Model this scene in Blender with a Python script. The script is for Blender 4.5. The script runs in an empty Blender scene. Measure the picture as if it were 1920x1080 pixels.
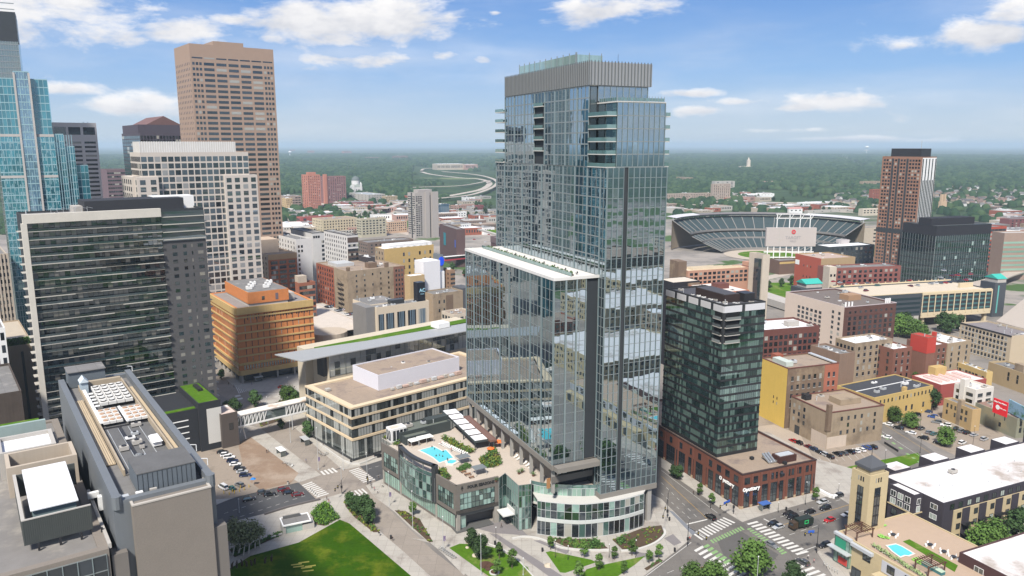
import bpy, bmesh, math, random
from mathutils import Vector, Matrix, noise as mn
import numpy as np
R = math.radians
rnd = random.Random(7)
D_ = bpy.data
sc = bpy.context.scene
col = sc.collection

# ------------------------------------------------------------- camera, sky, sun, exposure
FPX = 1440.0; CAMH = 130.0; PITCH = math.atan(268/FPX)
cam = D_.objects.new('camera', D_.cameras.new('camera')); col.objects.link(cam)
cam.location = (0, 0, CAMH); cam.rotation_euler = (math.pi/2-PITCH, 0, 0)
cam.data.sensor_width = 36; cam.data.lens = FPX/1920*36
cam.data.clip_start = 0.5; cam.data.clip_end = 400000
sc.camera = cam
cC, cS = math.cos(PITCH), math.sin(PITCH)
def ray(px, py):
    a = (px-960)/FPX; b = (540-py)/FPX
    return (a, cC+b*cS, -cS+b*cC)
def G(px, py, z=0.0):            # where a sight line meets the level z
    d = ray(px, py); t = (z-CAMH)/d[2]
    return Vector((d[0]*t, d[1]*t, z))
def HY(Y, py, px=960):           # height seen at row py at the distance Y
    d = ray(px, py); return CAMH+Y/d[1]*d[2]
def AE(px, py):
    d = ray(px, py); return math.atan2(d[0], d[1]), math.atan2(d[2], math.hypot(d[0], d[1]))

SUN_EL, SUN_AZ = R(50), R(-164)  # azimuth from +Y towards +X
w = D_.worlds.new('World'); sc.world = w; w.use_nodes = True
nt = w.node_tree; N = nt.nodes; L = nt.links; N.clear()
def nd(t, **k):
    n = N.new(t)
    for a, b in k.items(): setattr(n, a, b)
    return n
def mth(op, a, b=None, c=None, clamp=False):
    n = nd('ShaderNodeMath', operation=op, use_clamp=clamp)
    for i, v in enumerate((a, b, c)):
        if v is None: continue
        if isinstance(v, (int, float)): n.inputs[i].default_value = v
        else: L.new(v, n.inputs[i])
    return n.outputs[0]
sky = nd('ShaderNodeTexSky', sky_type='NISHITA', sun_disc=False)
sky.sun_elevation = SUN_EL; sky.sun_rotation = SUN_AZ
sky.air_density = 1.0; sky.dust_density = 0.6; sky.ozone_density = 2.0
tc = nd('ShaderNodeTexCoord'); sx = nd('ShaderNodeSeparateXYZ'); L.new(tc.outputs['Generated'], sx.inputs[0])
az = mth('ARCTAN2', sx.outputs[0], sx.outputs[1])
el = mth('ARCSINE', sx.outputs[2])
def noise_at(sx_, sy_, scale, detail, rough, off=0.0, dist=0.0):
    cb = nd('ShaderNodeCombineXYZ')
    L.new(mth('MULTIPLY', az, sx_), cb.inputs[0]); L.new(mth('MULTIPLY', el, sy_), cb.inputs[1]); cb.inputs[2].default_value = off
    n = nd('ShaderNodeTexNoise'); n.inputs['Scale'].default_value = scale; n.inputs['Detail'].default_value = detail
    n.inputs['Roughness'].default_value = rough; n.inputs['Distortion'].default_value = dist
    L.new(cb.outputs[0], n.inputs['Vector']); return n.outputs[0]
n1 = noise_at(1.0, 2.6, 9.0, 9, 0.62, 3.1, 0.3)
n2 = noise_at(1.0, 2.2, 22.0, 6, 0.6, 8.4)
clouds = [(60,15,190,75,1.0),(180,60,110,30,.75),(345,58,90,24,1.0),(400,78,60,12,.8),(440,35,48,14,.8),(255,14,60,10,.7),(640,45,190,55,1.05),(560,20,120,40,1),
  (750,25,100,45,.95),(690,112,130,18,1.0),(830,104,60,14,.9),(905,112,32,14,1.0),(515,73,45,12,.8),(1145,18,130,26,1.1),(1080,10,60,16,.9),
  (1850,62,90,26,1.1),(1900,25,60,34,1.0),(1290,175,65,9,.95),(1565,188,110,21,1.1),(1510,200,70,12,1),(1640,195,45,10,.8),(1310,207,65,12,.95),(1400,190,90,9,.8),
  (1455,245,70,6,.8),(1530,243,30,6,.7),(240,200,110,17,1.0),(290,190,50,14,.9),(125,168,50,12,.9),(1595,262,110,7,1.25),(1720,266,60,5,1.1),(1000,262,60,4,.9),(1700,85,26,7,.5),(580,128,60,8,.5),(860,148,30,6,.5),(930,24,14,4,.7)]
dens = gs = us = None
for (px, py, rx, ry, s) in clouds:
    a0, e0 = AE(px, py); wa = rx/FPX*.95; we = ry/FPX*.95
    q = mth('ADD', mth('POWER', mth('ABSOLUTE', mth('MULTIPLY', mth('SUBTRACT', az, a0), 1/wa)), 2), mth('POWER', mth('ABSOLUTE', mth('MULTIPLY', mth('SUBTRACT', el, e0), 1/we)), 2))
    g = mth('MULTIPLY', mth('EXPONENT', mth('MULTIPLY', q, -0.9)), s)
    dens = g if dens is None else mth('MAXIMUM', dens, g)
    up = mth('MULTIPLY', g, mth('MULTIPLY_ADD', mth('SUBTRACT', el, e0), .45/we, .5, clamp=True))
    gs, us = (g, up) if gs is None else (mth('ADD', gs, g), mth('ADD', us, up))
# a broken cloud deck everywhere out of the photograph's view, fading out in front
front = mth('SUBTRACT', 1.0, mth('SMOOTH_MIN', 1.0, mth('ABSOLUTE', mth('MULTIPLY', az, 1/0.95)), 0.2), clamp=True)
high = mth('MULTIPLY', mth('SUBTRACT', el, 0.17), 6.0, clamp=True)
away = mth('MAXIMUM', mth('SUBTRACT', 1.0, mth('MULTIPLY', front, 3.0), clamp=True), high)
dens = mth('MAXIMUM', dens, mth('MULTIPLY', away, 0.62))
v = mth('ADD', mth('MULTIPLY', dens, 0.56), mth('ADD', mth('MULTIPLY', n1, 1.35), mth('MULTIPLY', n2, 0.55)))
mr = nd('ShaderNodeMapRange', interpolation_type='SMOOTHSTEP'); L.new(v, mr.inputs[0])
mr.inputs[1].default_value = 1.14; mr.inputs[2].default_value = 1.52
veil = noise_at(1.0, 5.0, 3.0, 5, 0.55, 1.7)
mr2 = nd('ShaderNodeMapRange', interpolation_type='SMOOTHSTEP'); L.new(veil, mr2.inputs[0])
mr2.inputs[1].default_value = 0.38; mr2.inputs[2].default_value = 0.8; mr2.inputs[4].default_value = 0.36
mask = mth('MAXIMUM', mr.outputs[0], mr2.outputs[0])
# cloud colour: lit tops, greyer undersides where the cloud is dense
sh = nd('ShaderNodeMapRange'); L.new(n2, sh.inputs[0]); sh.inputs[1].default_value = 0.35; sh.inputs[2].default_value = 0.62
n1b = noise_at(1.0, 2.6, 9.0, 4, 0.6, 3.1, 0.3)
lit = mth('DIVIDE', us, mth('ADD', gs, 0.02))
edge = mth('SUBTRACT', 1.0, mr.outputs[0])
shade = mth('ADD', mth('MULTIPLY', lit, 0.75), mth('ADD', mth('MULTIPLY', edge, 0.35), mth('MULTIPLY', mth('SUBTRACT', sh.outputs[0], 0.5), 0.35)), clamp=True)
cc = nd('ShaderNodeMix', data_type='RGBA'); L.new(shade, cc.inputs['Factor'])
cc.inputs[6].default_value = (5.4, 5.6, 6.2, 1); cc.inputs[7].default_value = (10.4, 10.1, 9.8, 1)
# the air's own colour: pale at the horizon, deep blue overhead
rp = nd('ShaderNodeValToRGB'); er = mth('MULTIPLY', el, 1/0.6, clamp=True); L.new(er, rp.inputs[0])
e_ = rp.color_ramp.elements; e_[0].position = 0; e_[0].color = (.60,.70,.80,1); e_[1].position = 1; e_[1].color = (.06,.17,.52,1)
for ps_, c_ in ((.05, (.50,.64,.82,1)), (.15, (.27,.49,.86,1)), (.30, (.145,.335,.76,1)), (.55, (.09,.24,.64,1))): q_ = e_.new(ps_); q_.color = c_
bl_ = nd('ShaderNodeVectorMath', operation='SCALE'); L.new(rp.outputs[0], bl_.inputs[0]); bl_.inputs['Scale'].default_value = 8.7
s0 = nd('ShaderNodeMix', data_type='RGBA'); s0.inputs['Factor'].default_value = 0.85; L.new(sky.outputs[0], s0.inputs[6]); L.new(bl_.outputs[0], s0.inputs[7])
mx = nd('ShaderNodeMix', data_type='RGBA'); L.new(mask, mx.inputs['Factor']); L.new(s0.outputs[2], mx.inputs[6]); L.new(cc.outputs[2], mx.inputs[7])
bg = nd('ShaderNodeBackground'); bg.inputs['Strength'].default_value = 0.07; L.new(mx.outputs[2], bg.inputs['Color'])
wo = nd('ShaderNodeOutputWorld'); L.new(bg.outputs[0], wo.inputs['Surface'])

sun = D_.objects.new('sun', D_.lights.new('sun', 'SUN')); col.objects.link(sun)
sun.data.energy = 4.1; sun.data.angle = R(7); sun.data.color = (1.0, 0.945, 0.86)
sd = Vector((math.sin(SUN_AZ)*math.cos(SUN_EL), math.cos(SUN_AZ)*math.cos(SUN_EL), math.sin(SUN_EL)))
sun.rotation_euler = sd.to_track_quat('Z', 'Y').to_euler()
vs = sc.view_settings; vs.view_transform = 'Standard'; vs.look = 'None'; vs.exposure = 0.72; vs.gamma = 1
sc.render.film_transparent = False
cy = sc.cycles; cy.max_bounces = 6; cy.diffuse_bounces = 2; cy.glossy_bounces = 4; cy.transmission_bounces = 4; cy.volume_bounces = 1; cy.transparent_max_bounces = 8
cy.use_denoising = True; cy.caustics_reflective = False; cy.caustics_refractive = False

# ------------------------------------------------------------- materials
def srgb(r, g, b):
    f = lambda c: (c/12.92 if c <= .04045 else ((c+.055)/1.055)**2.4)
    return (f(r/255), f(g/255), f(b/255))
MATS = {}
def mat(name, c, rough=.8, var=.12, scale=.25, metal=0., streak=0., fine=0., spec=.3, c2=None, c2amt=.5, c2scale=.1, bump=0., rand=0., grid=0.):
    if name in MATS: return MATS[name]
    m = D_.materials.new(name); m.use_nodes = True; t = m.node_tree; n = t.nodes; b = n['Principled BSDF']
    b.inputs['Roughness'].default_value = rough; b.inputs['Metallic'].default_value = metal; b.inputs['Specular IOR Level'].default_value = spec
    tc = n.new('ShaderNodeTexCoord')
    def nz(s, det=4, ro=.6, vec=None):
        k = n.new('ShaderNodeTexNoise'); k.inputs['Scale'].default_value = s; k.inputs['Detail'].default_value = det; k.inputs['Roughness'].default_value = ro
        t.links.new(vec or tc.outputs['Object'], k.inputs['Vector']); return k.outputs[0]
    def ma(op, a, b_):
        k = n.new('ShaderNodeMath'); k.operation = op
        for i, q in enumerate((a, b_)):
            if isinstance(q, (int, float)): k.inputs[i].default_value = q
            else: t.links.new(q, k.inputs[i])
        return k.outputs[0]
    val = ma('ADD', 1-var, ma('MULTIPLY', nz(scale), 2*var))
    if fine: val = ma('MULTIPLY', val, ma('ADD', 1-fine, ma('MULTIPLY', nz(scale*9, 2), 2*fine)))
    if streak:
        mp = n.new('ShaderNodeMapping'); mp.inputs['Scale'].default_value = (1.2, 1.2, .06); t.links.new(tc.outputs['Object'], mp.inputs[0])
        val = ma('MULTIPLY', val, ma('ADD', 1-streak, ma('MULTIPLY', nz(1.0, 5, .7, mp.outputs[0]), 2*streak)))
    if grid:
        bt = n.new('ShaderNodeTexBrick'); bt.offset = 0; t.links.new(tc.outputs['Object'], bt.inputs['Vector']); bt.inputs['Scale'].default_value = 1; bt.inputs['Brick Width'].default_value = grid; bt.inputs['Row Height'].default_value = grid; bt.inputs['Mortar Size'].default_value = .09; bt.inputs['Color1'].default_value = (1,1,1,1); bt.inputs['Color2'].default_value = (.90,.90,.90,1); bt.inputs['Mortar'].default_value = (.78,.78,.78,1); val = ma('MULTIPLY', val, bt.outputs[0])
    if rand:
        oi = n.new('ShaderNodeObjectInfo'); val = ma('MULTIPLY', val, ma('ADD', 1-rand, ma('MULTIPLY', oi.outputs['Random'], 2*rand)))
    base = n.new('ShaderNodeMix'); base.data_type = 'RGBA'; base.inputs[6].default_value = (*c, 1); base.inputs[7].default_value = (*(c2 or c), 1)
    if c2:
        mrr = n.new('ShaderNodeMapRange'); t.links.new(nz(c2scale, 6, .65), mrr.inputs[0]); mrr.inputs[1].default_value = .62-c2amt*.3; mrr.inputs[2].default_value = .72-c2amt*.2
        t.links.new(mrr.outputs[0], base.inputs['Factor'])
    else: base.inputs['Factor'].default_value = 0
    vm = n.new('ShaderNodeVectorMath'); vm.operation = 'SCALE'; t.links.new(base.outputs[2], vm.inputs[0]); t.links.new(val, vm.inputs['Scale'])
    t.links.new(vm.outputs[0], b.inputs['Base Color'])
    if bump:
        bp = n.new('ShaderNodeBump'); bp.inputs['Strength'].default_value = bump; bp.inputs['Distance'].default_value = .2
        t.links.new(nz(scale*6, 3), bp.inputs['Height']); t.links.new(bp.outputs[0], b.inputs['Normal'])
    MATS[name] = m; return m
def glass(name, base=(.02, .03, .035), tint=(.8, .9, .92), f0=.25, rough=.01, var=.8, light=(.30, .33, .32), lightamt=.12, wob=0.0):
    """coated window glass: a dark room behind, a mirror in front; each pane differs a little, some have blinds"""
    if name in MATS: return MATS[name]
    m = D_.materials.new(name); m.use_nodes = True; t = m.node_tree; n = t.nodes; n.clear()
    out = n.new('ShaderNodeOutputMaterial'); mixs = n.new('ShaderNodeMixShader'); df = n.new('ShaderNodeBsdfDiffuse'); gl = n.new('ShaderNodeBsdfGlossy')
    gl.inputs['Color'].default_value = (*tint, 1); gl.inputs['Roughness'].default_value = rough
    geo = n.new('ShaderNodeNewGeometry'); oi = n.new('ShaderNodeObjectInfo')
    ad = n.new('ShaderNodeMath'); ad.operation = 'ADD'; t.links.new(geo.outputs['Random Per Island'], ad.inputs[0]); t.links.new(oi.outputs['Random'], ad.inputs[1])
    fr = n.new('ShaderNodeMath'); fr.operation = 'FRACT'; t.links.new(ad.outputs[0], fr.inputs[0])
    vr = n.new('ShaderNodeMath'); vr.operation = 'MULTIPLY_ADD'; t.links.new(fr.outputs[0], vr.inputs[0]); vr.inputs[1].default_value = 2*var; vr.inputs[2].default_value = 1-var
    sc_ = n.new('ShaderNodeVectorMath'); sc_.operation = 'SCALE'; sc_.inputs[0].default_value = base; t.links.new(vr.outputs[0], sc_.inputs['Scale'])
    gt = n.new('ShaderNodeMath'); gt.operation = 'GREATER_THAN'; gt.inputs[1].default_value = 1-lightamt; t.links.new(fr.outputs[0], gt.inputs[0])
    mc = n.new('ShaderNodeMix'); mc.data_type = 'RGBA'; t.links.new(gt.outputs[0], mc.inputs['Factor']); t.links.new(sc_.outputs[0], mc.inputs[6]); mc.inputs[7].default_value = (*light, 1)
    t.links.new(mc.outputs[2], df.inputs['Color'])
    fz = n.new('ShaderNodeFresnel'); fz.inputs[0].default_value = 1.6
    mm = n.new('ShaderNodeMath'); mm.operation = 'MULTIPLY_ADD'; t.links.new(fz.outputs[0], mm.inputs[0]); mm.inputs[1].default_value = 1-f0; mm.inputs[2].default_value = f0; mm.use_clamp = True
    if wob:
        tcw = n.new('ShaderNodeTexCoord'); nw = n.new('ShaderNodeTexNoise'); nw.inputs['Scale'].default_value = .35; nw.inputs['Detail'].default_value = 1
        t.links.new(tcw.outputs['Object'], nw.inputs['Vector']); bp = n.new('ShaderNodeBump'); bp.inputs['Strength'].default_value = 1; bp.inputs['Distance'].default_value = wob
        t.links.new(nw.outputs[0], bp.inputs['Height']); t.links.new(bp.outputs[0], gl.inputs['Normal'])
    t.links.new(mm.outputs[0], mixs.inputs[0]); t.links.new(df.outputs[0], mixs.inputs[1]); t.links.new(gl.outputs[0], mixs.inputs[2]); t.links.new(mixs.outputs[0], out.inputs[0])
    MATS[name] = m; return m

# ------------------------------------------------------------- mesh builder
class MB:
    def __init__(s): s.v = []; s.f = []; s.m = []
    def add(s, vs, fs, mi=0):
        b = len(s.v); s.v += [tuple(q) for q in vs]; s.f += [tuple(b+i for i in f) for f in fs]; s.m += [mi]*len(fs)
    def box(s, x0, x1, y0, y1, z0, z1, mi=0):
        s.add([(x0,y0,z0),(x1,y0,z0),(x1,y1,z0),(x0,y1,z0),(x0,y0,z1),(x1,y0,z1),(x1,y1,z1),(x0,y1,z1)],
              [(0,3,2,1),(4,5,6,7),(0,1,5,4),(1,2,6,5),(2,3,7,6),(3,0,4,7)], mi)
    def prism(s, poly, z0, z1, mi=0, mtop=None, top=None):
        n = len(poly); a = sum(poly[i][0]*poly[(i+1)%n][1]-poly[(i+1)%n][0]*poly[i][1] for i in range(n))
        if a < 0: poly = poly[::-1]; top = top[::-1] if top else None
        tp = top or poly
        s.add([(p[0],p[1],z0) for p in poly]+[(p[0],p[1],z1) for p in tp], [tuple(range(n))[::-1]]+[(i,(i+1)%n,n+(i+1)%n,n+i) for i in range(n)], mi)
        s.add([(p[0],p[1],z1) for p in tp], [tuple(range(n))], mi if mtop is None else mtop)
    def flat(s, poly, z, mi=0):
        n = len(poly); a = sum(poly[i][0]*poly[(i+1)%n][1]-poly[(i+1)%n][0]*poly[i][1] for i in range(n))
        if a < 0: poly = poly[::-1]
        s.add([(p[0],p[1],z) for p in poly], [tuple(range(n))], mi)
    def quad(s, a, b, c, d, mi=0): s.add([a, b, c, d], [(0,1,2,3)], mi)
    def cyl(s, x, y, z0, z1, r0, r1=None, n=8, mi=0):
        r1 = r0 if r1 is None else r1
        vs = [(x+r0*math.cos(2*math.pi*i/n), y+r0*math.sin(2*math.pi*i/n), z0) for i in range(n)]+[(x+r1*math.cos(2*math.pi*i/n), y+r1*math.sin(2*math.pi*i/n), z1) for i in range(n)]
        s.add(vs, [tuple(range(n))[::-1], tuple(range(n, 2*n))]+[(i,(i+1)%n,n+(i+1)%n,n+i) for i in range(n)], mi)
    def bar(s, p, q, r=.05, n=4, mi=0, r2=None):
        p = Vector(p); q = Vector(q); d = (q-p); 
        if d.length < 1e-6: return
        a = d.orthogonal().normalized(); b = d.normalized().cross(a); r2 = r if r2 is None else r2
        if abs(d.normalized().z) < .95: a = d.cross(Vector((0,0,1))).normalized(); b = a.cross(d).normalized()
        o = math.pi/4 if n == 4 else 0
        vs = [p+a*r*math.cos(2*math.pi*i/n+o)+b*r*math.sin(2*math.pi*i/n+o) for i in range(n)]+[q+a*r2*math.cos(2*math.pi*i/n+o)+b*r2*math.sin(2*math.pi*i/n+o) for i in range(n)]
        s.add(vs, [tuple(range(n)), tuple(range(n, 2*n))[::-1]]+[(i,n+i,n+(i+1)%n,(i+1)%n) for i in range(n)], mi)
    def build(s, name, mats, parent=None, smooth=False, label=None):
        me = D_.meshes.new(name); me.from_pydata(s.v, [], s.f)
        if not isinstance(mats, (list, tuple)): mats = [mats]
        for m in mats: me.materials.append(m)
        if len(mats) > 1: me.polygons.foreach_set('material_index', s.m)
        if smooth: me.polygons.foreach_set('use_smooth', [True]*len(s.f))
        me.update()
        return link(name, me, parent, label)
def link(name, me, parent=None, label=None, loc=None, rz=None, sc_=None):
    o = D_.objects.new(name, me); col.objects.link(o)
    if parent: o.parent = parent
    if label: o['label'] = label
    if loc is not None: o.location = loc
    if rz is not None: o.rotation_euler = (0, 0, rz)
    if sc_ is not None: o.scale = sc_ if isinstance(sc_, (tuple, list)) else (sc_,)*3
    return o
def tag(o, label, cat, group=None, kind=None):
    if kind: o['kind'] = kind
    if label: o['label'] = label
    if cat: o['category'] = cat
    if group: o['group'] = group
    return o
def thing(name, label, cat, loc=(0,0,0), rz=0, group=None):
    o = link(name, None, None, None, loc, rz); return tag(o, label, cat, group)
def struct(name, mb, m, smooth=False):
    o = mb.build(name, m, None, smooth); o['kind'] = 'structure'; return o
def copy_tree(root, loc, rz=0, s=1, label=None, group=None, mats=None):
    """a thing, its parts and their sub-parts, copied object by object"""
    def cp(o, par):
        c = o.copy(); col.objects.link(c)
        if par: c.parent = par
        if mats and o.type == 'MESH':
            for i, sl in enumerate(c.material_slots):
                nm = sl.material.name if sl.material else None
                if nm in mats: sl.link = 'OBJECT'; sl.material = mats[nm]
        for k in o.children: cp(k, c)
        return c
    r = cp(root, None); r.location = loc; r.rotation_euler = (0, 0, rz); r.scale = s if isinstance(s, (tuple, list)) else (s,)*3
    if label: r['label'] = label
    if group: r['group'] = group
    return r

# ------------------------------------------------------------- buildings
concrete = mat('concrete', (.40,.38,.35), streak=.08)
roofgrey = mat('roof_grey', (.18,.175,.17), var=.22, scale=.12, fine=.1, grid=5, c2=(.28,.265,.25), c2amt=.3)
rooftan = mat('roof_tan', (.30,.235,.18), var=.18, scale=.1, fine=.12, c2=(.19,.15,.13), c2amt=.4)
roofwhite = mat('roof_white', (.74,.74,.75), var=.06, scale=.15, c2=(.5,.47,.44), c2amt=.2, grid=4)
roofdark = mat('roof_dark', (.055,.058,.062), var=.2, scale=.15)
steel = mat('steel_light', (.55,.57,.58), rough=.4, metal=.3)
white = mat('white_paint', (.75,.75,.74), rough=.5, var=.05)
black = mat('black_metal', (.025,.025,.028), rough=.4)
darkgl = glass('window_glass', (.022,.026,.032), f0=.06, light=(.35,.34,.30), lightamt=.10)
class B: pass
def solve(C0, d, px):
    k = (px-960)/FPX; f0 = C0.y*cC-(C0.z-CAMH)*cS
    return (k*f0-C0.x)/(d.x-k*d.y*cC)
def bld(name, label, cat, C, xL, xR, zt, ang, wall, roof=None, par=.9, zb=0., W=None, D=None, group=None, parw=.4, z_at=None, cap=None):
    """C: sight line of the near roof corner; the two roof edges run at ang and ang+90 until they reach columns xR and xL"""
    C0 = G(C[0], C[1], zt) if z_at is None else z_at
    u = Vector((math.cos(R(ang)), math.sin(R(ang)), 0)); v = Vector((-u.y, u.x, 0))
    b = B(); b.W = W or solve(C0, u, xR); b.D = D or solve(C0, v, xL); b.D = b.D if 6 < b.D < 110 or D else (16 if 0 < b.D <= 6 else 45); b.zt = zt; b.zb = zb; b.C0 = C0; b.u = u; b.v = v; b.n = 0
    b.root = thing(name, label, cat, (C0.x, C0.y, 0), R(ang), group)
    shell(b, 0, b.W, 0, b.D, zb, zt, wall, roof or roofgrey, par, parw, cap)
    return b
def shell(b, x0, x1, y0, y1, z0, z1, wall, roof, par=.9, pw=.4, cap=None, wn='wall', rn='roof'):
    m = MB(); o = [(x0,y0),(x1,y0),(x1,y1),(x0,y1)]; i_ = [(x0+pw,y0+pw),(x1-pw,y0+pw),(x1-pw,y1-pw),(x0+pw,y1-pw)]
    for k in range(4):
        p, q = o[k], o[(k+1)%4]; pi, qi = i_[k], i_[(k+1)%4]
        m.quad((*p,z0),(*q,z0),(*q,z1),(*p,z1)); m.quad((*p,z1),(*q,z1),(*qi,z1),(*pi,z1)); m.quad((*qi,z1-par),(*pi,z1-par),(*pi,z1),(*qi,z1))
    m.build(wn, wall, b.root)
    m = MB(); m.flat(i_, z1-par+.002); m.build(rn, roof, b.root)
    if cap:
        m = MB()
        for (a, c, d, e) in ((x0-.15,x1+.15,y0-.15,y0+pw+.05),(x0-.15,x1+.15,y1-pw-.05,y1+.15),(x0-.15,x0+pw+.05,y0+pw+.05,y1-pw-.05),(x1-pw-.05,x1+.15,y0+pw+.05,y1-pw-.05)):
            m.box(a, c, d, e, z1-.25, z1+.12)
        m.build('cornice', cap, b.root)
def part(b, name, m, boxes, label=None, parent=None):
    q = MB()
    for x in boxes: q.box(*x)
    return q.build(name, m, parent or b.root, label=label)
def fr(b, face, a): return a*(b.W if face in 'RB' else b.D)
WM = {}
def win(b, face, a0, a1, z0, z1, nx, nz, ww, wh, m=None, name='window', dep=.07, skip=None, off=0., frame=None, lim=95, x=0., y=0., sill=None, absol=False):
    """nx by nz windows spread over part of a face; a0,a1 are shares of its length counted from the near corner"""
    m = m or darkgl
    A0, A1 = (a0, a1) if absol else (fr(b, face, a0), fr(b, face, a1))
    key = (name, round(ww,2), round(wh,2), m.name, dep, frame.name if frame else '', sill.name if sill else '')
    def wbox(q, cx, cz, ax):
        def bx(a, b_, c, d, lo, hi, mi):
            if ax: q.box(-hi, lo, cx+a, cx+b_, cz+c, cz+d, mi)
            else: q.box(cx+a, cx+b_, -hi, lo, cz+c, cz+d, mi)
        bx(-ww/2, ww/2, -wh/2, wh/2, .1, dep, 0)
        if frame:
            t = .09
            for a, b_, c, d in ((-ww/2-t,-ww/2,-wh/2-t,wh/2+t),(ww/2,ww/2+t,-wh/2-t,wh/2+t),(-ww/2,ww/2,-wh/2-t,-wh/2),(-ww/2,ww/2,wh/2,wh/2+t)): bx(a, b_, c, d, .1, dep+.06, 1)
            if ww > 1.4: bx(-.04, .04, -wh/2, wh/2, .1, dep+.04, 1)
        if sill: bx(-ww/2-.12, ww/2+.12, -wh/2-.28, -wh/2-.1, .1, dep+.12, 2 if frame else 1)
    mats = [m]+([frame] if frame else [])+([sill] if sill else [])
    spots = []
    for i in range(nx):
        for j in range(nz):
            if skip and skip(i, j): continue
            spots.append((A0+(i+.5)*(A1-A0)/nx, z0+(j+.5)*(z1-z0)/nz))
    rest = MB()
    for (a, z) in spots:
        if b.n < lim:
            if key not in WM:
                q = MB(); wbox(q, 0, 0, False); me = D_.meshes.new(name); me.from_pydata(q.v, [], q.f)
                for k in mats: me.materials.append(k)
                me.polygons.foreach_set('material_index', q.m); WM[key] = me
            o = link(name, WM[key], b.root)
            if face == 'R': o.location = (a, y, z)
            elif face == 'L': o.location = (x, a, z); o.rotation_euler = (0, 0, -math.pi/2)
            elif face == 'X': o.location = (x, a, z); o.rotation_euler = (0, 0, math.pi/2)
            else: o.location = (a, y, z); o.rotation_euler = (0, 0, math.pi)
            b.n += 1
        else:
            c, s_ = len(rest.v), 0
            q = MB(); wbox(q, 0, 0, False)
            if face == 'R': f = lambda p: (p[0]+a, p[1]+y, p[2]+z)
            elif face == 'L': f = lambda p: (p[1]+x, -p[0]+a, p[2]+z)
            elif face == 'X': f = lambda p: (-p[1]+x, p[0]+a, p[2]+z)
            else: f = lambda p: (-p[0]+a, -p[1]+y, p[2]+z)
            rest.v += [f(p) for p in q.v]; rest.f += [tuple(c+i for i in ff) for ff in q.f]; rest.m += q.m
    if rest.v:
        o = rest.build(name, mats, b.root); o['kind'] = 'stuff'
def unit(b, x, y, w_, d_, h_, z, m=None, fan=True, name='rooftop_unit'):
    q = MB(); q.box(x, x+w_, y, y+d_, z+.25, z+h_); q.box(x+.1, x+w_-.1, y+.1, y+.3, z, z+.25, 1); q.box(x+.1, x+w_-.1, y+d_-.3, y+d_-.1, z, z+.25, 1)
    if fan:
        k = max(1, int(w_/1.8))
        for i in range(k): q.cyl(x+(i+.5)*w_/k, y+d_/2, z+h_, z+h_+.18, min(.7, d_*.38), n=10, mi=1)
    return q.build(name, [m or steel, black], b.root)
def clutter(b, n, seed=1, z=None, x0=None, x1=None, y0=None, y1=None, big=1.):
    r = random.Random(seed); z = b.zt-.9 if z is None else z
    x0 = 1.5 if x0 is None else x0; x1 = b.W-4 if x1 is None else x1; y0 = 1.5 if y0 is None else y0; y1 = b.D-4 if y1 is None else y1
    pl = []
    for _ in range(n*8):
        if len(pl) >= n: break
        w_, d_, h_ = r.uniform(1.2, 3.2)*big, r.uniform(1.2, 2.4)*big, r.uniform(.8, 1.8)*big
        x, y = r.uniform(x0, max(x0+.1, x1)), r.uniform(y0, max(y0+.1, y1))
        if any(abs(x-a) < 3.6*big and abs(y-c) < 3*big for a, c in pl): continue
        pl.append((x, y)); k = r.random()
        if k < .6: unit(b, x, y, w_, d_, h_, z, r.choice([steel, white, concrete]))
        elif k < .8:
            q = MB(); q.cyl(x, y, z, z+h_+.6, .22*big, n=8); q.cyl(x, y, z+h_+.6, z+h_+.8, .34*big, n=8); q.build('vent_pipe', steel, b.root)
        else:
            q = MB(); q.box(x, x+w_*.7, y, y+d_*.7, z, z+.35); q.box(x+.08, x+w_*.7-.08, y+.08, y+d_*.7-.08, z+.35, z+.5, 1); q.build('roof_hatch', [white, steel], b.root)
def letters(b, txt, size, loc, rot, m, name='lettering', ext=.05, parent=None, bold=0.0, align='CENTER'):
    c = D_.curves.new(name, 'FONT'); c.body = txt; c.size = size; c.extrude = ext; c.align_x = align; c.align_y = 'CENTER'; c.offset = bold; c.resolution_u = 2
    o = D_.objects.new('tmp', c); col.objects.link(o); dg = bpy.context.evaluated_depsgraph_get(); dg.update()
    me = D_.meshes.new_from_object(o.evaluated_get(dg)); D_.objects.remove(o); D_.curves.remove(c)
    me.materials.clear(); me.materials.append(m)
    k = link(name, me, parent or (b.root if b else None)); k.location = loc; k.rotation_euler = rot; return k
# ------------------------------------------------------------- the glass tower
towergl = glass('tower_glass', (.012,.022,.026), (.72,.85,.93), f0=.52, rough=.006, var=.7, light=(.10,.12,.12), lightamt=.04, wob=.004)
skygl = glass('pale_screen_glass', (.26,.36,.34), (.75,.9,.86), f0=.25, rough=.03, var=.15, lightamt=0)
pier = mat('pale_teal_metal', (.27,.33,.34), rough=.35, metal=.4, var=.05)
mull = mat('grey_metal', (.30,.33,.33), rough=.35, metal=.5, var=.05)
screenm = mat('screen_metal', (.32,.33,.335), rough=.4, metal=.35, var=.05, streak=.06)
darkm = mat('dark_metal', (.05,.055,.06), rough=.4, metal=.3)
slabm = mat('slab_concrete', (.50,.49,.46), var=.06)
stoneg = mat('grey_brown_stone', (.145,.13,.115), var=.12, scale=.5, streak=.05)
rail = glass('rail_glass', (.10,.17,.16), (.8,.95,.92), f0=.2, rough=.02, var=.2, lightamt=0)
S0 = Vector((29.8, 241.9, 0)); TANG = 24.3
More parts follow.
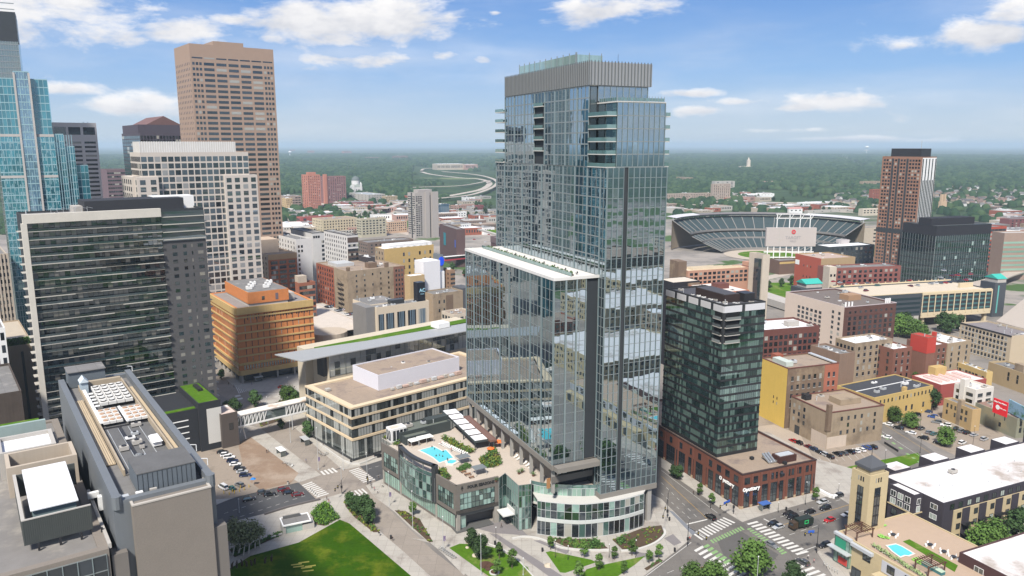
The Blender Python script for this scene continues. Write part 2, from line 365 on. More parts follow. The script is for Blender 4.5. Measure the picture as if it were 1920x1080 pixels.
def curtain(b, face, A0, A1, z0, z1, nf, nb, sub, plane, pw=.5, pm=None, hm=None, gm=None, lim=40, hh=.28, tilt=.0022, pd=.28, r_=random.Random(3), minor=.07, skipb=None):
    pm = pm or pier; hm = hm or mull; gm = gm or towergl
    bw = (A1-A0)/nb; fh = (z1-z0)/nf
    def P3(a, d, z):   # d: outwards
        if face == 'R': return (a, plane-d, z)
        if face == 'L': return (plane-d, a, z)
        if face == 'X': return (plane+d, a, z)
        return (a, plane+d, z)
    def bx(m, a0, a1, d0, d1, zz0, zz1, mi=0):
        if face in 'RB':
            y0, y1 = sorted((P3(0,d0,0)[1], P3(0,d1,0)[1])); m.box(a0, a1, y0, y1, zz0, zz1, mi)
        else:
            x0, x1 = sorted((P3(0,d0,0)[0], P3(0,d1,0)[0])); m.box(x0, x1, a0, a1, zz0, zz1, mi)
    rest = MB(); k = 0; pwid = bw/sub
    for j in range(nf):
        for i in range(nb*sub):
            if skipb and skipb(i//sub, j): continue
            ca, cz = A0+(i+.5)*pwid, z0+(j+.5)*fh; ta, tz = r_.uniform(-tilt, tilt), r_.uniform(-tilt, tilt)
            hw, hz_ = pwid/2, fh/2
            pts = [(-hw,-hz_),(hw,-hz_),(hw,hz_),(-hw,hz_)]
            fo = [P3(ca+a, .02+a*ta+c*tz, cz+c) for a, c in pts]; ba = [P3(ca+a, -.06, cz+c) for a, c in pts]
            fs = [(0,1,2,3),(7,6,5,4),(0,4,5,1),(1,5,6,2),(2,6,7,3),(3,7,4,0)]
            if face in 'LB': fs = [f[::-1] for f in fs]
            if b.n < lim:
                me = D_.meshes.new('glass_pane'); me.from_pydata(fo+ba, [], fs); me.materials.append(gm); link('glass_pane', me, b.root); b.n += 1
            else: rest.add(fo+ba, fs)
    if rest.v: rest.build('glass_pane', gm, b.root)['kind'] = 'stuff'
    for j in range(nf+1):
        m = MB(); bx(m, A0, A1, -.05, .10, z0+j*fh-hh/2, z0+j*fh+hh/2); m.build('spandrel', hm, b.root)
    for i in range(nb+1):
        a = A0+i*bw; m = MB(); lo = a-pw/2 if i else a; hi = a+pw/2 if i < nb else a
        bx(m, lo, hi, -.05, pd, z0, z1); m.build('pier', pm, b.root)
    if sub > 1 and minor:
        m = MB()
        for i in range(nb*sub):
            if i % sub: bx(m, A0+i*pwid-minor/2, A0+i*pwid+minor/2, -.04, .16, z0, z1)
        m.build('mullion', hm, b.root)
    return bx
t = B(); t.root = thing('glass_tower', 'tallest glass tower in the middle with a grey louvred crown and a lower glass wing', 'skyscraper', S0, R(TANG)); t.n = 0; t.W = 22; t.D = 88
core = mat('core_dark', (.03,.035,.04))
part(t, 'core', core, [(.3,21.9,.3,87.7,14.2,122.9), (.3,21.7,12.3,78.2,122.9,148.6), (3.2,20.4,.4,12.3,122.9,142.8), (-16,-0.1,4.3,81.7,26.2,87.5)])
# shaft
curtain(t, 'R', 0, 6.0, 14.2, 123, 34, 3, 1, 0, pw=.16, lim=14, hh=.16, minor=0)
curtain(t, 'R', 7.6, 22.3, 14.2, 123, 34, 7, 1, 0, pw=.16, lim=40, hh=.16, minor=0)
part(t, 'recess', darkm, [(6.05,7.55,.15,.32,14.2,123)])
curtain(t, 'L', 0, 4, 14.2, 123, 34, 1, 2, 0, pw=.3, lim=42, hh=.22)
curtain(t, 'L', 4, 88, 88.4, 123, 11, 10, 3, 0, pw=.55, lim=60, hh=.35)
curtain(t, 'B', 0, 22.3, 14.2, 123, 34, 4, 2, 88, lim=60)
curtain(t, 'X', 0, 88, 14.2, 123, 34, 10, 2, 22.3, lim=60)
# upper storeys
curtain(t, 'L', 12, 44, 123, 148.6, 7, 4, 3, 0, pw=.6, hh=.4, lim=75)
curtain(t, 'L', 52, 79, 123, 148.6, 7, 3, 3, 0, pw=.6, hh=.4, lim=85)
part(t, 'recess', darkm, [(2.2,2.4,44.1,51.9,123,148.4), (.4,.6,44.2,51.8,144.6,148.6)])
curtain(t, 'L', 44, 52, 144.8, 148.6, 1, 1, 3, 0, pw=.3, hh=.4, lim=85)
curtain(t, 'R', 3, 22, 144, 148.6, 1, 8, 1, 12, pw=.15, lim=85)
curtain(t, 'X', 12, 79, 123, 148.6, 7, 8, 2, 22, lim=85)
part(t, 'wall', glass('dim_glass', (.03,.04,.045), f0=.2), [(.35,2.6,12.05,12.2,123.2,148.4), (3.05,3.15,.5,12,123.2,142.9)])
# corner wing with wrapped balconies
curtain(t, 'R', 3, 20.8, 123.2, 143.0, 5, 9, 1, 0, pw=.14, hh=.3, lim=92, minor=0)
curtain(t, 'X', 0, 12, 123.2, 143.0, 5, 3, 2, 20.8, lim=92)
part(t, 'roof', slabm, [(2.8,21.0,-.1,12,143.0,143.4), (.1,21.9,12.1,78.9,148.6,148.9), (-.1,22.4,79,88.1,123,123.4)])
def balcony(x0, x1, y0, y1, z, sides, name='balcony'):
    q = MB(); q.box(x0, x1, y0, y1, z-.28, z); h = 1.15
    for s_ in sides:
        if s_ == 'R': q.box(x0, x1, y0, y0+.05, z, z+h, 1)
        if s_ == 'L': q.box(x0, x0+.05, y0+.06, y1-.06, z, z+h, 1)
        if s_ == 'X': q.box(x1-.05, x1, y0+.06, y1-.06, z, z+h, 1)
        if s_ == 'B': q.box(x0, x1, y1-.05, y1, z, z+h, 1)
    return q.build(name, [slabm, rail], t.root)
for k in range(6):
    z = 123.3+k*3.95
    if k < 5: balcony(-.5, 3.0, .2, 11.9, z, 'RL'); balcony(20.9, 23.6, 1, 9, z, 'RX')
    if k < 6: balcony(-.9, 3.5, 79.1, 87.2, z, 'LB')
    if 0 < k < 6: balcony(-.7, 2.2, 44.2, 51.8, z+.8, 'L')
q = MB(); q.box(.6, 22, 79.1, 79.3, 123.4, 148); q.build('wall', MATS['dim_glass'], t.root)
# roof screens
q = MB()
q.box(0, 23, 11.6, 11.9, 148.9, 156.1); q.box(-.3, 0, 11.6, 78.6, 148.9, 156.1); q.box(0, 23, 78.3, 78.6, 148.9, 156.1); q.box(23, 23.3, 11.6, 78.6, 148.9, 156.1)
q.build('crown_screen', screenm, t.root); q = MB()
for i in range(19): q.box(i*1.25+.1, i*1.25+.28, 11.3, 11.6, 148.8, 156.5)
for i in range(54): q.box(-.6, -.3, 11.7+i*1.25, 11.9+i*1.25, 148.8, 156.5)
q.build('screen_fins', mat('fin_metal', (.15,.16,.165), rough=.4, metal=.3), t.root)
q = MB()
for i in range(19): q.box(6+i*.55, 6.5+i*.55, 32, 32.15, 156, 160.6)
for i in range(40): q.box(5.8, 5.95, 32.1+i*1.15, 33.2+i*1.15, 156, 160.6)
q.build('glass_screen', skygl, t.root)
q = MB()
for i in range(11): q.box(5.7, 5.95, 32+i*4.6, 32.25+i*4.6, 156, 161.3)
for i in range(3): q.box(6+i*4.9, 6.2+i*4.9, 31.8, 32, 156, 161.3)
q.build('screen_post', mull, t.root)
part(t, 'roof', roofgrey, [(.1,22.9,12,78.2,154.9,155.1)])
q = MB(); q.cyl(14, 18, 155, 159.5, .06, n=5); q.build('mast', black, t.root)
q = MB()
for i in range(16): q.box(3+i*1.15, 3.12+i*1.15, -.05, .05, 143.3, 145.0)
for i in range(9): q.box(2.8, 2.9, .2+i*1.3, .32+i*1.3, 143.3, 145.0)
for i in range(15): q.box(3.14+i*1.15, 4.1+i*1.15, -.03, .03, 143.5, 144.5, 1)
for i in range(8): q.box(2.83, 2.87, .36+i*1.3, 1.4+i*1.3, 143.5, 144.5, 1)
q.build('railing', [mull, rail], t.root)
# lower wing
curtain(t, 'L', 4, 82, 26, 88, 18, 9, 3, -16.3, pw=.6, hh=.13, lim=100, minor=.06)
curtain(t, 'R', -16.3, -4.6, 26, 88, 18, 1, 5, 4, pw=.35, hh=.13, lim=100)
q = MB(); q.box(-4.5, 0, 4.9, 5.1, 22, 88); q.box(-4.55, -4.3, 4.1, 4.9, 22, 88); q.build('recess', towergl, t.root)
for a in (-12.2, -8.3): part(t, 'pier', pier, [(a,a+.5,3.72,4.05,26,88)])
curtain(t, 'B', -16.3, 0, 26, 88, 18, 2, 2, 82, lim=100)
part(t, 'roof', mat('pale_roof', (.62,.60,.57), var=.06), [(-16.5,0,3.7,82.2,88,88.35)])
q = MB(); q.box(-16.6,-16.4,3.6,82.3,87.8,88.75); q.box(-16.4,0,3.6,3.8,87.8,88.75); q.box(-16.4,0,82.1,82.3,87.8,88.75); q.build('parapet', mat('pale_parapet', (.6,.59,.57), var=.05), t.root)
q = MB()
for i in range(52): q.box(-9.0, -8.93, 6+i*1.5, 6.07+i*1.5, 88.35, 89.75)
for i in range(51): q.box(-8.99, -8.95, 6.1+i*1.5, 7.45+i*1.5, 88.5, 89.6, 1)
q.build('railing', [mull, rail], t.root)
bushm = mat('shrub_leaves', (.06,.13,.03), var=.4, scale=2.)
pot = mat('planter_box', (.10,.09,.085))
def blob_bush(q, x, y, z, r_, h, n, rr, mi=0):
    for _ in range(n):
        a, d, k = rr.uniform(0, 6.28), rr.random()**.5*r_, rr.random()
        px, py, pz = x+d*math.cos(a), y+d*math.sin(a), z+k*h; s_ = rr.uniform(.3, .55)*max(.7, r_)
        n_ = Vector((rr.uniform(-1,1), rr.uniform(-1,1), rr.uniform(.1,1))).normalized(); a_ = n_.orthogonal().normalized()*s_; b_ = n_.cross(a_)
        c = Vector((px, py, pz)); q.add([c-a_, c-b_*.7, c+a_, c+b_*.7], [(0,1,2,3)], mi)
rr = random.Random(5)
for i in range(22):     # planters along the wing terrace
    y = 7+i*3.35; q = MB(); q.box(-8.6, -7.6, y, y+1.8, 88.35, 88.95); q.build('planter', pot, t.root)
    q = MB(); blob_bush(q, -8.1, y+.9, 88.9, .7, .9, 26, rr); q.build('plant', bushm, t.root)
for i in range(9):      # terrace chairs
    y = 9+i*8.1; q = MB(); q.box(-5.6,-4.9,y,y+.7,88.75,88.85); q.box(-5.0,-4.9,y,y+.7,88.85,89.3); q.box(-5.6,-5.5,y,y+.08,88.35,88.75); q.box(-5.0,-4.9,y+.6,y+.68,88.35,88.75)
    o = q.build('terrace_chair', black, None); o.matrix_world = Matrix.Translation(S0)@Matrix.Rotation(R(TANG),4,'Z'); tag(o, 'small dark chair on the roof terrace of the lower glass wing', 'chair', 'chairs on the wing terrace')
# underside, columns
bm_ = mat('beam_brown_grey', (.20,.185,.165), var=.08)
part(t, 'beam', bm_, [(-16.7,-16.2,3.5,82,24.2,26), (-16.2,0,3.5,4.1,24.2,26), (-16.2,22.2,.3,81.8,24.4,26), (-.25,22.6,-.3,0.35,12.3,14.2), (-.25,.35,.35,8,12.3,14.2), (22.2,22.6,.35,60,12.3,14.2)])
part(t, 'storey_band', mat('brown_band', (.13,.12,.11)), [(-16,-.5,4.6,5.0,19.2,21.4)])
part(t, 'wall', core, [(-11,21.5,9,80,15,24.4), (.6,21.5,1.5,9,6,14.2)])
part(t, 'window', darkgl, [(-15.5,-1,6,6.1,21.4,24.2)])
part(t, 'sign_panel', white, [(-14.2,-12.6,4.45,4.6,22.2,23.4)]); part(t, 'sign_panel', white, [(-12.1,-10.6,4.45,4.6,22.2,23.4)])
part(t, 'wood_wall', mat('warm_wood', (.35,.18,.08)), [(-15.9,-14.6,8.5,8.8,15.6,19.2)])
part(t, 'stone_wall', mat('tan_stone_panels', (.24,.215,.185), var=.15, scale=.6), [(-11.6,-11.2,9,80,15.4,24.3)])
for i in range(10):
    q = MB(); y = 5+i*8.4; q.box(-15.6,-14.7,y,y+1.1,15.3,24.3); q.build('column', mat('column_concrete', (.30,.29,.27)), t.root)
# ------------------------------------------------------------- hotel podium with its roof garden
Z1 = 15.4
podgl = glass('podium_glass', (.06,.11,.10), (.75,.9,.88), f0=.16, rough=.01, var=.7, light=(.24,.36,.32), lightamt=.4)
curtgl = glass('curtained_glass', (.22,.34,.28), (.7,.85,.8), f0=.12, rough=.02, var=.25, lightamt=.0)
deckm = mat('deck_stone', (.46,.40,.34), var=.08, scale=.6)
# plan corners, clockwise from the back left, all level with the deck
def gz(*p): return [G(x, y, Z1) for x, y in p]
A1_, A2_, A3_, A4_ = G(714.6,830,17), G(750,845,17), G(786,868,17), G(854.6,911.5,17)
Bk = S0+Matrix.Rotation(R(TANG),3,'Z')@Vector((-17.5, 84, 0)); BkL = A1_+(A2_-A4_).normalized()*-0+Vector((math.cos(R(36)), math.sin(R(36)),0))*30
E1, E2, E3, E4 = G(935,894,17), G(947,885,17), G(972.5,908,17), G(996,905,17)
pod = B(); pod.n = 0; pod.W = pod.D = 40
pod.root = thing('hotel_podium', 'low curved hotel podium of brown stone and green glass carrying a pool garden', 'building', (0,0,0))
Tm = Matrix.Translation(S0)@Matrix.Rotation(R(TANG),4,'Z')
def tw(x, y, z=0): return Tm@Vector((x, y, z))
# curved front, from the left pier round to the street on the right, ground curve and upper curve
gc = [G(1000,1000), G(1032,1005), G(1085,1009), G(1130,1005), G(1170,998), G(1205,987)]
uc = [G(996,906,Z1), G(1020,911,Z1), G(1055,914,Z1), G(1090,915,Z1), G(1122,914,Z1)]
def spline(ps, n):
    ps = [Vector((p[0], p[1])) for p in ps]; out = []
    q = [ps[0]*2-ps[1]]+ps+[ps[-1]*2-ps[-2]]
    for i in range(1, len(q)-2):
        for k in range(n):
            t_ = k/n; a, b_, c, d = q[i-1], q[i], q[i+1], q[i+2]
            out.append(.5*((2*b_)+(-a+c)*t_+(2*a-5*b_+4*c-d)*t_*t_+(-a+3*b_-3*c+d)*t_**3))
    return out+[ps[-1]]
gcs, ucs = spline(gc, 4), spline(uc, 4)
body = [A1_, A2_, A3_, A4_, E1, E2, E3, E4]
rightback = [tw(21, 4), tw(21, 80), Bk, BkL]
def inset(pts, r_):
    pts = [Vector((p[0], p[1])) for p in pts]; n_ = len(pts); a = sum(pts[i].x*pts[(i+1)%n_].y-pts[(i+1)%n_].x*pts[i].y for i in range(n_)); sg = 1 if a > 0 else -1; out = []
    for i in range(n_):
        e1 = (pts[i]-pts[i-1]).normalized(); e2 = (pts[(i+1)%n_]-pts[i]).normalized(); k1 = Vector((e1.y,-e1.x))*sg; k2 = Vector((e2.y,-e2.x))*sg; k_ = (k1+k2)/max(.4, 1+k1.dot(k2)); out.append(pts[i]-k_*r_)
    return out
q = MB(); q.prism(inset([A1_.xy, A4_.xy, E1.xy, E2.xy, E3.xy, E4.xy]+[v for v in ucs[1:]]+[p.xy for p in rightback], .66), 6.5, Z1, 0, 1)
q.build('deck', [core, deckm], pod.root)
def seg_wall(p, q_, z0, z1, th, m, name, inset=0., out=0.):
    p = Vector((p[0], p[1], 0)); q_ = Vector((q_[0], q_[1], 0)); d = (q_-p).normalized(); n = Vector((d.y, -d.x, 0))
    w_ = MB(); a, b_ = p+n*out, q_+n*out; c, e = q_+n*(out-th), p+n*(out-th)
    w_.prism([a.xy, b_.xy, c.xy, e.xy], z0, z1); return w_.build(name, m, pod.root)
def seg_panes(p, q_, z0, z1, n, m, name='glass_pane', out=.12, mm=None, mw=.12, rows=1, hb=True):
    p = Vector((p[0], p[1], 0)); q_ = Vector((q_[0], q_[1], 0)); d = (q_-p); Ln = d.length; d /= Ln; nn = Vector((d.y, -d.x, 0))
    for i in range(n):
        for j in range(rows):
            a, b_ = p+d*(Ln*i/n+mw/2), p+d*(Ln*(i+1)/n-mw/2); za, zb_ = z0+(z1-z0)*j/rows+.06, z0+(z1-z0)*(j+1)/rows-.06
            w_ = MB(); w_.prism([(a+nn*out).xy, (b_+nn*out).xy, (b_+nn*(out-.1)).xy, (a+nn*(out-.1)).xy], za, zb_)
            w_.build(name, m, pod.root)
    w_ = MB()
    for i in range(n+1):
        c = p+d*(Ln*i/n); w_.prism([(c-d*mw/2+nn*(out+.12)).xy, (c+d*mw/2+nn*(out+.12)).xy, (c+d*mw/2+nn*(out-.12)).xy, (c-d*mw/2+nn*(out-.12)).xy], z0, z1)
    if hb:
        for j in range(rows+1):
            z = z0+(z1-z0)*j/rows; w_.prism([(p+nn*(out+.05)).xy, (q_+nn*(out+.05)).xy, (q_+nn*(out-.1)).xy, (p+nn*(out-.1)).xy], z-.07, z+.07)
    w_.build('mullion', mm or mull, pod.root)
# plinth, ground storey (curtained), stone body with two great windows, parapet
PL = [A1_, A2_, A3_, A4_, E1]
for a, b_ in ((A1_, A2_), (A4_, E1)):
    seg_wall(a, b_, 6.3, 7.8, .8, darkm, 'band')
L2 = (A2_-A1_).normalized()
lowg = [G(719,925), G(853,999.6)]
seg_wall(A1_, A4_, 0, 1.0, 1.2, stoneg, 'plinth', out=-.5)
seg_wall(A1_, A4_, 5.6, 6.5, 1.2, darkm, 'band', out=-.5)
Mid1, Mid2 = A1_.lerp(A4_, .27), A1_.lerp(A4_, .75)
seg_panes(A1_, Mid1, 1.0, 5.6, 9, curtgl, out=-.6, mw=.18)
seg_panes(Mid1, Mid2, 1.0, 5.6, 16, curtgl, out=-.6, mw=.18)
seg_panes(Mid2, A4_, 1.0, 5.6, 9, curtgl, out=-.6, mw=.18)
seg_wall(A1_, A4_, 0, 6.5, .5, core, 'wall', out=-1.3)
for c in (.0, .255, .735, .985):
    a = A1_.lerp(A4_, c); seg_wall(a, a+(A4_-A1_).normalized()*.9, 0, 6.5, 1.3, mat('pale_pier', (.30,.28,.25)), 'pier', out=-.3)
def framed(p, q_, z0, z1, cols, zt=17.1):
    d = (q_-p).normalized(); Ln = (q_-p).length
    seg_wall(p, q_, z0, z0+1.3, .7, stoneg, 'wall'); seg_wall(p, q_, z1, zt, .7, stoneg, 'wall')
    seg_wall(p, p+d*1.5, z0+1.3, z1, .7, stoneg, 'wall'); seg_wall(q_-d*1.5, q_, z0+1.3, z1, .7, stoneg, 'wall')
    seg_panes(p+d*1.5, q_-d*1.5, z0+1.3, z1, cols, podgl, out=-.25, rows=3, mw=.1, mm=darkm)
framed(A1_, Mid1, 6.5, 13.8, 6); framed(Mid2, A4_, 6.5, 13.8, 7); framed(A4_, E1, 6.5, 13.8, 9)
# curved glass bay between the two stone boxes, with an open frame above the deck
bay = []
mid = Mid1.lerp(Mid2, .5); nrm = Vector(((Mid2-Mid1).normalized().y, -(Mid2-Mid1).normalized().x, 0))
for i in range(13):
    s_ = i/12; p = Mid1.lerp(Mid2, s_); bay.append(p+nrm*(1.7*math.sin(math.pi*s_)+.15))
for i in range(12):
    seg_panes(bay[i], bay[i+1], 6.5, 15.6, 1, podgl, rows=3, mw=.14, hb=True)
    seg_wall(bay[i], bay[i+1], 15.8, 17.0, .08, rail, 'railing')
    seg_wall(bay[i], bay[i+1], 19.3, 20.2, 1.5, darkm, 'frame_top', out=.2)
    if i % 3 == 0: seg_wall(bay[i], bay[i]+(bay[i+1]-bay[i]).normalized()*.3, 15.6, 19.3, .3, mull, 'post')
seg_wall(bay[11].lerp(bay[12], .3), bay[12]+(bay[12]-bay[11]).normalized()*.4, 6.5, 20.2, 1.5, darkm, 'frame_side', out=.2)
seg_wall(bay[0]-(bay[1]-bay[0]).normalized()*.3, bay[0].lerp(bay[1], .5), 6.5, 20.2, 1.5, darkm, 'frame_side', out=.2)
# entrance under the right box
seg_wall(A4_, E1, 5.4, 6.5, .9, darkm, 'band', out=-.2)
seg_wall(A4_.lerp(E1,.15), E1, 0, 5.6, .4, mat('entrance_stone', (.18,.165,.15)), 'wall', out=-4.5)
seg_panes(A4_.lerp(E1,.0), A4_.lerp(E1,.25), .6, 5.5, 2, podgl, out=-1.2)
part_ = lambda n, m, q: q.build(n, m, pod.root)
seg_wall(E1-(E1-A4_).normalized()*1.6, E1, 0, 6.5, 1.4, mat('pale_pier', (.30,.28,.25)), 'pier', out=-.1)
stepm = mat('dark_step_stone', (.09,.09,.088))
seg_wall(A4_.lerp(E1,-.02), A4_.lerp(E1,.85), 0, .45, 6, stepm, 'steps', out=.9)
# atrium in clear glass
for a, b_, n_ in ((E1, E2, 2), (E2, E3, 6), (E3, E4, 4)):
    seg_panes(a, b_, .3, 16.6, n_, podgl, rows=4, mw=.16, mm=mull)
    seg_wall(a, b_, .3, 15.3, .2, core, 'wall', out=-.6)
cn = MB(); c0 = E2.lerp(E3, .25); c1 = E2.lerp(E3, .75); dd = (c1-c0).normalized(); nn = Vector((dd.y, -dd.x, 0))
cn.prism([c0.xy, c1.xy, (c1+nn*4.5).xy, (c0+nn*4.5).xy], 4.6, 5.0); cn.prism([c0.xy, c1.xy, (c1+nn*.5).xy, (c0+nn*.5).xy], 5.0, 6.4); cn.build('canopy', mat('canopy_white', (.6,.6,.58), var=.05), pod.root)
# upper curved band: glass skin, deck edge rail
for i in range(len(ucs)-1):
    seg_panes(ucs[i], ucs[i+1], 9.0, Z1-.2, 1, curtgl if i%3 else podgl, rows=2, mw=.1, mm=steel)
    seg_wall(ucs[i], ucs[i+1], Z1-.2, Z1+1.1, .06, rail, 'railing', out=.1)
    seg_wall(ucs[i], ucs[i+1], 8.4, 9.0, 1.2, slabm, 'ledge', out=.5)
    if i%4 == 1: seg_panes(ucs[i], ucs[i+1], 10.6, 12.2, 1, darkgl, 'window', out=.2)
seg_wall(E4, ucs[0], 0, Z1+1.4, .5, slabm, 'pier')
for i in range(1, len(gcs)-1):
    seg_panes(gcs[i], gcs[i+1], .2, 5.2, 1, darkgl if i%4 else podgl, mw=.12, mm=steel, rows=1)
    seg_panes(gcs[i], gcs[i+1], 6.4, 12.2, 1, podgl if i%2 else darkgl, mw=.1, mm=steel, rows=2)
    seg_wall(gcs[i], gcs[i+1], 5.2, 6.4, 1.2, mat('pale_band', (.48,.50,.48)), 'band', out=.35)
    seg_wall(gcs[i], gcs[i+1], .1, 12.2, .3, core, 'wall', out=-.5)
q = MB(); q.prism([v for v in gcs[1:]]+[tw(21.5,3).xy, tw(21,30).xy, tw(-16,30).xy], 12.2, 12.5); q.build('deck', slabm, pod.root)
q = MB(); p = G(1034,1004); q.prism([(p.x-1.1,p.y), (p.x+.2,p.y-.5), (p.x+.7,p.y+.9), (p.x-.6,p.y+1.4)], 0, 8.4); q.build('column', slabm, pod.root)
for x_, y_ in ((20.2, 1.2), (20.6, 9)):
    c = tw(x_, y_); q = MB(); q.box(-.8,.8,-.8,.8,0,12.3); o = q.build('column', mat('column_concrete',(.3,.29,.27)), pod.root); o.location = c; o.rotation_euler = (0,0,R(TANG))
for i in range(8):       # left side wall of the passage below the tower
    pass
seg_wall(gcs[-1], tw(21.5, 6), 7.5, 12.2, .5, podgl, 'window')
# lettering on the stone
d = (E1-A4_).normalized(); nn = Vector((d.y, -d.x, 0)); c = A4_.lerp(E1, .58)+nn*.06
wl = mat('letter_dark', (.02,.02,.02))
letters(pod, 'FOUR SEASONS', 1.45, (c.x, c.y, 15.6), (R(90), 0, math.atan2(d.y, d.x)), wl, bold=.07)
c2_ = A4_.lerp(E1, .14)+nn*.06
q = MB(); q.box(-.07,.07,-.05,0,-.9,.5); 
for k in range(4): q.add([(-.1,-.04,-.3+k*.3),(.6-k*.13,-.04,0+k*.3),(.1,-.04,.15+k*.3)], [(0,1,2)]); q.add([(.1,-.04,-.3+k*.3),(-.1,-.04,.15+k*.3),(-.6+k*.13,-.04,0+k*.3)], [(0,1,2)])
o = q.build('emblem', wl, pod.root); o.location = (c2_.x, c2_.y, 15.6); o.rotation_euler = (0,0,math.atan2(d.y, d.x))

# --- things on the deck
pooltile = mat('pool_rim', (.62,.58,.53), var=.05)
poolm = D_.materials.new('pool_water'); poolm.use_nodes = True; b_ = poolm.node_tree.nodes['Principled BSDF']; b_.inputs['Base Color'].default_value = (.10,.52,.58,1); b_.inputs['Roughness'].default_value = .08
def pool(name, label, px, z, rim=.6, zr=.12):
    pts = [G(x, y, z) for x, y in px]; c = sum(pts, Vector())/len(pts); o = thing(name, label, 'pool', (c.x, c.y, z))
    def off(r_):
        out = []; n_ = len(pts); a = sum(pts[i].x*pts[(i+1)%n_].y-pts[(i+1)%n_].x*pts[i].y for i in range(n_)); sg = 1 if a > 0 else -1
        for i in range(n_):
            e1 = (pts[i]-pts[i-1]).normalized(); e2 = (pts[(i+1)%n_]-pts[i]).normalized(); n1_ = Vector((e1.y,-e1.x,0))*sg; n2_ = Vector((e2.y,-e2.x,0))*sg
            k_ = (n1_+n2_); k_ = k_/max(.4, 1+n1_.dot(n2_)); out.append((pts[i]+k_*r_-c).xy)
        return out
    q = MB(); ou, inn = off(rim), off(0); n_ = len(ou)
    for i in range(n_):
        j = (i+1)%n_; q.prism([ou[i], ou[j], inn[j], inn[i]], .005, zr)
    q.build('pool_rim', pooltile, o); q = MB(); q.prism(inn, .005, zr*.6); q.build('water', poolm, o); return o
pool('swimming_pool', 'turquoise roof pool with swimmers on the hotel podium', [(787,844.5),(812.5,837.5),(829,846),(836,844),(849.5,858.5),(824,867.5),(813,858),(805,853.5)], Z1)
pool('hot_tub', 'small round white hot tub beside the roof pool', [(G_x, G_y) for G_x, G_y in [(838,867),(846,863.5),(854,864),(856,867.5),(848,871.5),(840,871)]], Z1, rim=.9, zr=.5)
# dark service block, link bridge, pergola
dkgreen = mat('dark_green_metal', (.045,.055,.055), var=.1); roofgreen = mat('green_grey_roof', (.12,.135,.115), var=.1)
sv = bld('service_block', 'long dark green rooftop block behind the pool cabanas', 'rooftop block', (750,812), 733, 845, 19.6, 36, dkgreen, roofgreen, par=.5, zb=Z1, D=9)
sv2 = bld('bar_block', 'low dark block with a flat roof directly behind the cabanas', 'rooftop block', (760.5,821), 752, 805, 18.6, 36, dkgreen, roofgreen, par=.4, zb=Z1, D=4)
part(sv, 'vent_box', dkgreen, [(14,24,3,6.5,19.1,20.9)]); clutter(sv, 4, 3, z=19.15)
pg = bld('pergola', 'dark pergola with six white roof panels over the pool bar', 'pergola', (890,828), 828, 919, 19.2, TANG, dkgreen, mat('dark_roof_frame', (.04,.03,.03)), par=.1, zb=18.5)
for i in range(6):
    y = pg.D*(i+.12)/6; part(pg, 'roof_panel', mat('white_fabric', (.8,.8,.82), var=.03), [(pg.W*.06, pg.W*.94, y, y+pg.D/6*.78, 19.12, 19.3)])
for x_ in (.1, pg.W-.4):
    for y_ in (.1, pg.D*.33, pg.D*.66, pg.D-.4): part(pg, 'post', dkgreen, [(x_, x_+.3, y_, y_+.3, Z1, 18.5)])
rb = bld('bar_roof', 'long flat brown roof beside the white pergola panels', 'roof canopy', (919,826), 868, 932, 19.5, TANG, mat('brown_soffit', (.16,.09,.07)), mat('brown_roof', (.17,.10,.085), var=.1), par=.1, zb=18.8)
for y_ in (.2, rb.D*.5, rb.D-.6): part(rb, 'post', dkgreen, [(rb.W/2, rb.W/2+.4, y_, y_+.4, Z1, 18.8)])
# furniture
lf = mat('lounger_white', (.72,.71,.68), var=.04)
q = thing('sun_lounger', 'white lounger in the row beside the roof pool', 'lounger', (0,0,0), group='white loungers along the roof pool')
m = MB(); m.box(-.33,.33,-.9,.35,.28,.4); m.add([(-.33,.35,.28),(.33,.35,.28),(.33,.95,.75),(-.33,.95,.75),(-.33,.35,.4),(.33,.35,.4),(.33,.92,.86),(-.33,.92,.86)], [(0,1,2,3),(7,6,5,4),(0,4,5,1),(2,6,7,3),(1,5,6,2),(0,3,7,4)]); m.build('mattress', lf, q)
m = MB(); [m.box(a,a+.07,b2,b2+.07,0,.28) for a in (-.3,.23) for b2 in (-.85,.3)]; m.build('frame', steel, q)
LOUNGER = q
a, b2 = G(826,833,Z1), G(873,853,Z1)
for i in range(14):
    p = a.lerp(b2, i/13); rz = math.atan2((b2-a).y, (b2-a).x)
    if i == 0: LOUNGER.location = p; LOUNGER.rotation_euler = (0,0,rz)
    else: copy_tree(LOUNGER, p, rz)
for i, (x, y) in enumerate([(967,858),(972,862),(984,870),(989,874),(994,878)]):
    copy_tree(LOUNGER, G(x, y, Z1), R(-40), 1.1, 'white lounger by the stone wall below the tower beam', 'loungers under the tower beam')
cab0 = thing('cabana', 'white square cabana, leftmost of three behind the pool', 'cabana', G(775,836,Z1), R(36))
m = MB(); m.prism([(-1.7,-1.5),(1.7,-1.5),(1.7,1.5),(-1.7,1.5)], 2.3, 2.75, top=[(-1.4,-1.2),(1.4,-1.2),(1.4,1.2),(-1.4,1.2)]); m.build('fabric_roof', lf, cab0)
for sx_ in (-1.6, 1.5):
    for sy_ in (-1.4, 1.3): m = MB(); m.box(sx_, sx_+.1, sy_, sy_+.1, 0, 2.3); m.build('post', steel, cab0)
m = MB(); m.box(-1.4,1.4,.4,1.2,0,.5); m.box(-1.4,1.4,1.0,1.2,.5,.95); m.build('day_bed', mat('cushion_brown', (.16,.12,.10)), cab0)
copy_tree(cab0, G(790,831.5,Z1), R(36), label='white square cabana in the middle of the three behind the pool')
copy_tree(cab0, G(803,828.5,Z1), R(36), label='white square cabana nearest the dark bar block')
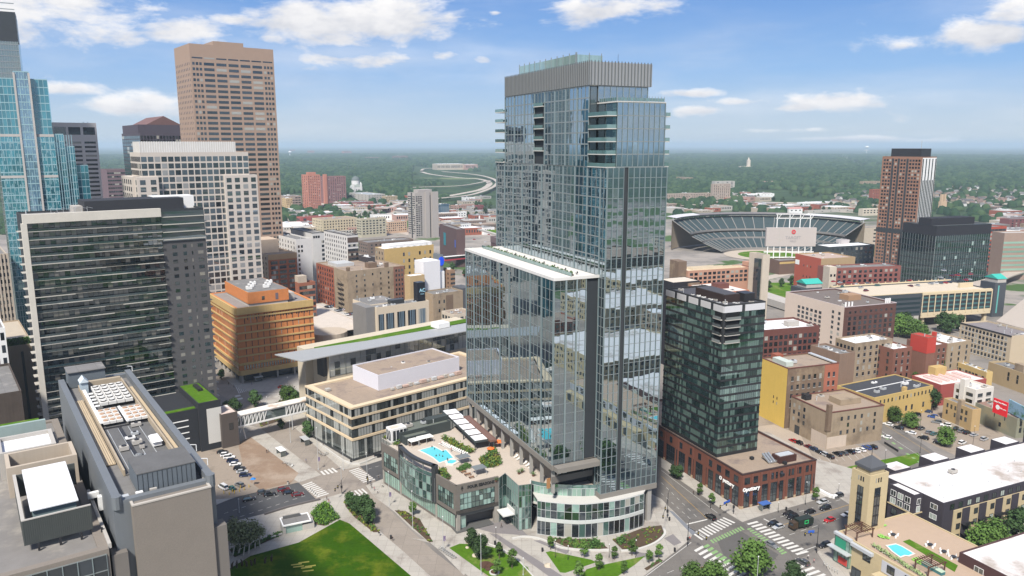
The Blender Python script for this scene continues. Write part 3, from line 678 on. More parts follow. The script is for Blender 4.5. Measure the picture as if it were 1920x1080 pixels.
um = thing('patio_umbrella', 'larger orange umbrella beside the tower wall', 'umbrella', G(934,838,Z1), 0)
m = MB(); k = 8
m.add([(1.9*math.cos(6.283*i/k), 1.9*math.sin(6.283*i/k), 2.3) for i in range(k)]+[(0,0,3.0)]+[(1.9*math.cos(6.283*i/k), 1.9*math.sin(6.283*i/k), 2.2) for i in range(k)]+[(0,0,2.9)], [(i,(i+1)%k,k) for i in range(k)]+[((i+1)%k+k+1,i+k+1,2*k+1) for i in range(k)]+[(i,i+k+1,(i+1)%k+k+1,(i+1)%k) for i in range(k)])
m.build('canopy', mat('orange_fabric', (.75,.16,.035), var=.05), um); m = MB(); m.cyl(0,0,0,2.9,.04,n=6); m.build('pole', steel, um)
copy_tree(um, G(920,849,Z1), 0, .8, 'smaller orange umbrella in front of the garden bed')
sh = [((868,868),'grey shade roof beside the hot tub'),((898,889),'small grey shade roof at the edge of the lawn terrace')]
for (x, y), lb in sh:
    o = thing('shade_shelter', lb, 'shelter', G(x, y, Z1), R(30)); m = MB(); m.box(-2.3,2.3,-1.8,1.8,2.6,2.75); m.build('roof', mat('shade_grey', (.16,.18,.19)), o)
    for a in (-2.1, 2.0):
        for c in (-1.7, 1.6): m = MB(); m.box(a,a+.1,c,c+.1,0,2.6); m.build('post', steel, o)
planter = mat('pale_planter_wall', (.5,.47,.42), var=.06)
yel = mat('garden_yellow_green', (.17,.20,.03), var=.5, scale=1.)
rr = random.Random(11)
def bed(label, px, z, h, n, size=1., mats=None, cat='garden bed', rim=True, name='garden_bed'):
    pts = [G(x, y, z) for x, y in px]; c = sum(pts, Vector())/len(pts); o = thing(name, label, cat, (c.x, c.y, z))
    loc_ = [(p-c).xy for p in pts]
    m = MB(); sl_ = mat('soil', (.075,.05,.03), var=.3); m.prism(loc_, 0, .45 if rim else .06, 0, 1); m.build('planter_wall' if rim else 'soil', [planter if rim else sl_, sl_], o)
    x0, x1 = min(p.x for p in loc_), max(p.x for p in loc_); y0, y1 = min(p.y for p in loc_), max(p.y for p in loc_)
    def inside(x, y):
        k = False; n_ = len(loc_)
        for i in range(n_):
            a, b_ = loc_[i], loc_[(i+1)%n_]
            if (a.y > y) != (b_.y > y) and x < (b_.x-a.x)*(y-a.y)/(b_.y-a.y)+a.x: k = not k
        return k
    m = MB(); k = 0
    while k < n:
        x, y = rr.uniform(x0, x1), rr.uniform(y0, y1)
        if inside(x, y): blob_bush(m, x, y, .4 if rim else .05, .55*size, h*rr.uniform(.4, 1.2), 12, rr, rr.randrange(len(mats or [1]))); k += 1
    m.build('foliage', mats or [bushm], o); return o
gm1 = [bushm, mat('mid_leaves', (.09,.17,.04), var=.35, scale=2.), yel]
bed('long hedge bed between the loungers and the white pergola', [(826,824),(833,820),(884,843),(889,850),(880,853),(868,848)], Z1, 1.3, 90, mats=gm1)
bed('large mixed garden bed beside the long terrace', [(898,864),(922,843),(934,850),(942,872),(925,879),(906,880)], Z1, 1.6, 130, mats=gm1)
bed('low hedge strip along the seating terrace', [(856,880),(880,872),(884,877),(862,887)], Z1, 1.0, 50, mats=[bushm])
bed('shrub bed in the front corner of the podium roof', [(816,884),(832,878),(846,898),(838,905)], Z1, 1.1, 40, mats=gm1)
bed('planting strip at the back corner with the yellow sculpture', [(716,822),(728,815),(752,831),(744,838)], Z1, 1.2, 40, mats=gm1)
ys = thing('garden_sculpture', 'bright yellow abstract sculpture on the podium corner', 'sculpture', G(733,824,Z1+.4)); m = MB()
for i in range(7): m.bar((math.cos(i)*.7, math.sin(i)*.7, .2), (math.cos(i*2.1+1)*.7, math.sin(i*2.1+1)*.7, 2.2), .22, 6)
m.build('loops', mat('bright_yellow', (.7,.5,.02), var=.03), ys)
for i, (x, y) in enumerate([(930,903),(973,889),(979,886),(1000,893)]):
    o = thing('potted_palm', 'potted palm at the rail of the tower terrace', 'plant', G(x, y, Z1), 0, 'potted palms on the tower terrace'); m = MB(); m.cyl(0,0,0,.6,.4,.5,n=10); m.build('pot', mat('terracotta_dark', (.13,.06,.045)), o)
    m = MB()
    for k in range(16):
        a = k*2.399; e = .3+.9*(k/16); p1 = Vector((math.cos(a)*.6, math.sin(a)*.6, .6+e)); p2 = Vector((math.cos(a)*1.3, math.sin(a)*1.3, .5+e*.9)); w_ = Vector((-math.sin(a), math.cos(a), 0))*.13
        m.add([(0,0,.6), p1-w_, p2, p1+w_], [(0,1,2,3)])
    m.build('fronds', bushm, o)
tab0 = thing('bench_table', 'wooden picnic table on the podium corner terrace', 'table', G(877,891,Z1), R(30), 'wooden tables on the corner terrace')
m = MB(); m.box(-1.2,1.2,-.4,.4,.7,.76); m.build('tabletop', mat('teak', (.30,.17,.10)), tab0); m = MB(); m.box(-1.2,1.2,-.85,-.6,.42,.47); m.build('bench_seat', MATS['teak'], tab0); m = MB(); m.box(-1.2,1.2,.6,.85,.42,.47); m.build('bench_seat', MATS['teak'], tab0)
m = MB(); [m.box(a,a+.1,-.8,.8,0,.42) for a in (-1,.9)]; [m.box(a,a+.1,-.1,.1,.42,.7) for a in (-1,.9)]; m.build('leg_frame', black, tab0)
for (x, y) in ((869,886),(884,896),(1062,884),(1082,888),(1096,886),(1110,890)): copy_tree(tab0, G(x, y, Z1), R(30), .8, None if x < 900 else 'wooden table under the overhanging tower corner', None if x < 900 else 'tables under the tower corner')
sw = bld('white_link_bridge', 'short white glazed link behind the dark service block', 'footbridge', (733,806), 718.5, 762, 21.2, 36, white, mat('link_roof', (.62,.5,.42), c2=(.7,.67,.62)), par=.2, zb=15.8, D=4.2)
for i in range(2):
    part(sw, 'window', darkgl, [(-.06,0.02,.35+i*1.9,1.95+i*1.9,16.4,20.4)])
    m = MB(); m.bar((-.1,.35+i*1.9,20.4),(-.1,1.95+i*1.9,16.4),.12); m.build('brace', white, sw.root)
for i in range(12): part(sw, 'window', darkgl, [(.8+i*1.55,2.0+i*1.55,-.06,.02,16.4,20.4)]) if i*1.55+2 < sw.W else None
# ------------------------------------------------------------- ground, streets, pavements, markings
def ground_mat():
    m = D_.materials.new('ground_far_green'); m.use_nodes = True; t = m.node_tree; n = t.nodes; b = n['Principled BSDF']; b.inputs['Roughness'].default_value = .95; b.inputs['Specular IOR Level'].default_value = .1
    tc = n.new('ShaderNodeTexCoord'); cd = n.new('ShaderNodeVectorMath'); cd.operation = 'LENGTH'; t.links.new(tc.outputs['Object'], cd.inputs[0])
    def nz(s, d=6, ro=.6):
        k = n.new('ShaderNodeTexNoise'); k.inputs['Scale'].default_value = s; k.inputs['Detail'].default_value = d; k.inputs['Roughness'].default_value = ro; t.links.new(tc.outputs['Object'], k.inputs['Vector']); return k.outputs[0]
    def mixc(f, a, c):
        k = n.new('ShaderNodeMix'); k.data_type = 'RGBA'
        t.links.new(f, k.inputs['Factor'])
        for i, q in ((6, a), (7, c)):
            if isinstance(q, tuple): k.inputs[i].default_value = (*q, 1)
            else: t.links.new(q, k.inputs[i])
        return k.outputs[2]
    def rng(x, a, c):
        k = n.new('ShaderNodeMapRange'); t.links.new(x, k.inputs[0]); k.inputs[1].default_value = a; k.inputs[2].default_value = c; k.interpolation_type = 'SMOOTHSTEP'; return k.outputs[0]
    wood = mixc(rng(nz(.012, 8, .7), .35, .65), (.020,.042,.020), (.05,.085,.035))
    wood = mixc(rng(nz(.0022, 5, .6), .60, .68), wood, (.16,.19,.09))
    town = mixc(rng(nz(.02, 8, .7), .40, .60), (.20,.185,.17), (.30,.27,.24))
    town = mixc(rng(nz(.008, 5, .6), .50, .56), town, (.06,.11,.035))
    t.links.new(mixc(rng(cd.outputs['Value'], 1250, 1750), town, wood), b.inputs['Base Color'])
    return m
q = MB(); rings = [0, 60, 150, 300, 600, 1000, 1500, 2500, 4000, 6000, 9000, 14000, 22000, 35000, 60000, 110000]; na = 48; vs_ = [(0,0,-.02)]
for r_ in rings[1:]: vs_ += [(r_*math.sin(6.28318*i/na), r_*math.cos(6.28318*i/na), -.02) for i in range(na)]
fs_ = [(0, 1+(i+1)%na, 1+i) for i in range(na)]
for k in range(len(rings)-2):
    a = 1+k*na; c = a+na; fs_ += [(a+i, a+(i+1)%na, c+(i+1)%na, c+i) for i in range(na)]
q.add(vs_, fs_); struct('ground', q, ground_mat())
asphalt = mat('asphalt', (.155,.143,.13), var=.2, scale=.08, fine=.14, grid=9, c2=(.11,.105,.10), c2amt=.35, c2scale=.05)
asphdark = mat('asphalt_dark', (.075,.075,.077), var=.15, scale=.08, fine=.08)
concroad = mat('concrete_road', (.27,.235,.20), var=.12, scale=.1, fine=.1, grid=6, c2=(.2,.175,.155), c2amt=.25, c2scale=.08)
walk = mat('pavement_concrete', (.39,.365,.325), var=.1, scale=.3, fine=.08, grid=3.2, c2=(.28,.25,.22), c2amt=.3, c2scale=.09)
walkgrey = mat('pavement_grey', (.19,.175,.175), var=.1, scale=.3, fine=.05)
dirt = mat('bare_dirt', (.235,.165,.115), var=.15, scale=.12, fine=.1, c2=(.30,.235,.18), c2amt=.5, c2scale=.06)
gravel = mat('gravel_lot', (.27,.225,.18), var=.12, scale=.1, fine=.08, c2=(.18,.15,.12), c2amt=.3)
lawnm = mat('lawn_green', (.028,.074,.002), var=.35, scale=.12, fine=.3, spec=.03, c2=(.085,.115,.008), c2amt=.45, c2scale=.11)
grassm = mat('rough_grass', (.07,.15,.012), var=.3, scale=.1, fine=.3, spec=.03, c2=(.15,.17,.05), c2amt=.3, c2scale=.1)
paint = mat('road_paint_white', (.55,.54,.51), var=.3, scale=1.5)
ypaint = mat('road_paint_yellow', (.45,.27,.06), var=.1, scale=1.5)
gpaint = mat('road_paint_green', (.20,.33,.14), var=.3, scale=1.2)
kerbm = mat('kerb_stone', (.42,.40,.37), var=.08, scale=.5)
def sheet(name, px, z, m, zz=None, world=False):
    pts = [Vector((*p, 0)) if world else G(p[0], p[1], 0) for p in px]
    b = bmesh.new(); vs = [b.verts.new((p.x, p.y, z)) for p in pts]; f = b.faces.new(vs)
    if f.normal.z == 0: f.normal_update()
    bmesh.ops.triangulate(b, faces=[f]); bmesh.ops.recalc_face_normals(b, faces=b.faces[:])
    me = D_.meshes.new(name); b.to_mesh(me); b.free()
    if me.polygons and me.polygons[0].normal.z < 0: me.flip_normals()
    me.materials.append(m); o = link(name, me); o['kind'] = 'structure'; return o
def raised(name, px, m, z0=-.01, z1=.13, world=False, kerb=True):
    """a pavement with a real kerb step"""
    pts = [Vector((*p, 0)) if world else G(p[0], p[1], 0) for p in px]
    b = bmesh.new(); vs = [b.verts.new((p.x, p.y, z1)) for p in pts]; f = b.faces.new(vs); f.normal_update()
    if f.normal.z < 0: f.normal_flip()
    r_ = bmesh.ops.extrude_face_region(b, geom=[f]); 
    for e in r_['geom']:
        if isinstance(e, bmesh.types.BMVert): e.co.z = z0
    top = [x for x in b.faces if len(x.verts) == len(pts)]; bmesh.ops.triangulate(b, faces=top)
    bmesh.ops.recalc_face_normals(b, faces=b.faces[:]); me = D_.meshes.new(name); b.to_mesh(me); b.free()
    me.materials.append(m); me.materials.append(kerbm)
    for p in me.polygons:
        if abs(p.normal.z) < .5: p.material_index = 1
    o = link(name, me); o['kind'] = 'structure'; return o
# streets (sheets a centimetre apart)
sheet('street_base', [(-260,180),(330,180),(420,420),(480,620),(-330,620)], .004, mat('street_base', (.22,.20,.18), var=.15, scale=.05, fine=.08, c2=(.15,.14,.13), c2amt=.4, c2scale=.03), world=True)
sheet('road', [(340,700),(420,690),(470,735),(548,800),(640,872),(660,890),(700,925),(760,985),(815,1035),(900,1100),(640,1100),(720,1000),(650,930),(602,900),(488,806),(430,750),(380,720)], .01, concroad)
sheet('road', [(180,1030),(432,934),(602,888),(642,876),(720,852),(770,838),(860,800),(950,760),(1000,810),(900,830),(770,880),(686,912),(644,928),(470,985),(200,1060)], .02, asphdark)
sheet('junction', [(560,905),(602,888),(642,878),(672,872),(705,902),(686,914),(700,935),(655,940),(640,926),(597,940)], .03, concroad)
sheet('road', [(400,712),(470,690),(600,672),(720,640),(860,560),(880,600),(720,690),(620,712),(480,735),(430,745)], .012, concroad)
sheet('road', [(1180,800),(1230,840),(1290,885),(1400,985),(1560,1105),(1360,1105),(1225,930),(1150,840)], .01, asphalt)
sheet('road', [(1040,1140),(1209,1080),(1293,1013),(1392,978),(1522,939),(1700,885),(1900,830),(1960,900),(1700,975),(1562,1012),(1480,1060),(1330,1130),(1150,1200)], .02, asphalt)
sheet('junction', [(1345,1015),(1388,995),(1460,1040),(1420,1085),(1365,1060)], .03, mat('asphalt_patch', (.10,.095,.09), var=.12, scale=.1, fine=.1))
sheet('road', [(1610,790),(1640,765),(1700,812),(1800,880),(1850,925),(1780,925),(1720,885),(1648,830)], .01, asphalt)
sheet('car_park', [(1400,700),(1480,770),(1530,800),(1640,850),(1700,900),(1640,930),(1530,880),(1440,840),(1400,800)], .008, gravel)
sheet('car_park', [(1640,765),(1700,740),(1790,735),(1900,830),(1890,870),(1830,872),(1740,830),(1680,800)], .009, gravel)
sheet('car_park', [(350,838),(440,828),(560,905),(432,935),(390,938)], .14, gravel)
sheet('bare_ground', [(446,830),(470,820),(560,888),(547,905),(490,920),(470,905),(455,870)], .15, dirt)
sheet('dirt_yard', [(1418,800),(1450,796),(1500,815),(1530,868),(1440,850)], .012, mat('yard_concrete', (.36,.30,.24), var=.12, scale=.15, fine=.1))
# pavements
raised('pavement', [(380,815),(455,795),(488,803),(602,891),(560,905),(485,918),(432,936),(300,990),(330,850)], walk)
raised('pavement', [(425,712),(500,700),(600,695),(620,715),(560,735),(500,735),(470,735),(440,725)], walk)
raised('pavement', [(550,800),(470,738),(560,735),(620,720),(760,800),(860,770),(900,780),(870,810),(719,862),(687,872),(642,881)], walk)
raised('pavement', [(686,911),(719,898),(800,868),(860,840),(930,800),(1100,860),(1228,930),(1240,936),(1301,997),(1293,1013),(1209,1079),(1120,1120),(930,1120),(875,1078),(812,1022),(772,992),(740,960),(700,930)], walk)
raised('pavement', [(642,925),(652,932),(710,995),(757,1035),(850,1120),(400,1120),(380,1030),(410,985),(495,964),(585,941)], walk)
raised('pavement', [(1240,800),(1240,876),(1360,960),(1392,979),(1430,966),(1522,940),(1590,918),(1600,880),(1530,860),(1440,810)], walk)
raised('pavement', [(1532,1036),(1562,1010),(1700,970),(1920,890),(1980,1000),(1900,1140),(1600,1140)], walk)
raised('pavement', [(1536,876),(1600,900),(1720,882),(1760,910),(1600,950),(1560,925)], walk, z1=.10)
def decal(name, px, z, m): return sheet(name, px, z, m)
decal('paving_band', [(918,1001),(932,1002),(1085,1100),(1055,1100)], .137, walkgrey)
decal('paving_band', [(870,985),(935,975),(975,990),(990,1005),(925,1000)], .138, walkgrey)
decal('paving_band', [(1020,1013),(1070,1030),(1062,1040),(1000,1014)], .138, walkgrey)
decal('paving_band', [(1253,957),(1262,960),(1305,1000),(1298,1004)], .139, mat('paving_blue_grey', (.17,.18,.20)))
decal('paving_band', [(1245,1010),(1262,1002),(1278,1018),(1264,1024)], .139, walkgrey)
decal('paving_band', [(1190,1035),(1225,1040),(1240,1046),(1194,1046)], .139, walkgrey)
lawn_px = [(421,1073),(470,1043),(560,1018),(637,975),(655,982),(770,1080),(800,1120),(380,1120)]
decal('lawn', lawn_px, .16, lawnm)
for i, px in enumerate([[(842,1028),(862,1020),(905,1022),(935,1030),(990,1065),(1010,1110),(960,1110),(900,1070)], [(1023,1036),(1032,1034),(1108,1050),(1118,1055),(1060,1075),(1050,1074)], [(1100,1068),(1120,1062),(1210,1043),(1190,1060),(1130,1100),(1080,1095)]]):
    decal('lawn', px, .15+.001*i, grassm)
decal('planting_ground', [(770,1010),(915,1022),(870,1080),(812,1020)], .14, walk)
decal('planting_ground', [(872,1015),(885,1010),(990,1090),(920,1090),(885,1055)], .146, mat('gravel_bed', (.30,.25,.20), var=.15, scale=1.))
decal('lawn', [(1545,885),(1600,873),(1720,849),(1735,862),(1690,880),(1610,905),(1560,905)], .012, grassm)
lotl = [(1528,860),(1560,905),(1600,920)]
# curved planting beds in front of the podium
mulch = mat('mulch_brown', (.085,.045,.03), var=.25, scale=.6, fine=.2)
# markings
def stripes(quad, n, z, m, duty=.5, name='crosswalk_stripe', skip=()):
    """quad: tl, tr, br, bl sight lines; the stripes run tl-tr and repeat down to bl-br"""
    tl, tr, br, bl = [G(x, y) for x, y in quad]; q = MB()
    for i in range(n):
        if i in skip: continue
        a, b_ = (i+.0)/(n-1+duty), (i+duty)/(n-1+duty)
        q.flat([tl.lerp(bl, a).xy, tr.lerp(br, a).xy, tr.lerp(br, b_).xy, tl.lerp(bl, b_).xy], z)
    return struct('crosswalk', q, m)
stripes([(566,910),(585,903),(617,926),(594,933)], 9, .035, paint)
stripes([(654,883),(673,877),(704,899),(681,905)], 9, .035, paint)
stripes([(600,884),(607,891),(634,885),(624,877)], 4, .035, paint, .55)
stripes([(657,922),(667,932),(690,925),(680,916)], 4, .035, paint, .5)
stripes([(1297,1000),(1316,1013),(1379,980),(1357,970)], 11, .035, paint)
stripes([(1400,982),(1419,977),(1517,1035),(1495,1041)], 12, .035, paint)
stripes([(1301,1032),(1317,1023),(1400,1075),(1375,1090)], 9, .035, paint)
stripes([(1484,1058),(1504,1050),(1560,1085),(1530,1095)], 6, .035, paint)
stripes([(1331,1013),(1337,1019),(1396,993),(1389,987)], 12, .04, gpaint, .55)
stripes([(1400,992),(1407,990),(1442,1012),(1432,1015)], 7, .04, gpaint, .55)
stripes([(1318,1025),(1327,1020),(1372,1052),(1360,1058)], 6, .04, gpaint, .6)
stripes([(1456,1030),(1463,1026),(1476,1036),(1466,1040)], 3, .04, gpaint, .6)
stripes([(440,742),(450,740),(456,748),(446,750)], 2, .02, paint)
stripes([(422,762),(426,768),(455,760),(448,754)], 5, .02, paint)
stripes([(440,722),(448,738),(472,731),(462,718)], 8, .02, paint)
def dash(p, q_, n, duty, wd, z, m, name='lane_line'):
    a, b_ = G(*p), G(*q_); d = (b_-a); Ln = d.length; d /= Ln; s_ = Vector((-d.y, d.x, 0))*wd/2; q = MB()
    for i in range(n):
        c, e = a+d*(Ln*i/n), a+d*(Ln*(i+duty)/n); q.flat([(c-s_).xy, (e-s_).xy, (e+s_).xy, (c+s_).xy], z)
    return struct(name, q, m)
for args in [((432,975),(580,927),9,.5,.14,.035,paint),((420,963),(560,917),9,.5,.14,.035,paint),((580,915),(597,930),1,1,.5,.035,paint),((690,880),(770,855),6,.5,.14,.035,paint),((705,893),(800,862),6,.5,.14,.035,paint),
    ((1284,984),(1326,974),1,1,.6,.035,paint),((1240,905),(1312,975),7,.45,.15,.035,paint),((1240,882),(1345,962),1,1,.14,.035,paint),((1240,925),(1300,978),6,.45,.15,.035,paint),((1240,893),(1325,972),1,1,.16,.035,ypaint),
    ((1432,973),(1442,978),1,1,.5,.035,paint),((1445,975),(1600,930),9,.5,.15,.035,paint),((1465,985),(1620,938),1,1,.16,.035,ypaint),((1480,1003),(1640,950),8,.5,.15,.035,paint),((1500,1035),(1565,1012),1,1,.25,.035,paint),
    ((1225,1085),(1300,1055),3,.5,.15,.035,paint),((1210,1081),(1296,1017),1,1,.2,.035,paint),((1290,1075),(1320,1062),1,1,.15,.035,ypaint),
    ((1660,797),(1850,915),1,1,.14,.02,ypaint),((1640,800),(1790,898),1,1,.14,.02,paint),((1700,850),(1780,905),7,.4,1.2,.02,gpaint),((1648,812),(1700,848),4,.4,1.2,.02,gpaint)]: dash(*args)
for i in range(8): dash((1535+i*13, 858-i*1.5), (1545+i*13, 868-i*1.5), 1, 1, .12, .02, paint)
# ------------------------------------------------------------- buildings on the left
LA = 37.5
def bY(name, label, cat, C, xL, xR, Y, wall, roof=None, ang=LA, **k):
    zt = HY(Y, C[1], C[0]); return bld(name, label, cat, C, xL, xR, zt, ang, wall, roof, **k)
def ztop(top, base, zb=0):
    return HY(G(base[0], base[1], zb).y, top[1], top[0])
def loc(b, px, py, z):
    p = G(px, py, z)-b.C0; return (p.x*b.u.x+p.y*b.u.y, p.x*b.v.x+p.y*b.v.y)
def band(b, face, z0, z1, m, a0=0., a1=1., out=.12, name='band', x=0., y=0.):
    A0, A1 = fr(b, face, a0), fr(b, face, a1)
    if face == 'R': return part(b, name, m, [(A0, A1, y-out, y+.05, z0, z1)])
    return part(b, name, m, [(x-out, x+.05, A0, A1, z0, z1)])
cream = mat('cream_stone', (.50,.44,.36), streak=.08); brickred = mat('red_brick', (.27,.085,.05), var=.15, streak=.1, scale=.5)
orangeb = mat('orange_brick', (.50,.19,.065), var=.2, streak=.08, scale=.5); brown = mat('brown_brick', (.165,.115,.08), var=.15, streak=.15, scale=.4, c2=(.24,.18,.12), c2amt=.4)
tanb = mat('tan_brick', (.30,.235,.165), var=.15, streak=.15, scale=.3, c2=(.2,.155,.11), c2amt=.4); whiteb = mat('white_painted_wall', (.56,.55,.54), var=.06, streak=.07)
yellowb = mat('yellow_brick', (.47,.33,.135), var=.12, streak=.1, scale=.4); pinkst = mat('pink_brown_granite', (.335,.24,.185), var=.07, streak=.07)
dkb = mat('dark_red_brick', (.13,.05,.04), var=.15, streak=.12, scale=.5); sandst = mat('sand_concrete', (.42,.36,.29), var=.1, streak=.12)
ochre = mat('ochre_concrete', (.47,.33,.14), var=.12, streak=.15, scale=.4)
# grey stone and metal tower block, bottom left
bluem = mat('blue_grey_cladding', (.17,.185,.20), var=.07, streak=.06, rough=.5, metal=.2); stonef = mat('grey_granite_panels', (.205,.18,.155), var=.08, scale=.35, fine=.15)
mq = bld('office_block', 'big grey stone and metal office block with fans on its roof, lower left', 'office block', (211,943), 61, 402, 62, 35.7, bluem, roofgrey, par=1.2, parw=1.5, D=93.7)
part(mq, 'end_wall', stonef, [(mq.W*.16, mq.W*.93, -2.2, .4, 0, 61.2)]); part(mq, 'wall_cap', mat('wall_cap', (.42,.39,.35)), [(mq.W*.155, mq.W*.935, -2.3, -1.7, 61.2, 61.5), (mq.W*.155, mq.W*.18, -1.7, 3, 61.2, 61.5), (mq.W*.91, mq.W*.935, -1.7, 3, 61.2, 61.5)])
part(mq, 'corner_pier', mat('dark_stone_pier', (.16,.145,.13), var=.1), [(-1.2, 1.6, -1.6, 1.6, 0, 52)]); part(mq, 'corner_pier', MATS['dark_stone_pier'], [(mq.W-1.4, mq.W+1.4, -1.6, 1.6, 0, 52)])
for x in (0, mq.W-1.5):
    q = MB(); q.prism([(x, 0), (x+1.5, 0), (x+1.5, mq.D), (x, mq.D)], 62.0, 62.9); q.cyl(x+.75, .3, 60.5, 63.1, .95, n=10); q.build('parapet', bluem, mq.root)
beige_deck = mat('beige_roof_deck', (.46,.37,.25), var=.12, scale=.4)
mqf = lambda a, b_: (mq.W*a, mq.D*b_)
part(mq, 'roof_walkway', beige_deck, [(1.7, mq.W*.21, mq.D*.24, mq.D*.80, 61, 61.25)])
part(mq, 'roof_walkway', beige_deck, [(mq.W*.83, mq.W-1.7, mq.D*.22, mq.D*.86, 61, 61.2)])
for i in range(5): part(mq, 'roof_seam', black, [(2+i*.45, 2.05+i*.45, mq.D*.24, mq.D*.8, 61.26, 61.3)])
part(mq, 'inner_parapet', mat('inner_parapet_tan', (.36,.30,.22), var=.15), [(mq.W*.225, mq.W*.245, mq.D*.16, mq.D*.93, 60.9, 62.2), (mq.W*.80, mq.W*.82, mq.D*.16, mq.D*.93, 60.9, 62.6), (mq.W*.245, mq.W*.8, mq.D*.92, mq.D*.935, 60.9, 63)])
rk = mat('roof_ballast', (.115,.115,.115), var=.25, scale=.25, fine=.15)
part(mq, 'inner_roof', rk, [(mq.W*.245, mq.W*.80, mq.D*.16, mq.D*.92, 60.9, 61.1)])
part(mq, 'roof_seam', black, [(mq.W*.42, mq.W*.47, mq.D*.16, mq.D*.5, 61.1, 61.2), (mq.W*.25, mq.W*.8, mq.D*.5, mq.D*.508, 61.1, 61.25)])
pentm = mat('penthouse_cladding', (.115,.135,.155), var=.08, streak=.08)
q = MB(); q.box(mq.W*.27, mq.W*.85, 3.2, 13, 60.9, 65.2); q.build('penthouse', [pentm], mq.root); part(mq, 'penthouse_roof', rk, [(mq.W*.27-.1, mq.W*.85+.1, 3.1, 13.1, 65.2, 65.4)])
for i in range(24): part(mq, 'panel_seam', MATS['dark_metal'], [(mq.W*.27+i*.46, mq.W*.27+i*.46+.06, 3.12, 3.2, 61, 65.1)]) if i % 2 == 0 else None
part(mq, 'penthouse', pentm, [(mq.W*.12, mq.W*.62, mq.D*.955, mq.D*1.03, 61, 65.5)]); part(mq, 'penthouse_roof', roofgrey, [(mq.W*.11, mq.W*.63, mq.D*.95, mq.D*1.035, 65.5, 65.7)])
fanw = mat('cooling_fan_case', (.58,.57,.54), var=.05)
for i in range(6):
    for j in range(4):
        x, y = mq.W*.36+j*2.0, mq.D*.68+i*3.0; m = MB(); m.box(x, x+1.85, y, y+2.7, 62.1, 62.9); m.cyl(x+.92, y+1.35, 62.9, 63.15, .72, n=12, mi=1); m.cyl(x+.92, y+1.35, 63.15, 63.2, .6, n=12, mi=0); m.build('cooling_fan', [fanw, black], mq.root)
fanb = mat('rusty_fan', (.40,.26,.17), var=.2)
for gx in (0, 1):
    for i in range(4):
        for j in range(3):
            x, y = mq.W*(.28+gx*.29)+j*1.5, mq.D*.515+i*2.9-gx*1+0; m = MB(); m.box(x, x+1.4, y, y+2.6, 61.9, 62.5); m.cyl(x+.7, y+1.3, 62.5, 62.7, .58, n=10, mi=1); m.build('cooling_fan', [fanw, fanb], mq.root)
for (x, y0, y1) in ((.255,.52,.86),(.275,.52,.86),(.55,.50,.64),(.565,.50,.64)):
    m = MB(); m.bar((mq.W*x, mq.D*y0, 62.3), (mq.W*x, mq.D*y1, 62.3), .22, 8); m.build('pipe', white, mq.root)
for i in range(5): m = MB(); m.bar((mq.W*.29, mq.D*(.68+i*.033), 62.2), (mq.W*.35, mq.D*(.68+i*.033), 62.2), .3, 8); m.build('pipe', white, mq.root)
m = MB(); m.prism([(mq.W*.23,mq.D*.87),(mq.W*.33,mq.D*.87),(mq.W*.33,mq.D*.905),(mq.W*.23,mq.D*.905)], 61, 64.3); m.add([(mq.W*.22,mq.D*.865,64.3),(mq.W*.34,mq.D*.865,64.3),(mq.W*.34,mq.D*.91,64.3),(mq.W*.22,mq.D*.91,64.3),(mq.W*.28,mq.D*.865,65.6),(mq.W*.28,mq.D*.91,65.6)], [(0,1,4),(1,2,5,4),(2,3,5),(3,0,4,5)], 1); m.build('roof_hut', [mat('pale_blue_panel', (.35,.42,.47)), mat('pale_blue_roof', (.5,.56,.6))], mq.root)
m = MB(); m.box(mq.W*.66, mq.W*.76, mq.D*.29, mq.D*.335, 61.5, 62.6); m.prism([(mq.W*.65,mq.D*.285),(mq.W*.77,mq.D*.285),(mq.W*.77,mq.D*.34),(mq.W*.65,mq.D*.34)], 62.6, 63.2, top=[(mq.W*.67,mq.D*.295),(mq.W*.75,mq.D*.295),(mq.W*.75,mq.D*.33),(mq.W*.67,mq.D*.33)]); m.build('air_handler', white, mq.root)
m = MB(); c = (mq.W*.40, mq.D*.17); m.cyl(*c, 61, 63.6, .07, n=6)
for i in range(10):
    a, b2 = 2*math.pi*i/10, 2*math.pi*(i+1)/10; m.add([(c[0], c[1]-.1, 64), (c[0]+math.cos(a)*.9, c[1]+.25, 64+math.sin(a)*.9), (c[0]+math.cos(b2)*.9, c[1]+.25, 64+math.sin(b2)*.9)], [(0,1,2),(0,2,1)])
m.build('satellite_dish', steel, mq.root)
clutter(mq, 9, 77, z=61.1, x0=mq.W*.28, x1=mq.W*.6, y0=15, y1=mq.D*.48, big=.7); [part(mq, 'conduit', steel, [(mq.W*.3+i*2.3, mq.W*.3+i*2.3+.1, 14+i*3, mq.D*.49, 61.1, 61.25)]) for i in range(4)]
for y in (.06,.16,.97): m = MB(); m.bar((mq.W+.2, mq.D*y, 62.9),(mq.W+.2, mq.D*y, 64.4), .09, 6); m.bar((mq.W+.2, mq.D*y, 64.4),(mq.W-1.0, mq.D*y, 64.7), .09, 6); m.build('davit_arm', white, mq.root)
for i in range(3): part(mq, 'rooftop_unit', [steel, white, concrete][i], [(1.9+i*2.6, 3.2+i*2.6, 1.6+i*.3, 2.8, 61, 62)])
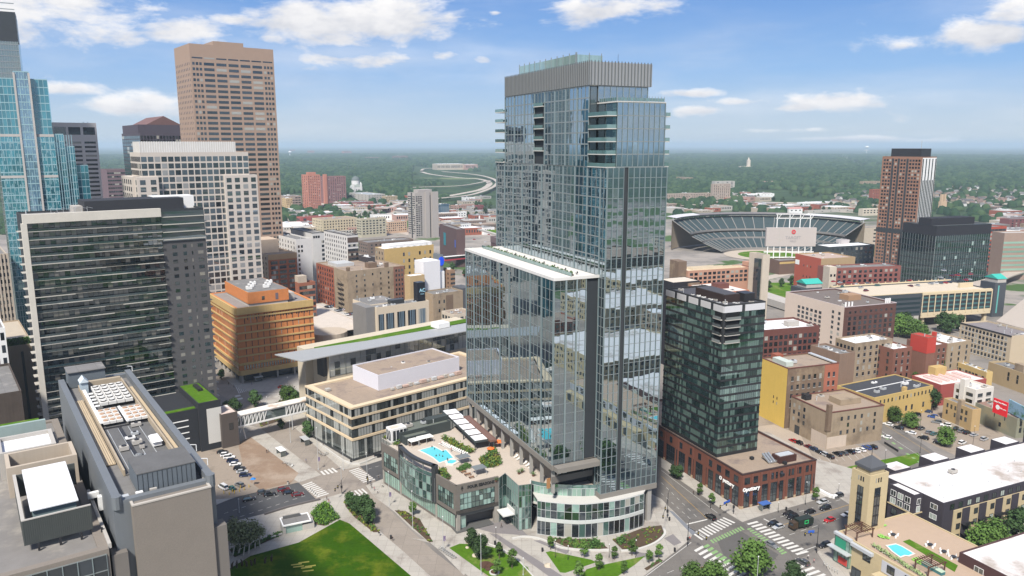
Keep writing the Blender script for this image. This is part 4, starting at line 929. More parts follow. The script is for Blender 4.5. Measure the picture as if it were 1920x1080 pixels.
# its lower wing
wgz = 54.0
wg = bld('low_wing', 'lower flat grey wing with a louvred plant enclosure and a white sloping roof', 'office wing', (202,1029), 60, None or 209, wgz, 35.7, stonef, mat('weathered_roof', (.19,.18,.17), var=.25, scale=.25, c2=(.28,.26,.23), c2amt=.4), par=.5, parw=1.6, W=.1, D=.1)
for c in list(wg.root.children): D_.objects.remove(c)
p0 = G(202,1029,wgz); u = mq.u; v = mq.v; wg.root.location = (p0.x, p0.y, 0)
wg.W, wg.D = 26, 88
shell(wg, -26, 0.2, 0, 88, 0, wgz, stonef, MATS['weathered_roof'], .5, 1.7)
curtain_b = wg; wg.n = 0
curtain(wg, 'R', -25, -.3, 8, 53, 14, 10, 1, -.05, pw=.15, gm=darkgl, lim=40, hh=.2, minor=0)
louv = mat('dark_louvre', (.10,.11,.105), rough=.5, metal=.3, streak=.1)
def wl_(px, py, z): 
    p = G(px, py, z)-Vector((p0.x, p0.y, 0)); return (p.x*u.x+p.y*u.y, p.x*v.x+p.y*v.y)
e0 = wl_(41,978,60); e1 = wl_(170,947,60)
x0, x1, y0 = e0[0], e1[0], e0[1]
q = MB(); yb = y0+25
q.box(x0, x1, y0, y0+.3, 55, 60); q.box(x0, x0+.3, y0+.3, yb, 55, 60); q.box(x0, x1, yb, yb+.3, 55, 60)
for i in range(int((x1-x0)/.35)): q.box(x0+i*.35, x0+i*.35+.14, y0-.1, y0, 55, 60)
for i in range(int(25/.35)): q.box(x0-.1, x0, y0+i*.35, y0+i*.35+.14, 55, 60)
q.build('louvre_screen', louv, wg.root)
q = MB(); q.box(x0-.15, x0+.45, y0+.3, yb+.3, 60, 60.2); q.box(x0-.15, x1, y0-.15, y0+.3, 60, 60.2); q.build('screen_cap', concrete, wg.root)
q = MB(); q.box(x0+2, x1-2.2, y0+3, yb-2, 55, 60.5); q.build('plant_casing', mat('teal_grey_casing', (.16,.22,.23), streak=.12), wg.root)
q = MB(); q.add([(x0+1.6,y0+2.4,60.7),(x1-1.8,y0+2.4,60.7),(x1-1.8,yb-1.4,61.5),(x0+1.6,yb-1.4,61.5),(x0+1.6,y0+2.4,60.5),(x1-1.8,y0+2.4,60.5),(x1-1.8,yb-1.4,60.5),(x0+1.6,yb-1.4,60.5)], [(0,1,2,3),(0,4,5,1),(1,5,6,2),(2,6,7,3),(3,7,4,0)]); q.build('plant_roof', mat('white_metal_roof', (.64,.65,.67), var=.05, c2=(.55,.53,.5), c2amt=.05), wg.root)
for k in range(4): part(wg, 'stub_column', black, [(x0+2+k*3.6, x0+2.4+k*3.6, y0-.6, y0-.2, 53.6, 55)])
boxes = [(x0-1, x1+1, yb+4, yb+14, 53, 60.5), (x0-2, x1-2, yb+16, yb+28, 53, 60)]
for i, bx in enumerate(boxes):
    q = MB(); a, b2, c, d, e, f = bx; t_ = .8
    q.box(a, b2, c, c+t_, e, f); q.box(a, b2, d-t_, d, e, f); q.box(a, a+t_, c+t_, d-t_, e, f); q.box(b2-t_, b2, c+t_, d-t_, e, f); q.build('concrete_well', sandst if i == 0 else concrete, wg.root)
    part(wg, 'well_floor', MATS['dark_metal'] if i == 0 else MATS['white_metal_roof'], [(a+t_, b2-t_, c+t_, d-t_, e+1 if i == 0 else f-1.2, e+1.3 if i == 0 else f-.9)])
part(wg, 'panel_wall', mat('pale_green_panels', (.27,.34,.33), streak=.1), [(-25, 1-5, yb+33, yb+34, 53, 61)])
part(wg, 'green_roof', grassm, [(-25, -5, yb+34, yb+42, 58, 59)])
for i in range(9): part(wg, 'skylight_dome', white, [(-24+i*2.1, -22.9+i*2.1, yb+35, yb+36.2, 59, 59.7)])
part(wg, 'duct', white, [(x1+1, x1+3.6, y0+15, y0+16, 55, 56.2)]); part(wg, 'duct', white, [(x1+2.4, x1+3.5, y0+10, y0+11.4, 54, 57)])
part(wg, 'terrace_step', concrete, [(-25.5, -24, 1, 60, 53.5, 54.6), (x1+1.5, x1+2.1, 1, 30, 53.5, 54.5)])

# dark balcony tower with a white frame
ap = bY('balcony_apartment_tower', 'dark glass apartment tower wrapped in long white balcony edges and a white frame', 'apartment tower', (42,405), 30, 381, 305, mat('dark_tower_wall', (.035,.04,.045)), roofgrey, par=.8)
apgl = glass('apartment_glass', (.022,.035,.04), f0=.10, light=(.22,.21,.19), lightamt=.25, var=.8)
aw = ap.W; f1 = .735; ht = ap.zt; greyst = mat('charcoal_stone', (.085,.083,.085), var=.1, scale=.5, fine=.1)
part(ap, 'frame', mat('frame_cream', (.55,.52,.46), streak=.05), [(-.3, aw*f1, -1.9, .5, ht-3, ht+.6), (-1.0, 1.0, -1.9, .3, 6, ht-3)])
nfl = 28; fh = (ht-9)/nfl; ap.n = 0
curtain(ap, 'R', 1.0, aw*f1, 6, ht-3, nfl, 26, 1, -.0, pw=.12, pm=darkm, hm=darkm, gm=glass('apartment_pane', (.035,.045,.05), f0=.09, light=(.17,.16,.14), lightamt=.3, var=.95), lim=60, hh=.2, tilt=.006, pd=.1, minor=0)
ra = random.Random(2)
for k in range(nfl):
    z = 6+k*fh; q = MB(); x = 1.0
    while x < aw*f1-1:
        ln = ra.uniform(6, 15); dd = ra.choice([.7, 1.7, 1.7, 2.2]); x2 = min(aw*f1, x+ln); q.box(x, x2, -dd, -.2, z-.14, z+.14); x = x2
    q.build('balcony_slab', mat('slab_edge', (.42,.40,.36), var=.05), ap.root)
    q = MB(); q.box(1.1, aw*f1-.1, -1.65, -1.6, z+.15, z+1.05); q.build('balcony_rail', glass('dark_rail_glass', (.02,.035,.04), f0=.07, lightamt=0), ap.root)
    q = MB(); q.box(-2.3, 0, .6, 5, z-.12, z+.12); q.build('side_balcony', MATS['slab_edge'], ap.root)
    q = MB(); q.box(aw, aw+1.8, 2, 8, z-.12, z+.12); q.build('side_balcony', MATS['slab_edge'], ap.root)
ap.n = 0
part(ap, 'wall', greyst, [(aw*f1+.05, aw, -.6, .0, 6, ht-14)])
part(ap, 'glass_wall', apgl, [(aw*f1+.05, aw, -.5, -.02, ht-14, ht-1)])
for k in range(4): part(ap, 'balcony_slab', MATS['slab_edge'], [(aw*f1+.4, aw-.4, -1.4, -.5, ht-13.5+k*fh, ht-13.2+k*fh)])
for a0, a1, w_ in ((.775,.83,1.9),(.85,.88,1.4),(.905,.915,.5),(.94,.985,2.3)): win(ap, 'R', a0, a1, 8, ht-15, 1, 24, w_, 1.5, apgl, y=-.6, lim=96)
part(ap, 'penthouse', mat('dark_penthouse', (.03,.032,.038)), [(aw*.33, aw*.9, 5, 22, ht-.8, ht+4.5)]); part(ap, 'penthouse', white, [(aw*.75, aw*1.0, 14, 24, ht-.8, ht+4.8)])
part(ap, 'penthouse', concrete, [(aw*.28, aw*.42, 10, 20, ht-.8, ht+2.2)])
clutter(ap, 7, 4, z=ht-.8)
m = MB()
for i in range(7): m.bar((aw*.15+i*2.2, 4, ht-.8), (aw*.15+i*2.2, 4, ht+2.4), .07, 5); m.bar((aw*.15+i*2.2, 4, ht+2.2), (aw*.15+(i+1)*2.2, 4.5, ht+1.6), .06, 5)
m.build('roof_gantry', steel, ap.root)
# green roof building
grw = bld('green_roof_building', 'low black building with a bright grass roof and a white wall panel', 'building', (371,757), 320, 413, ztop((412,740),(400,828)), 37.5, mat('black_cladding', (.025,.027,.032), var=.05), grassm, par=.25, parw=.5)
g2z = grw.zt
part(grw, 'lower_block', MATS['black_cladding'], [(-28, -.1, 1.5, grw.D, 0, g2z-2.5)]); part(grw, 'grass_strip', grassm, [(-27.5, -.6, 1.9, 4.5, g2z-2.5, g2z-2.2)])
for k in range(4): part(grw, 'white_fin', white, [(-20, -4, 1.3, 1.5, g2z-7-k*2.7, g2z-6.6-k*2.7)])
part(grw, 'white_panel', mat('white_panel', (.55,.54,.51), var=.04), [(grw.W+.02, grw.W+.2, 1, grw.D*.9, 2, g2z-3.2), (grw.W*.35, grw.W, -.15, -.02, 3, g2z-3.2)])
part(grw, 'roof_hatch', black, [(grw.W*.55, grw.W*.75, grw.D*.4, grw.D*.6, g2z-.2, g2z+.9)])
# skyway and its stair tower
st = bld('stair_tower', 'dark brown brick stair tower with a pale roof at the left end of the skyway', 'stair tower', (414,778), 396, 445, ztop((414,778),(420,842)), 39, mat('dark_stair_brick', (.085,.07,.062), var=.1, streak=.08), mat('pale_pink_roof', (.52,.42,.37), c2=(.7,.68,.65), c2amt=.5), par=.25)
part(st, 'window', darkgl, [(st.W*.45, st.W*.7, -.1, .05, 8, 11)])
A_, B_ = G(444,801,7.5), G(584,768,7.5); dv = B_-A_; Ln = dv.length; ry = math.atan2(dv.y, dv.x)
sk = thing('skyway_bridge', 'long white truss footbridge crossing the street to the tan glass library', 'footbridge', A_, ry); sk['category'] = 'footbridge'
q = MB(); q.box(0, Ln, -.1, 5, -.5, 0); q.build('floor', slabm, sk); q = MB(); q.box(-.2, Ln+.2, -.4, 5.3, 4.9, 5.2); q.build('roof', mat('bridge_roof', (.68,.65,.6), var=.06, c2=(.45,.35,.27), c2amt=.15), sk)
q = MB(); q.box(.1, Ln-.1, .35, .4, 0, 4.8); q.box(.1, Ln-.1, 4.5, 4.55, 0, 4.8); q.build('glazing', glass('bridge_glass', (.05,.06,.06), f0=.15, lightamt=0), sk)
q = MB(); n_ = 20; st_ = Ln/n_
for s_ in (0, 4.9):
    q.box(0, Ln, s_-.16, s_+.16, -.4, .3); q.box(0, Ln, s_-.16, s_+.16, 4.4, 4.95)
q.build('truss_chord', white, sk)
for i in range(n_+1):
    if n_*.36 < i < n_*.62: continue
    for s_ in (0,):
        q = MB(); q.box(i*st_-.16, i*st_+.16, s_-.12, s_+.12, .25, 4.6); q.bar((i*st_, s_, .2), ((i+.85)*st_, s_, 4.7), .17) if i < n_ else None; q.build('truss_member', white, sk)
for x in (.09, .97):
    q = MB(); q.bar((Ln*x, 2.4, -.4), (Ln*x+1.4, 2.4, -7.4), .3, 8); q.bar((Ln*x+.2, 2.4, -.4), (Ln*x-1.0, 2.4, -4), .18, 8); q.build('support', white, sk)
q = MB(); q.bar((Ln*.72, -.3, -.4), (Ln*.72, -.3, -7.4), .18, 8); q.build('support', steel, sk)

# orange brick office with ochre bands
og = bld('orange_office', 'orange brick office box with ochre concrete bands and slit windows', 'office building', (442,579), 392, 586, 42.7, 35.5, orangeb, mat('roof_grey_purple', (.235,.215,.205), var=.15, scale=.1), par=.4, zb=5.2, parw=1.4)
H_ = og.zt
for face in 'RL':
    band(og, face, H_-3.6, H_+.25, ochre, out=.9); band(og, face, 5.0, 7.6, ochre, out=.8); band(og, face, 10.6, 11.8, ochre, out=.6)
    for k in range(6): band(og, face, 15.3+k*4.35, 16.1+k*4.35, ochre, -.02, 1.0, out=.5)
nW, nD = 12, 24
for k in range(6): win(og, 'R', .06, .99, 11.9+k*4.35, 15.1+k*4.35, nW, 1, .35, 2.9, darkgl, lim=60)
win(og, 'R', .12, .97, 35.2+.4, 38.6, 24, 1, .45, 2.7, darkgl, skip=lambda i, j: i % 6 == 5, lim=85)
win(og, 'R', .05, .98, 7.7, 10.5, 26, 1, .9, 2.5, darkgl, lim=95)
win(og, 'L', .03, .98, 7.7, 10.5, 30, 1, .9, 2.5, darkgl, lim=95)
win(og, 'L', .03, .98, 11.9, 15.2+5*4.35, 22, 6, .5, 2.9, darkgl, lim=95)
for x in range(5):
    q = MB(); X = og.W*(x+.1)/4.4; q.box(X, X+.9, .6, 1.5, 0, 5.2); q.build('column', concrete, og.root)
for y in range(7): q = MB(); Yy = og.D*(y+.1)/6.5+1.6; q.box(.6, 1.5, Yy, Yy+.9, 0, 5.2); q.build('column', concrete, og.root)
part(og, 'lobby_glass', darkgl, [(4, og.W-1, 4, og.D-1, 0, 5.2)])
a_ = loc(og, 466,571,H_+1); b2_ = loc(og, 533,558,H_+1); c_ = loc(og, 417,548,H_+1)
part(og, 'penthouse', orangeb, [(a_[0], b2_[0], a_[1], c_[1], H_+1.2, H_+7.6)]); part(og, 'penthouse_base', concrete, [(a_[0]+.5, b2_[0]-.5, a_[1]+.5, c_[1]-.5, H_-.4, H_+1.2)])
part(og, 'penthouse_roof', roofgrey, [(a_[0]+.4, b2_[0]-.4, a_[1]+.4, c_[1]-.4, H_+7.6, H_+7.65)])
for k in range(6): unit(og, a_[0]+2+k*3.2, a_[1]+8+(k%3)*7, 3, 2.4, 2, H_+7.6, white)
part(og, 'stair_house', concrete, [(b2_[0]+.5, b2_[0]+5, a_[1]+5, a_[1]+16, H_, H_+4)])
part(og, 'door', mat('grey_door', (.13,.11,.13)), [(b2_[0]*.75, b2_[0]*.75+1.6, a_[1]-.1, a_[1], H_+2.2, H_+5.8)]); part(og, 'window', darkgl, [(b2_[0]*.5, b2_[0]*.5+1.5, a_[1]-.1, a_[1], H_+2.8, H_+4.8)])

# library with a glass atrium and a white penthouse
libst = mat('cream_precast', (.60,.49,.34), var=.05, streak=.04)
lib = bld('library', 'tan banded glass library with a brown roof behind the left junction', 'library', (658.7,765), 572.5, 880, 23.4, 41.8, libst, rooftan, par=.7, parw=2.6, W=88)
libgl = glass('library_glass', (.08,.09,.085), f0=.16, light=(.36,.37,.35), lightamt=.55, var=.9)
for face, Ln_ in (('R', lib.W), ('L', lib.D)):
    n_ = int(Ln_/1.35)
    for (z0, z1) in ((19.35,22.75),(15.05,18.4),(10.25,14.1),(1.2,9.0)):
        q = MB()
        (q.box(0, Ln_, -.06, .0, z0, z1) if face == 'R' else q.box(-.06, 0, 0, Ln_, z0, z1)); q.build('window_band', core, lib.root)
        win(lib, face, 0, 1, z0, z1, n_, 1, Ln_/n_-.22, z1-z0-.1, libgl, dep=.12, lim=90, name='window')
    for zb_ in (18.4, 14.1, 9.0, 22.75): band(lib, face, zb_, zb_+(.95 if zb_ < 22 else .75), libst, out=.35)
    band(lib, face, 0, 1.2, darkm, out=.2)
lp = bld('white_penthouse', 'long white panelled plant room on the brown library roof', 'plant room', (708.7,703.7), 661, 861, ztop((708.7,703.7),(708.7,732.5),22.7), 41.8, mat('white_panel_wall', (.60,.60,.66), var=.03), rooftan, par=.5, zb=22.7, parw=.35)
lp.root['label'] = 'long white panelled plant room on the brown library roof'
clutter(lp, 3, 8, big=.8)
for i in range(12):
    p = loc(lib, 735+i*11, 733-i*2.6, 22.7); unit(lib, p[0], p[1], 1.6+(i%3)*.7, 1.5, 1.1+(i%2)*.6, 22.7, [concrete, steel, mat('pink_unit', (.45,.33,.28))][i%3], fan=False)
p = loc(lib, 613,735,22.7); unit(lib, p[0], p[1], 2, 2, 1.2, 22.7, concrete, False)
aw_z = ztop((616,664),(616,705),22.7)
at_ = bld('library_atrium', 'tall glass library wing under a long grey metal roof with a sharp prow', 'library wing', (616,666), 600, 905, aw_z, 41.8, mat('cream_wall', (.5,.44,.34)), concrete, par=.2, D=22)
curtain(at_, 'R', 0, at_.W, 22.8, aw_z-.3, 3, 11, 3, -.05, pw=.35, pm=mull, gm=libgl, lim=80, minor=.06, hh=.25)
zr = aw_z+.15
q = MB(); pts = [G(x, y, zr).xy for x, y in [(515,666),(566,679),(640,664),(880,621),(930,612),(920,600),(880,606),(690,640)]]; q.prism(pts, zr, zr+.45); o = q.build('metal_roof', mat('zinc_roof', (.36,.37,.37), rough=.5, metal=.2, var=.05), None); o.parent = at_.root; o.matrix_parent_inverse = (Matrix.Translation(at_.root.location)@at_.root.rotation_euler.to_matrix().to_4x4()).inverted()
q = MB(); q.box(1, at_.W, 9.5, 16, aw_z+.1, aw_z+.5); q.build('grass_roof', grassm, at_.root)
q = MB(); q.box(-4, at_.W, 16, 24, 0, aw_z+.3); q.build('rear_wing', mat('cream_wall', (.5,.44,.34)), at_.root)
part(at_, 'plant_box', white, [(at_.W*.72, at_.W*.8, 5, 12, aw_z+.8, aw_z+3.4)])
part(at_, 'curved_wall', MATS['dark_metal'], [(-2, 2, 2, 8, 22.8, aw_z-.2)])
for k, mm_ in enumerate((mat('blue_duct', (.03,.12,.38)), MATS['blue_duct'], steel, steel)):
    p = loc(lib, 690+k*26, 672-k*5.5, 24); part(lib, 'rooftop_unit', mm_, [(p[0], p[0]+5, p[1], p[1]+3, 22.7, 28.5)])

# downtown behind
bt = bld('brown_tower', 'tallest brown stone tower with rows of wide dark windows', 'skyscraper', (354,81), 326, 512, 203, 37.5, pinkst, roofgrey, par=1, D=None)
win(bt, 'R', .14, .86, 4, 191, 5, 48, bt.W*.118, 1.95, darkgl, lim=60); win(bt, 'R', .015, .135, 4, 191, 3, 48, 1.7, 1.95, darkgl, lim=90); win(bt, 'R', .865, .985, 4, 191, 3, 48, 1.7, 1.95, darkgl, lim=95)
win(bt, 'R', .01, .99, 192.6, 193.8, 7, 1, bt.W*.12, .9, darkgl, lim=99); win(bt, 'L', .02, .98, 4, 191, 9, 48, 1.5, 1.9, glass('bronze_glass', (.09,.06,.045), (.9,.75,.65), f0=.12, lightamt=0), lim=95)
part(bt, 'penthouse', pinkst, [(bt.W*.3, bt.W*.66, 5, bt.D-8, 202, 206.5)]); clutter(bt, 6, 2, z=206.3, x0=bt.W*.32, x1=bt.W*.6)
bo = bY('grid_office_tower', 'stepped cream grid office tower standing in front of the brown tower', 'office tower', (262,286), 243, 465, 470, mat('cream_grid', (.52,.47,.42), var=.04), roofgrey)
n_ = 17
win(bo, 'R', .0, 1, 20, bo.zt-2, n_, 25, bo.W/n_-.75, 3.0, glass('office_blue_glass', (.06,.075,.09), f0=.15, light=(.3,.3,.3)), lim=60, absol=False); win(bo, 'L', 0, 1, 20, bo.zt-2, 9, 25, 2.2, 3.0, darkgl, lim=90)
part(bo, 'penthouse', mat('louvre_white', (.58,.56,.53)), [(bo.W*.0+1, bo.W*.9, 4, bo.D*.8, bo.zt-.9, bo.zt+6.5)]); m = MB(); [m.box(1+i*1.4, 1.25+i*1.4, 3.85, 4, bo.zt, bo.zt+6.7) for i in range(int(bo.W*.9/1.4))]; m.build('fins', white, bo.root)
zt2 = HY(470, 332, 240)
for (x0, x1, y0, y1) in ((-3.5, bo.W*.13, -3.5, 10), (bo.W*.74, bo.W+4, -3.0, bo.D*.7), (-5, -.05, 4, bo.D+5)):
    q = MB(); q.box(x0, x1, y0, y1, 0, zt2); q.build('lower_tier', MATS['cream_grid'], bo.root)
    if y0 < 0: win(bo, 'R', x0, x1, 20, zt2-1, max(2, int((x1-x0)/4.2)), 21, 3.1, 2.8, MATS['office_blue_glass'], y=y0, absol=True, lim=99)
    if x0 < 0: win(bo, 'L', y0, y1, 20, zt2-1, max(2, int((y1-y0)/5)), 21, 2.6, 2.8, darkgl, x=x0, absol=True, lim=99)
wt = bY('striped_office_tower', 'white office tower with dark ribbon windows in three bays, upper left', 'office tower', (72,229), 60, 180, 620, mat('white_precast', (.60,.58,.56), var=.03), roofgrey)
for a0, a1 in ((.02,.22),(.24,.46),(.49,.71),(.75,.97)): win(wt, 'R', a0, a1, 20, wt.zt-14, 1, 32, (a1-a0)*wt.W*.92, 1.6, darkgl, lim=96); win(wt, 'R', a0, a1, wt.zt-10, wt.zt-3, 1, 1, (a1-a0)*wt.W*.96, 6, darkgl, lim=99)
clutter(wt, 5, 3)
dg_ = bY('dark_gabled_tower', 'dark purple glass tower with a gabled top left of the brown tower', 'office tower', (262,249), 228, 345, 660, mat('dark_purple_stone', (.075,.065,.085), var=.08), roofdark, par=.4)
win(dg_, 'R', 0, 1, 30, dg_.zt-2, 14, 34, dg_.W/14-.7, 2.6, darkgl, lim=60); win(dg_, 'L', 0, 1, 30, dg_.zt-2, 8, 34, dg_.D/8-.7, 2.6, darkgl, lim=96)
z0 = dg_.zt; part(dg_, 'upper_tier', MATS['dark_purple_stone'], [(0.3, dg_.W, 6, dg_.D-4, z0-.4, z0+7)])
m = MB(); m.add([(dg_.W*.2, 6, z0+7), (dg_.W, 6, z0+7), (dg_.W*.6, 6, z0+14.5), (dg_.W*.2, dg_.D-4, z0+7), (dg_.W, dg_.D-4, z0+7), (dg_.W*.6, dg_.D-4, z0+14.5)], [(0,1,2),(3,5,4),(0,2,5,3),(1,4,5,2)]); m.build('gable_roof', mat('plum_roof', (.15,.085,.08)), dg_.root)
pb = bY('purple_brick_block', 'purple brown mid-rise block left of the grid tower', 'apartment block', (200,318), 188, 238, 900, mat('purple_brick', (.15,.105,.12)), roofgrey); win(pb, 'R', 0, 1, 5, pb.zt-2, 9, 22, 2.2, 1.6, darkgl, lim=90)
# teal stepped tower
tg = glass('teal_glass', (.035,.16,.20), (.55,.80,.88), f0=.16, lightamt=.0, var=.35)
tt = bY('teal_tower', 'stepped teal glass tower at the left edge', 'skyscraper', (-12,146), -60, 88, 430, tg, roofgrey, ang=30, par=.3)
Y0 = tt.C0.y
def tier(x0, x1, y0, y1, top): q = MB(); q.box(x0, x1, y0, y1, 0, top); q.build('glass_tier', tg, tt.root)
Z = lambda py: HY(Y0, py, 60)
W1 = tt.W
tier(W1*.38, W1*.66, -2.5, 18, Z(133)); tier(-2, W1+.5, -1.5, 22, Z(252)); tier(W1+.5, W1+5, 1, 18, Z(251)); tier(W1+5, W1+10, 3, 20, Z(275)); tier(W1+10, W1+16, 5, 20, Z(312))
m = MB()
for i in range(30): m.box(-2+i*(W1+12)/30, -1.7+i*(W1+12)/30, -1.62-(1.0 if .36 < (i*(W1+12)/30-2)/W1 < .68 else 0), -1.5-(1.0 if .36 < (i*(W1+12)/30-2)/W1 < .68 else 0), 0, Z(252) if not .36 < (i*(W1+12)/30-2)/W1 < .68 else Z(133))
for k in range(44): m.box(-2, W1+.5, -1.62, -1.5, 6+k*3.9, 6.25+k*3.9) if 6+k*3.9 < Z(252) else None
tm = mat('teal_mullion', (.30,.46,.50), rough=.4, metal=.2); m.build('mullion', tm, tt.root)
tt.n = 0; pg_ = glass('pale_blue_glass', (.09,.17,.24), (.75,.88,.95), f0=.22, lightamt=0, var=.3); NF = lambda z: max(1, int((z-40)/4))  # central shaft: the sky's reflection is put into the paler blue glass colour
for (x0, x1, y, z0, z1, gm_) in ((0, W1*.38, -.1, Z(252), Z(146), tg), (W1*.66, W1, -.1, Z(252), Z(146), tg), (W1*.38, W1*.66, -2.6, 40, Z(133), pg_), (-2, W1*.38, -1.6, 40, Z(252), tg), (W1*.66, W1+.5, -1.6, 40, Z(252), tg), (W1+.5, W1+5, .9, 40, Z(251), tg), (W1+5, W1+10, 2.9, 40, Z(275), tg), (W1+10, W1+16, 4.9, 40, Z(312), tg)):
    curtain(tt, 'R', x0, x1, z0, z1, max(1, int((z1-z0)/4)), max(1, int((x1-x0)/1.8)), 1, y, pw=.22, pm=tm, hm=tm, gm=gm_, lim=95, hh=.5, tilt=.004, pd=.12, minor=0)
for x in (.38, .66): part(tt, 'stone_pier', mat('pale_pier_stone', (.42,.40,.38)), [(W1*x-.5, W1*x+.5, -3.2, -2.4, 0, Z(135))])
for zz in (252, 330): part(tt, 'stone_band', MATS['pale_pier_stone'], [(-2, W1+.5, -1.75, -1.62, Z(zz)-1.2, Z(zz)+.2)])
gt_ = bY('grey_glass_tower', 'grey green tower with a dark cap, topmost at the left edge', 'skyscraper', (-40,18), -70, 27, 560, glass('grey_green_glass', (.12,.16,.15), (.8,.85,.85), f0=.22, lightamt=0, var=.3), roofgrey, ang=30)
part(gt_, 'dark_cap', MATS['dark_metal'], [(-.3, gt_.W+.3, -.3, 20, gt_.zt-20, gt_.zt)]); m = MB(); [m.box(-.15, gt_.W+.15, -.15, 0, 40+k*4, 40.6+k*4) for k in range(52)]; [m.box(i*gt_.W/14, i*gt_.W/14+.2, -.2, 0, 0, gt_.zt-20) for i in range(15)]; m.build('mullion', mull, gt_.root)
# left edge, lower
le = bY('sand_tower', 'narrow sand coloured tower with ribbed piers at the left edge', 'building', (-30,478), -60, 12, 400, sandst, roofgrey); m = MB(); [m.box(le.W*(i+.0)/6, le.W*(i+.45)/6, -.5, 0, 0, le.zt) for i in range(7)]; m.build('pier', sandst, le.root); win(le, 'R', 0, 1, 4, le.zt-2, 6, 18, 1.6, 2, darkgl, lim=60)
lw = bY('white_frame_building', 'white gridded frame building at the left edge above the grass roof', 'building', (-60,622), -90, 9, 300, white, roofgrey); win(lw, 'R', 0, 1, 2, lw.zt-1, 5, 10, lw.W/5-1.2, 3.2, darkgl, lim=60)
lt = bY('tan_garden_building', 'low tan building with a row of small trees on its terrace', 'building', (0,652), -20, 62, 330, mat('tan_stucco', (.33,.26,.18), var=.08), mat('terrace_paving', (.42,.36,.28)), par=.6); part(lt, 'recess', darkm, [(lt.W*.6, lt.W*.68, -.1, .1, 4, lt.zt-3)])
for i in range(9):
    q = MB(); blob_bush(q, 2+i*(lt.W-4)/8, 2.2, lt.zt-.5, 1.6, 3.2, 110, rr); q.build('terrace_tree', bushm, lt.root)
ls = bY('striped_timber_building', 'low building with dark and brown vertical timber stripes behind the grass roof', 'building', (-20,742), -60, 40, 260, mat('dark_timber', (.07,.055,.045), var=.3, streak=.4), roofgrey)
# ------------------------------------------------------------- buildings in the middle distance
def rows(b, face, nx, fl=3.6, ww=1.4, wh=1.7, a0=.03, a1=.97, base=3, top=1.5, m=None, **k):
    H_ = b.zt-top-base; nz = max(1, int(H_/fl)); win(b, face, a0, a1, b.zt-top-nz*fl, b.zt-top, nx, nz, ww, wh, m, **k)
def gable(b, m, h=2., over=.3, z=None, axis='x', name='gable_roof'):
    z = z or b.zt; x0, x1, y0, y1 = -over, b.W+over, -over, b.D+over; q = MB()
    if axis == 'x': q.add([(x0,y0,z),(x1,y0,z),(x1,y1,z),(x0,y1,z),(x0,(y0+y1)/2,z+h),(x1,(y0+y1)/2,z+h)], [(0,1,5,4),(2,3,4,5),(1,2,5),(3,0,4),(0,3,2,1)])
    else: q.add([(x0,y0,z),(x1,y0,z),(x1,y1,z),(x0,y1,z),((x0+x1)/2,y0,z+h),((x0+x1)/2,y1,z+h)], [(1,2,5,4),(3,0,4,5),(0,1,4),(2,3,5),(0,3,2,1)])
    return q.build(name, m, b.root)
b = bY('brown_loft_block', 'big brown brick loft block with a red brick side behind the cream hotel', 'loft building', (651,509), 593, 758, 545, tanb, rooftan, par=.8)
q = MB(); q.box(-.15, -.02, b.D*.42, b.D, 0, b.zt-.3); q.build('red_wall', brickred, b.root); q = MB(); q.box(b.W*.8, b.W, -.15, -.02, 0, b.zt-.3); q.build('red_wall', mat('brown_red_brick', (.2,.10,.07), streak=.1), b.root)
rows(b, 'L', 7, 3.6, 1.5, 2.1, .43, .97, x=-.15); rows(b, 'R', 3, 3.6, 1.2, 1.8, .82, .98, y=-.15); win(b, 'R', .08, .78, 4, b.zt-2, 5, 9, 1.1, 1.6, skip=lambda i, j: i == 2 and j % 2)
m = MB()
for k in range(8): m.box(-1.2, 0, b.D*.12, b.D*.30, 5+k*3.6, 5.12+k*3.6); m.bar((-.6, b.D*.13, 5.1+k*3.6), (-.6, b.D*.29, 8.6+k*3.6), .08)
m.build('fire_escape', black, b.root)
part(b, 'roof_house', brown, [(b.W*.45, b.W*.6, 8, 14, b.zt-.8, b.zt+3)]); part(b, 'chimney', brown, [(b.W*.0+.5, 2.8, 1, 3, b.zt-.5, b.zt+2.6)]); part(b, 'chimney', brown, [(b.W*.66, b.W*.72, 0.2, 2, b.zt-.5, b.zt+3.4)])
part(b, 'skylight_shed', steel, [(b.W*.1, b.W*.4, b.D*.5, b.D*.8, b.zt-.8, b.zt+1.6)]); clutter(b, 6, 6)
b = bY('red_cream_block', 'red and cream brick block with three tall window bays and a cornice', 'office building', (502,478), 457, 556, 560, mat('cream_brick', (.48,.38,.29), streak=.08), rooftan, par=.8)
q = MB(); q.box(0, b.W, -.2, -.02, 0, b.zt-4); q.build('red_wall', mat('orange_red_brick', (.33,.11,.05), streak=.1), b.root); band(b, 'R', b.zt-4, b.zt, mat('tan_cornice', (.40,.27,.15)), out=.4, name='cornice')
for a0 in (.08, .38, .70): win(b, 'R', a0, a0+.24, 6, b.zt-4.5, 3, 11, 1.7, 2.4, y=-.2)
rows(b, 'L', 8, 3.8, 1.8, 2.2); part(b, 'upper_block', MATS['cream_brick'], [(1, b.W*.7, b.D*.35, b.D*.75, b.zt-.8, b.zt+9)]); clutter(b, 3, 2)
b2 = bY('low_red_building', 'low red brick building tucked behind the orange office', 'building', (560,531), 553, 591, 500, mat('red_brick_low', (.26,.10,.06), streak=.1), rooftan); rows(b2, 'R', 6, 3.8, 1.8, 2.2); part(b2, 'roof_house', sandst, [(1, b2.W*.6, 3, 9, b2.zt-.8, b2.zt+4)])
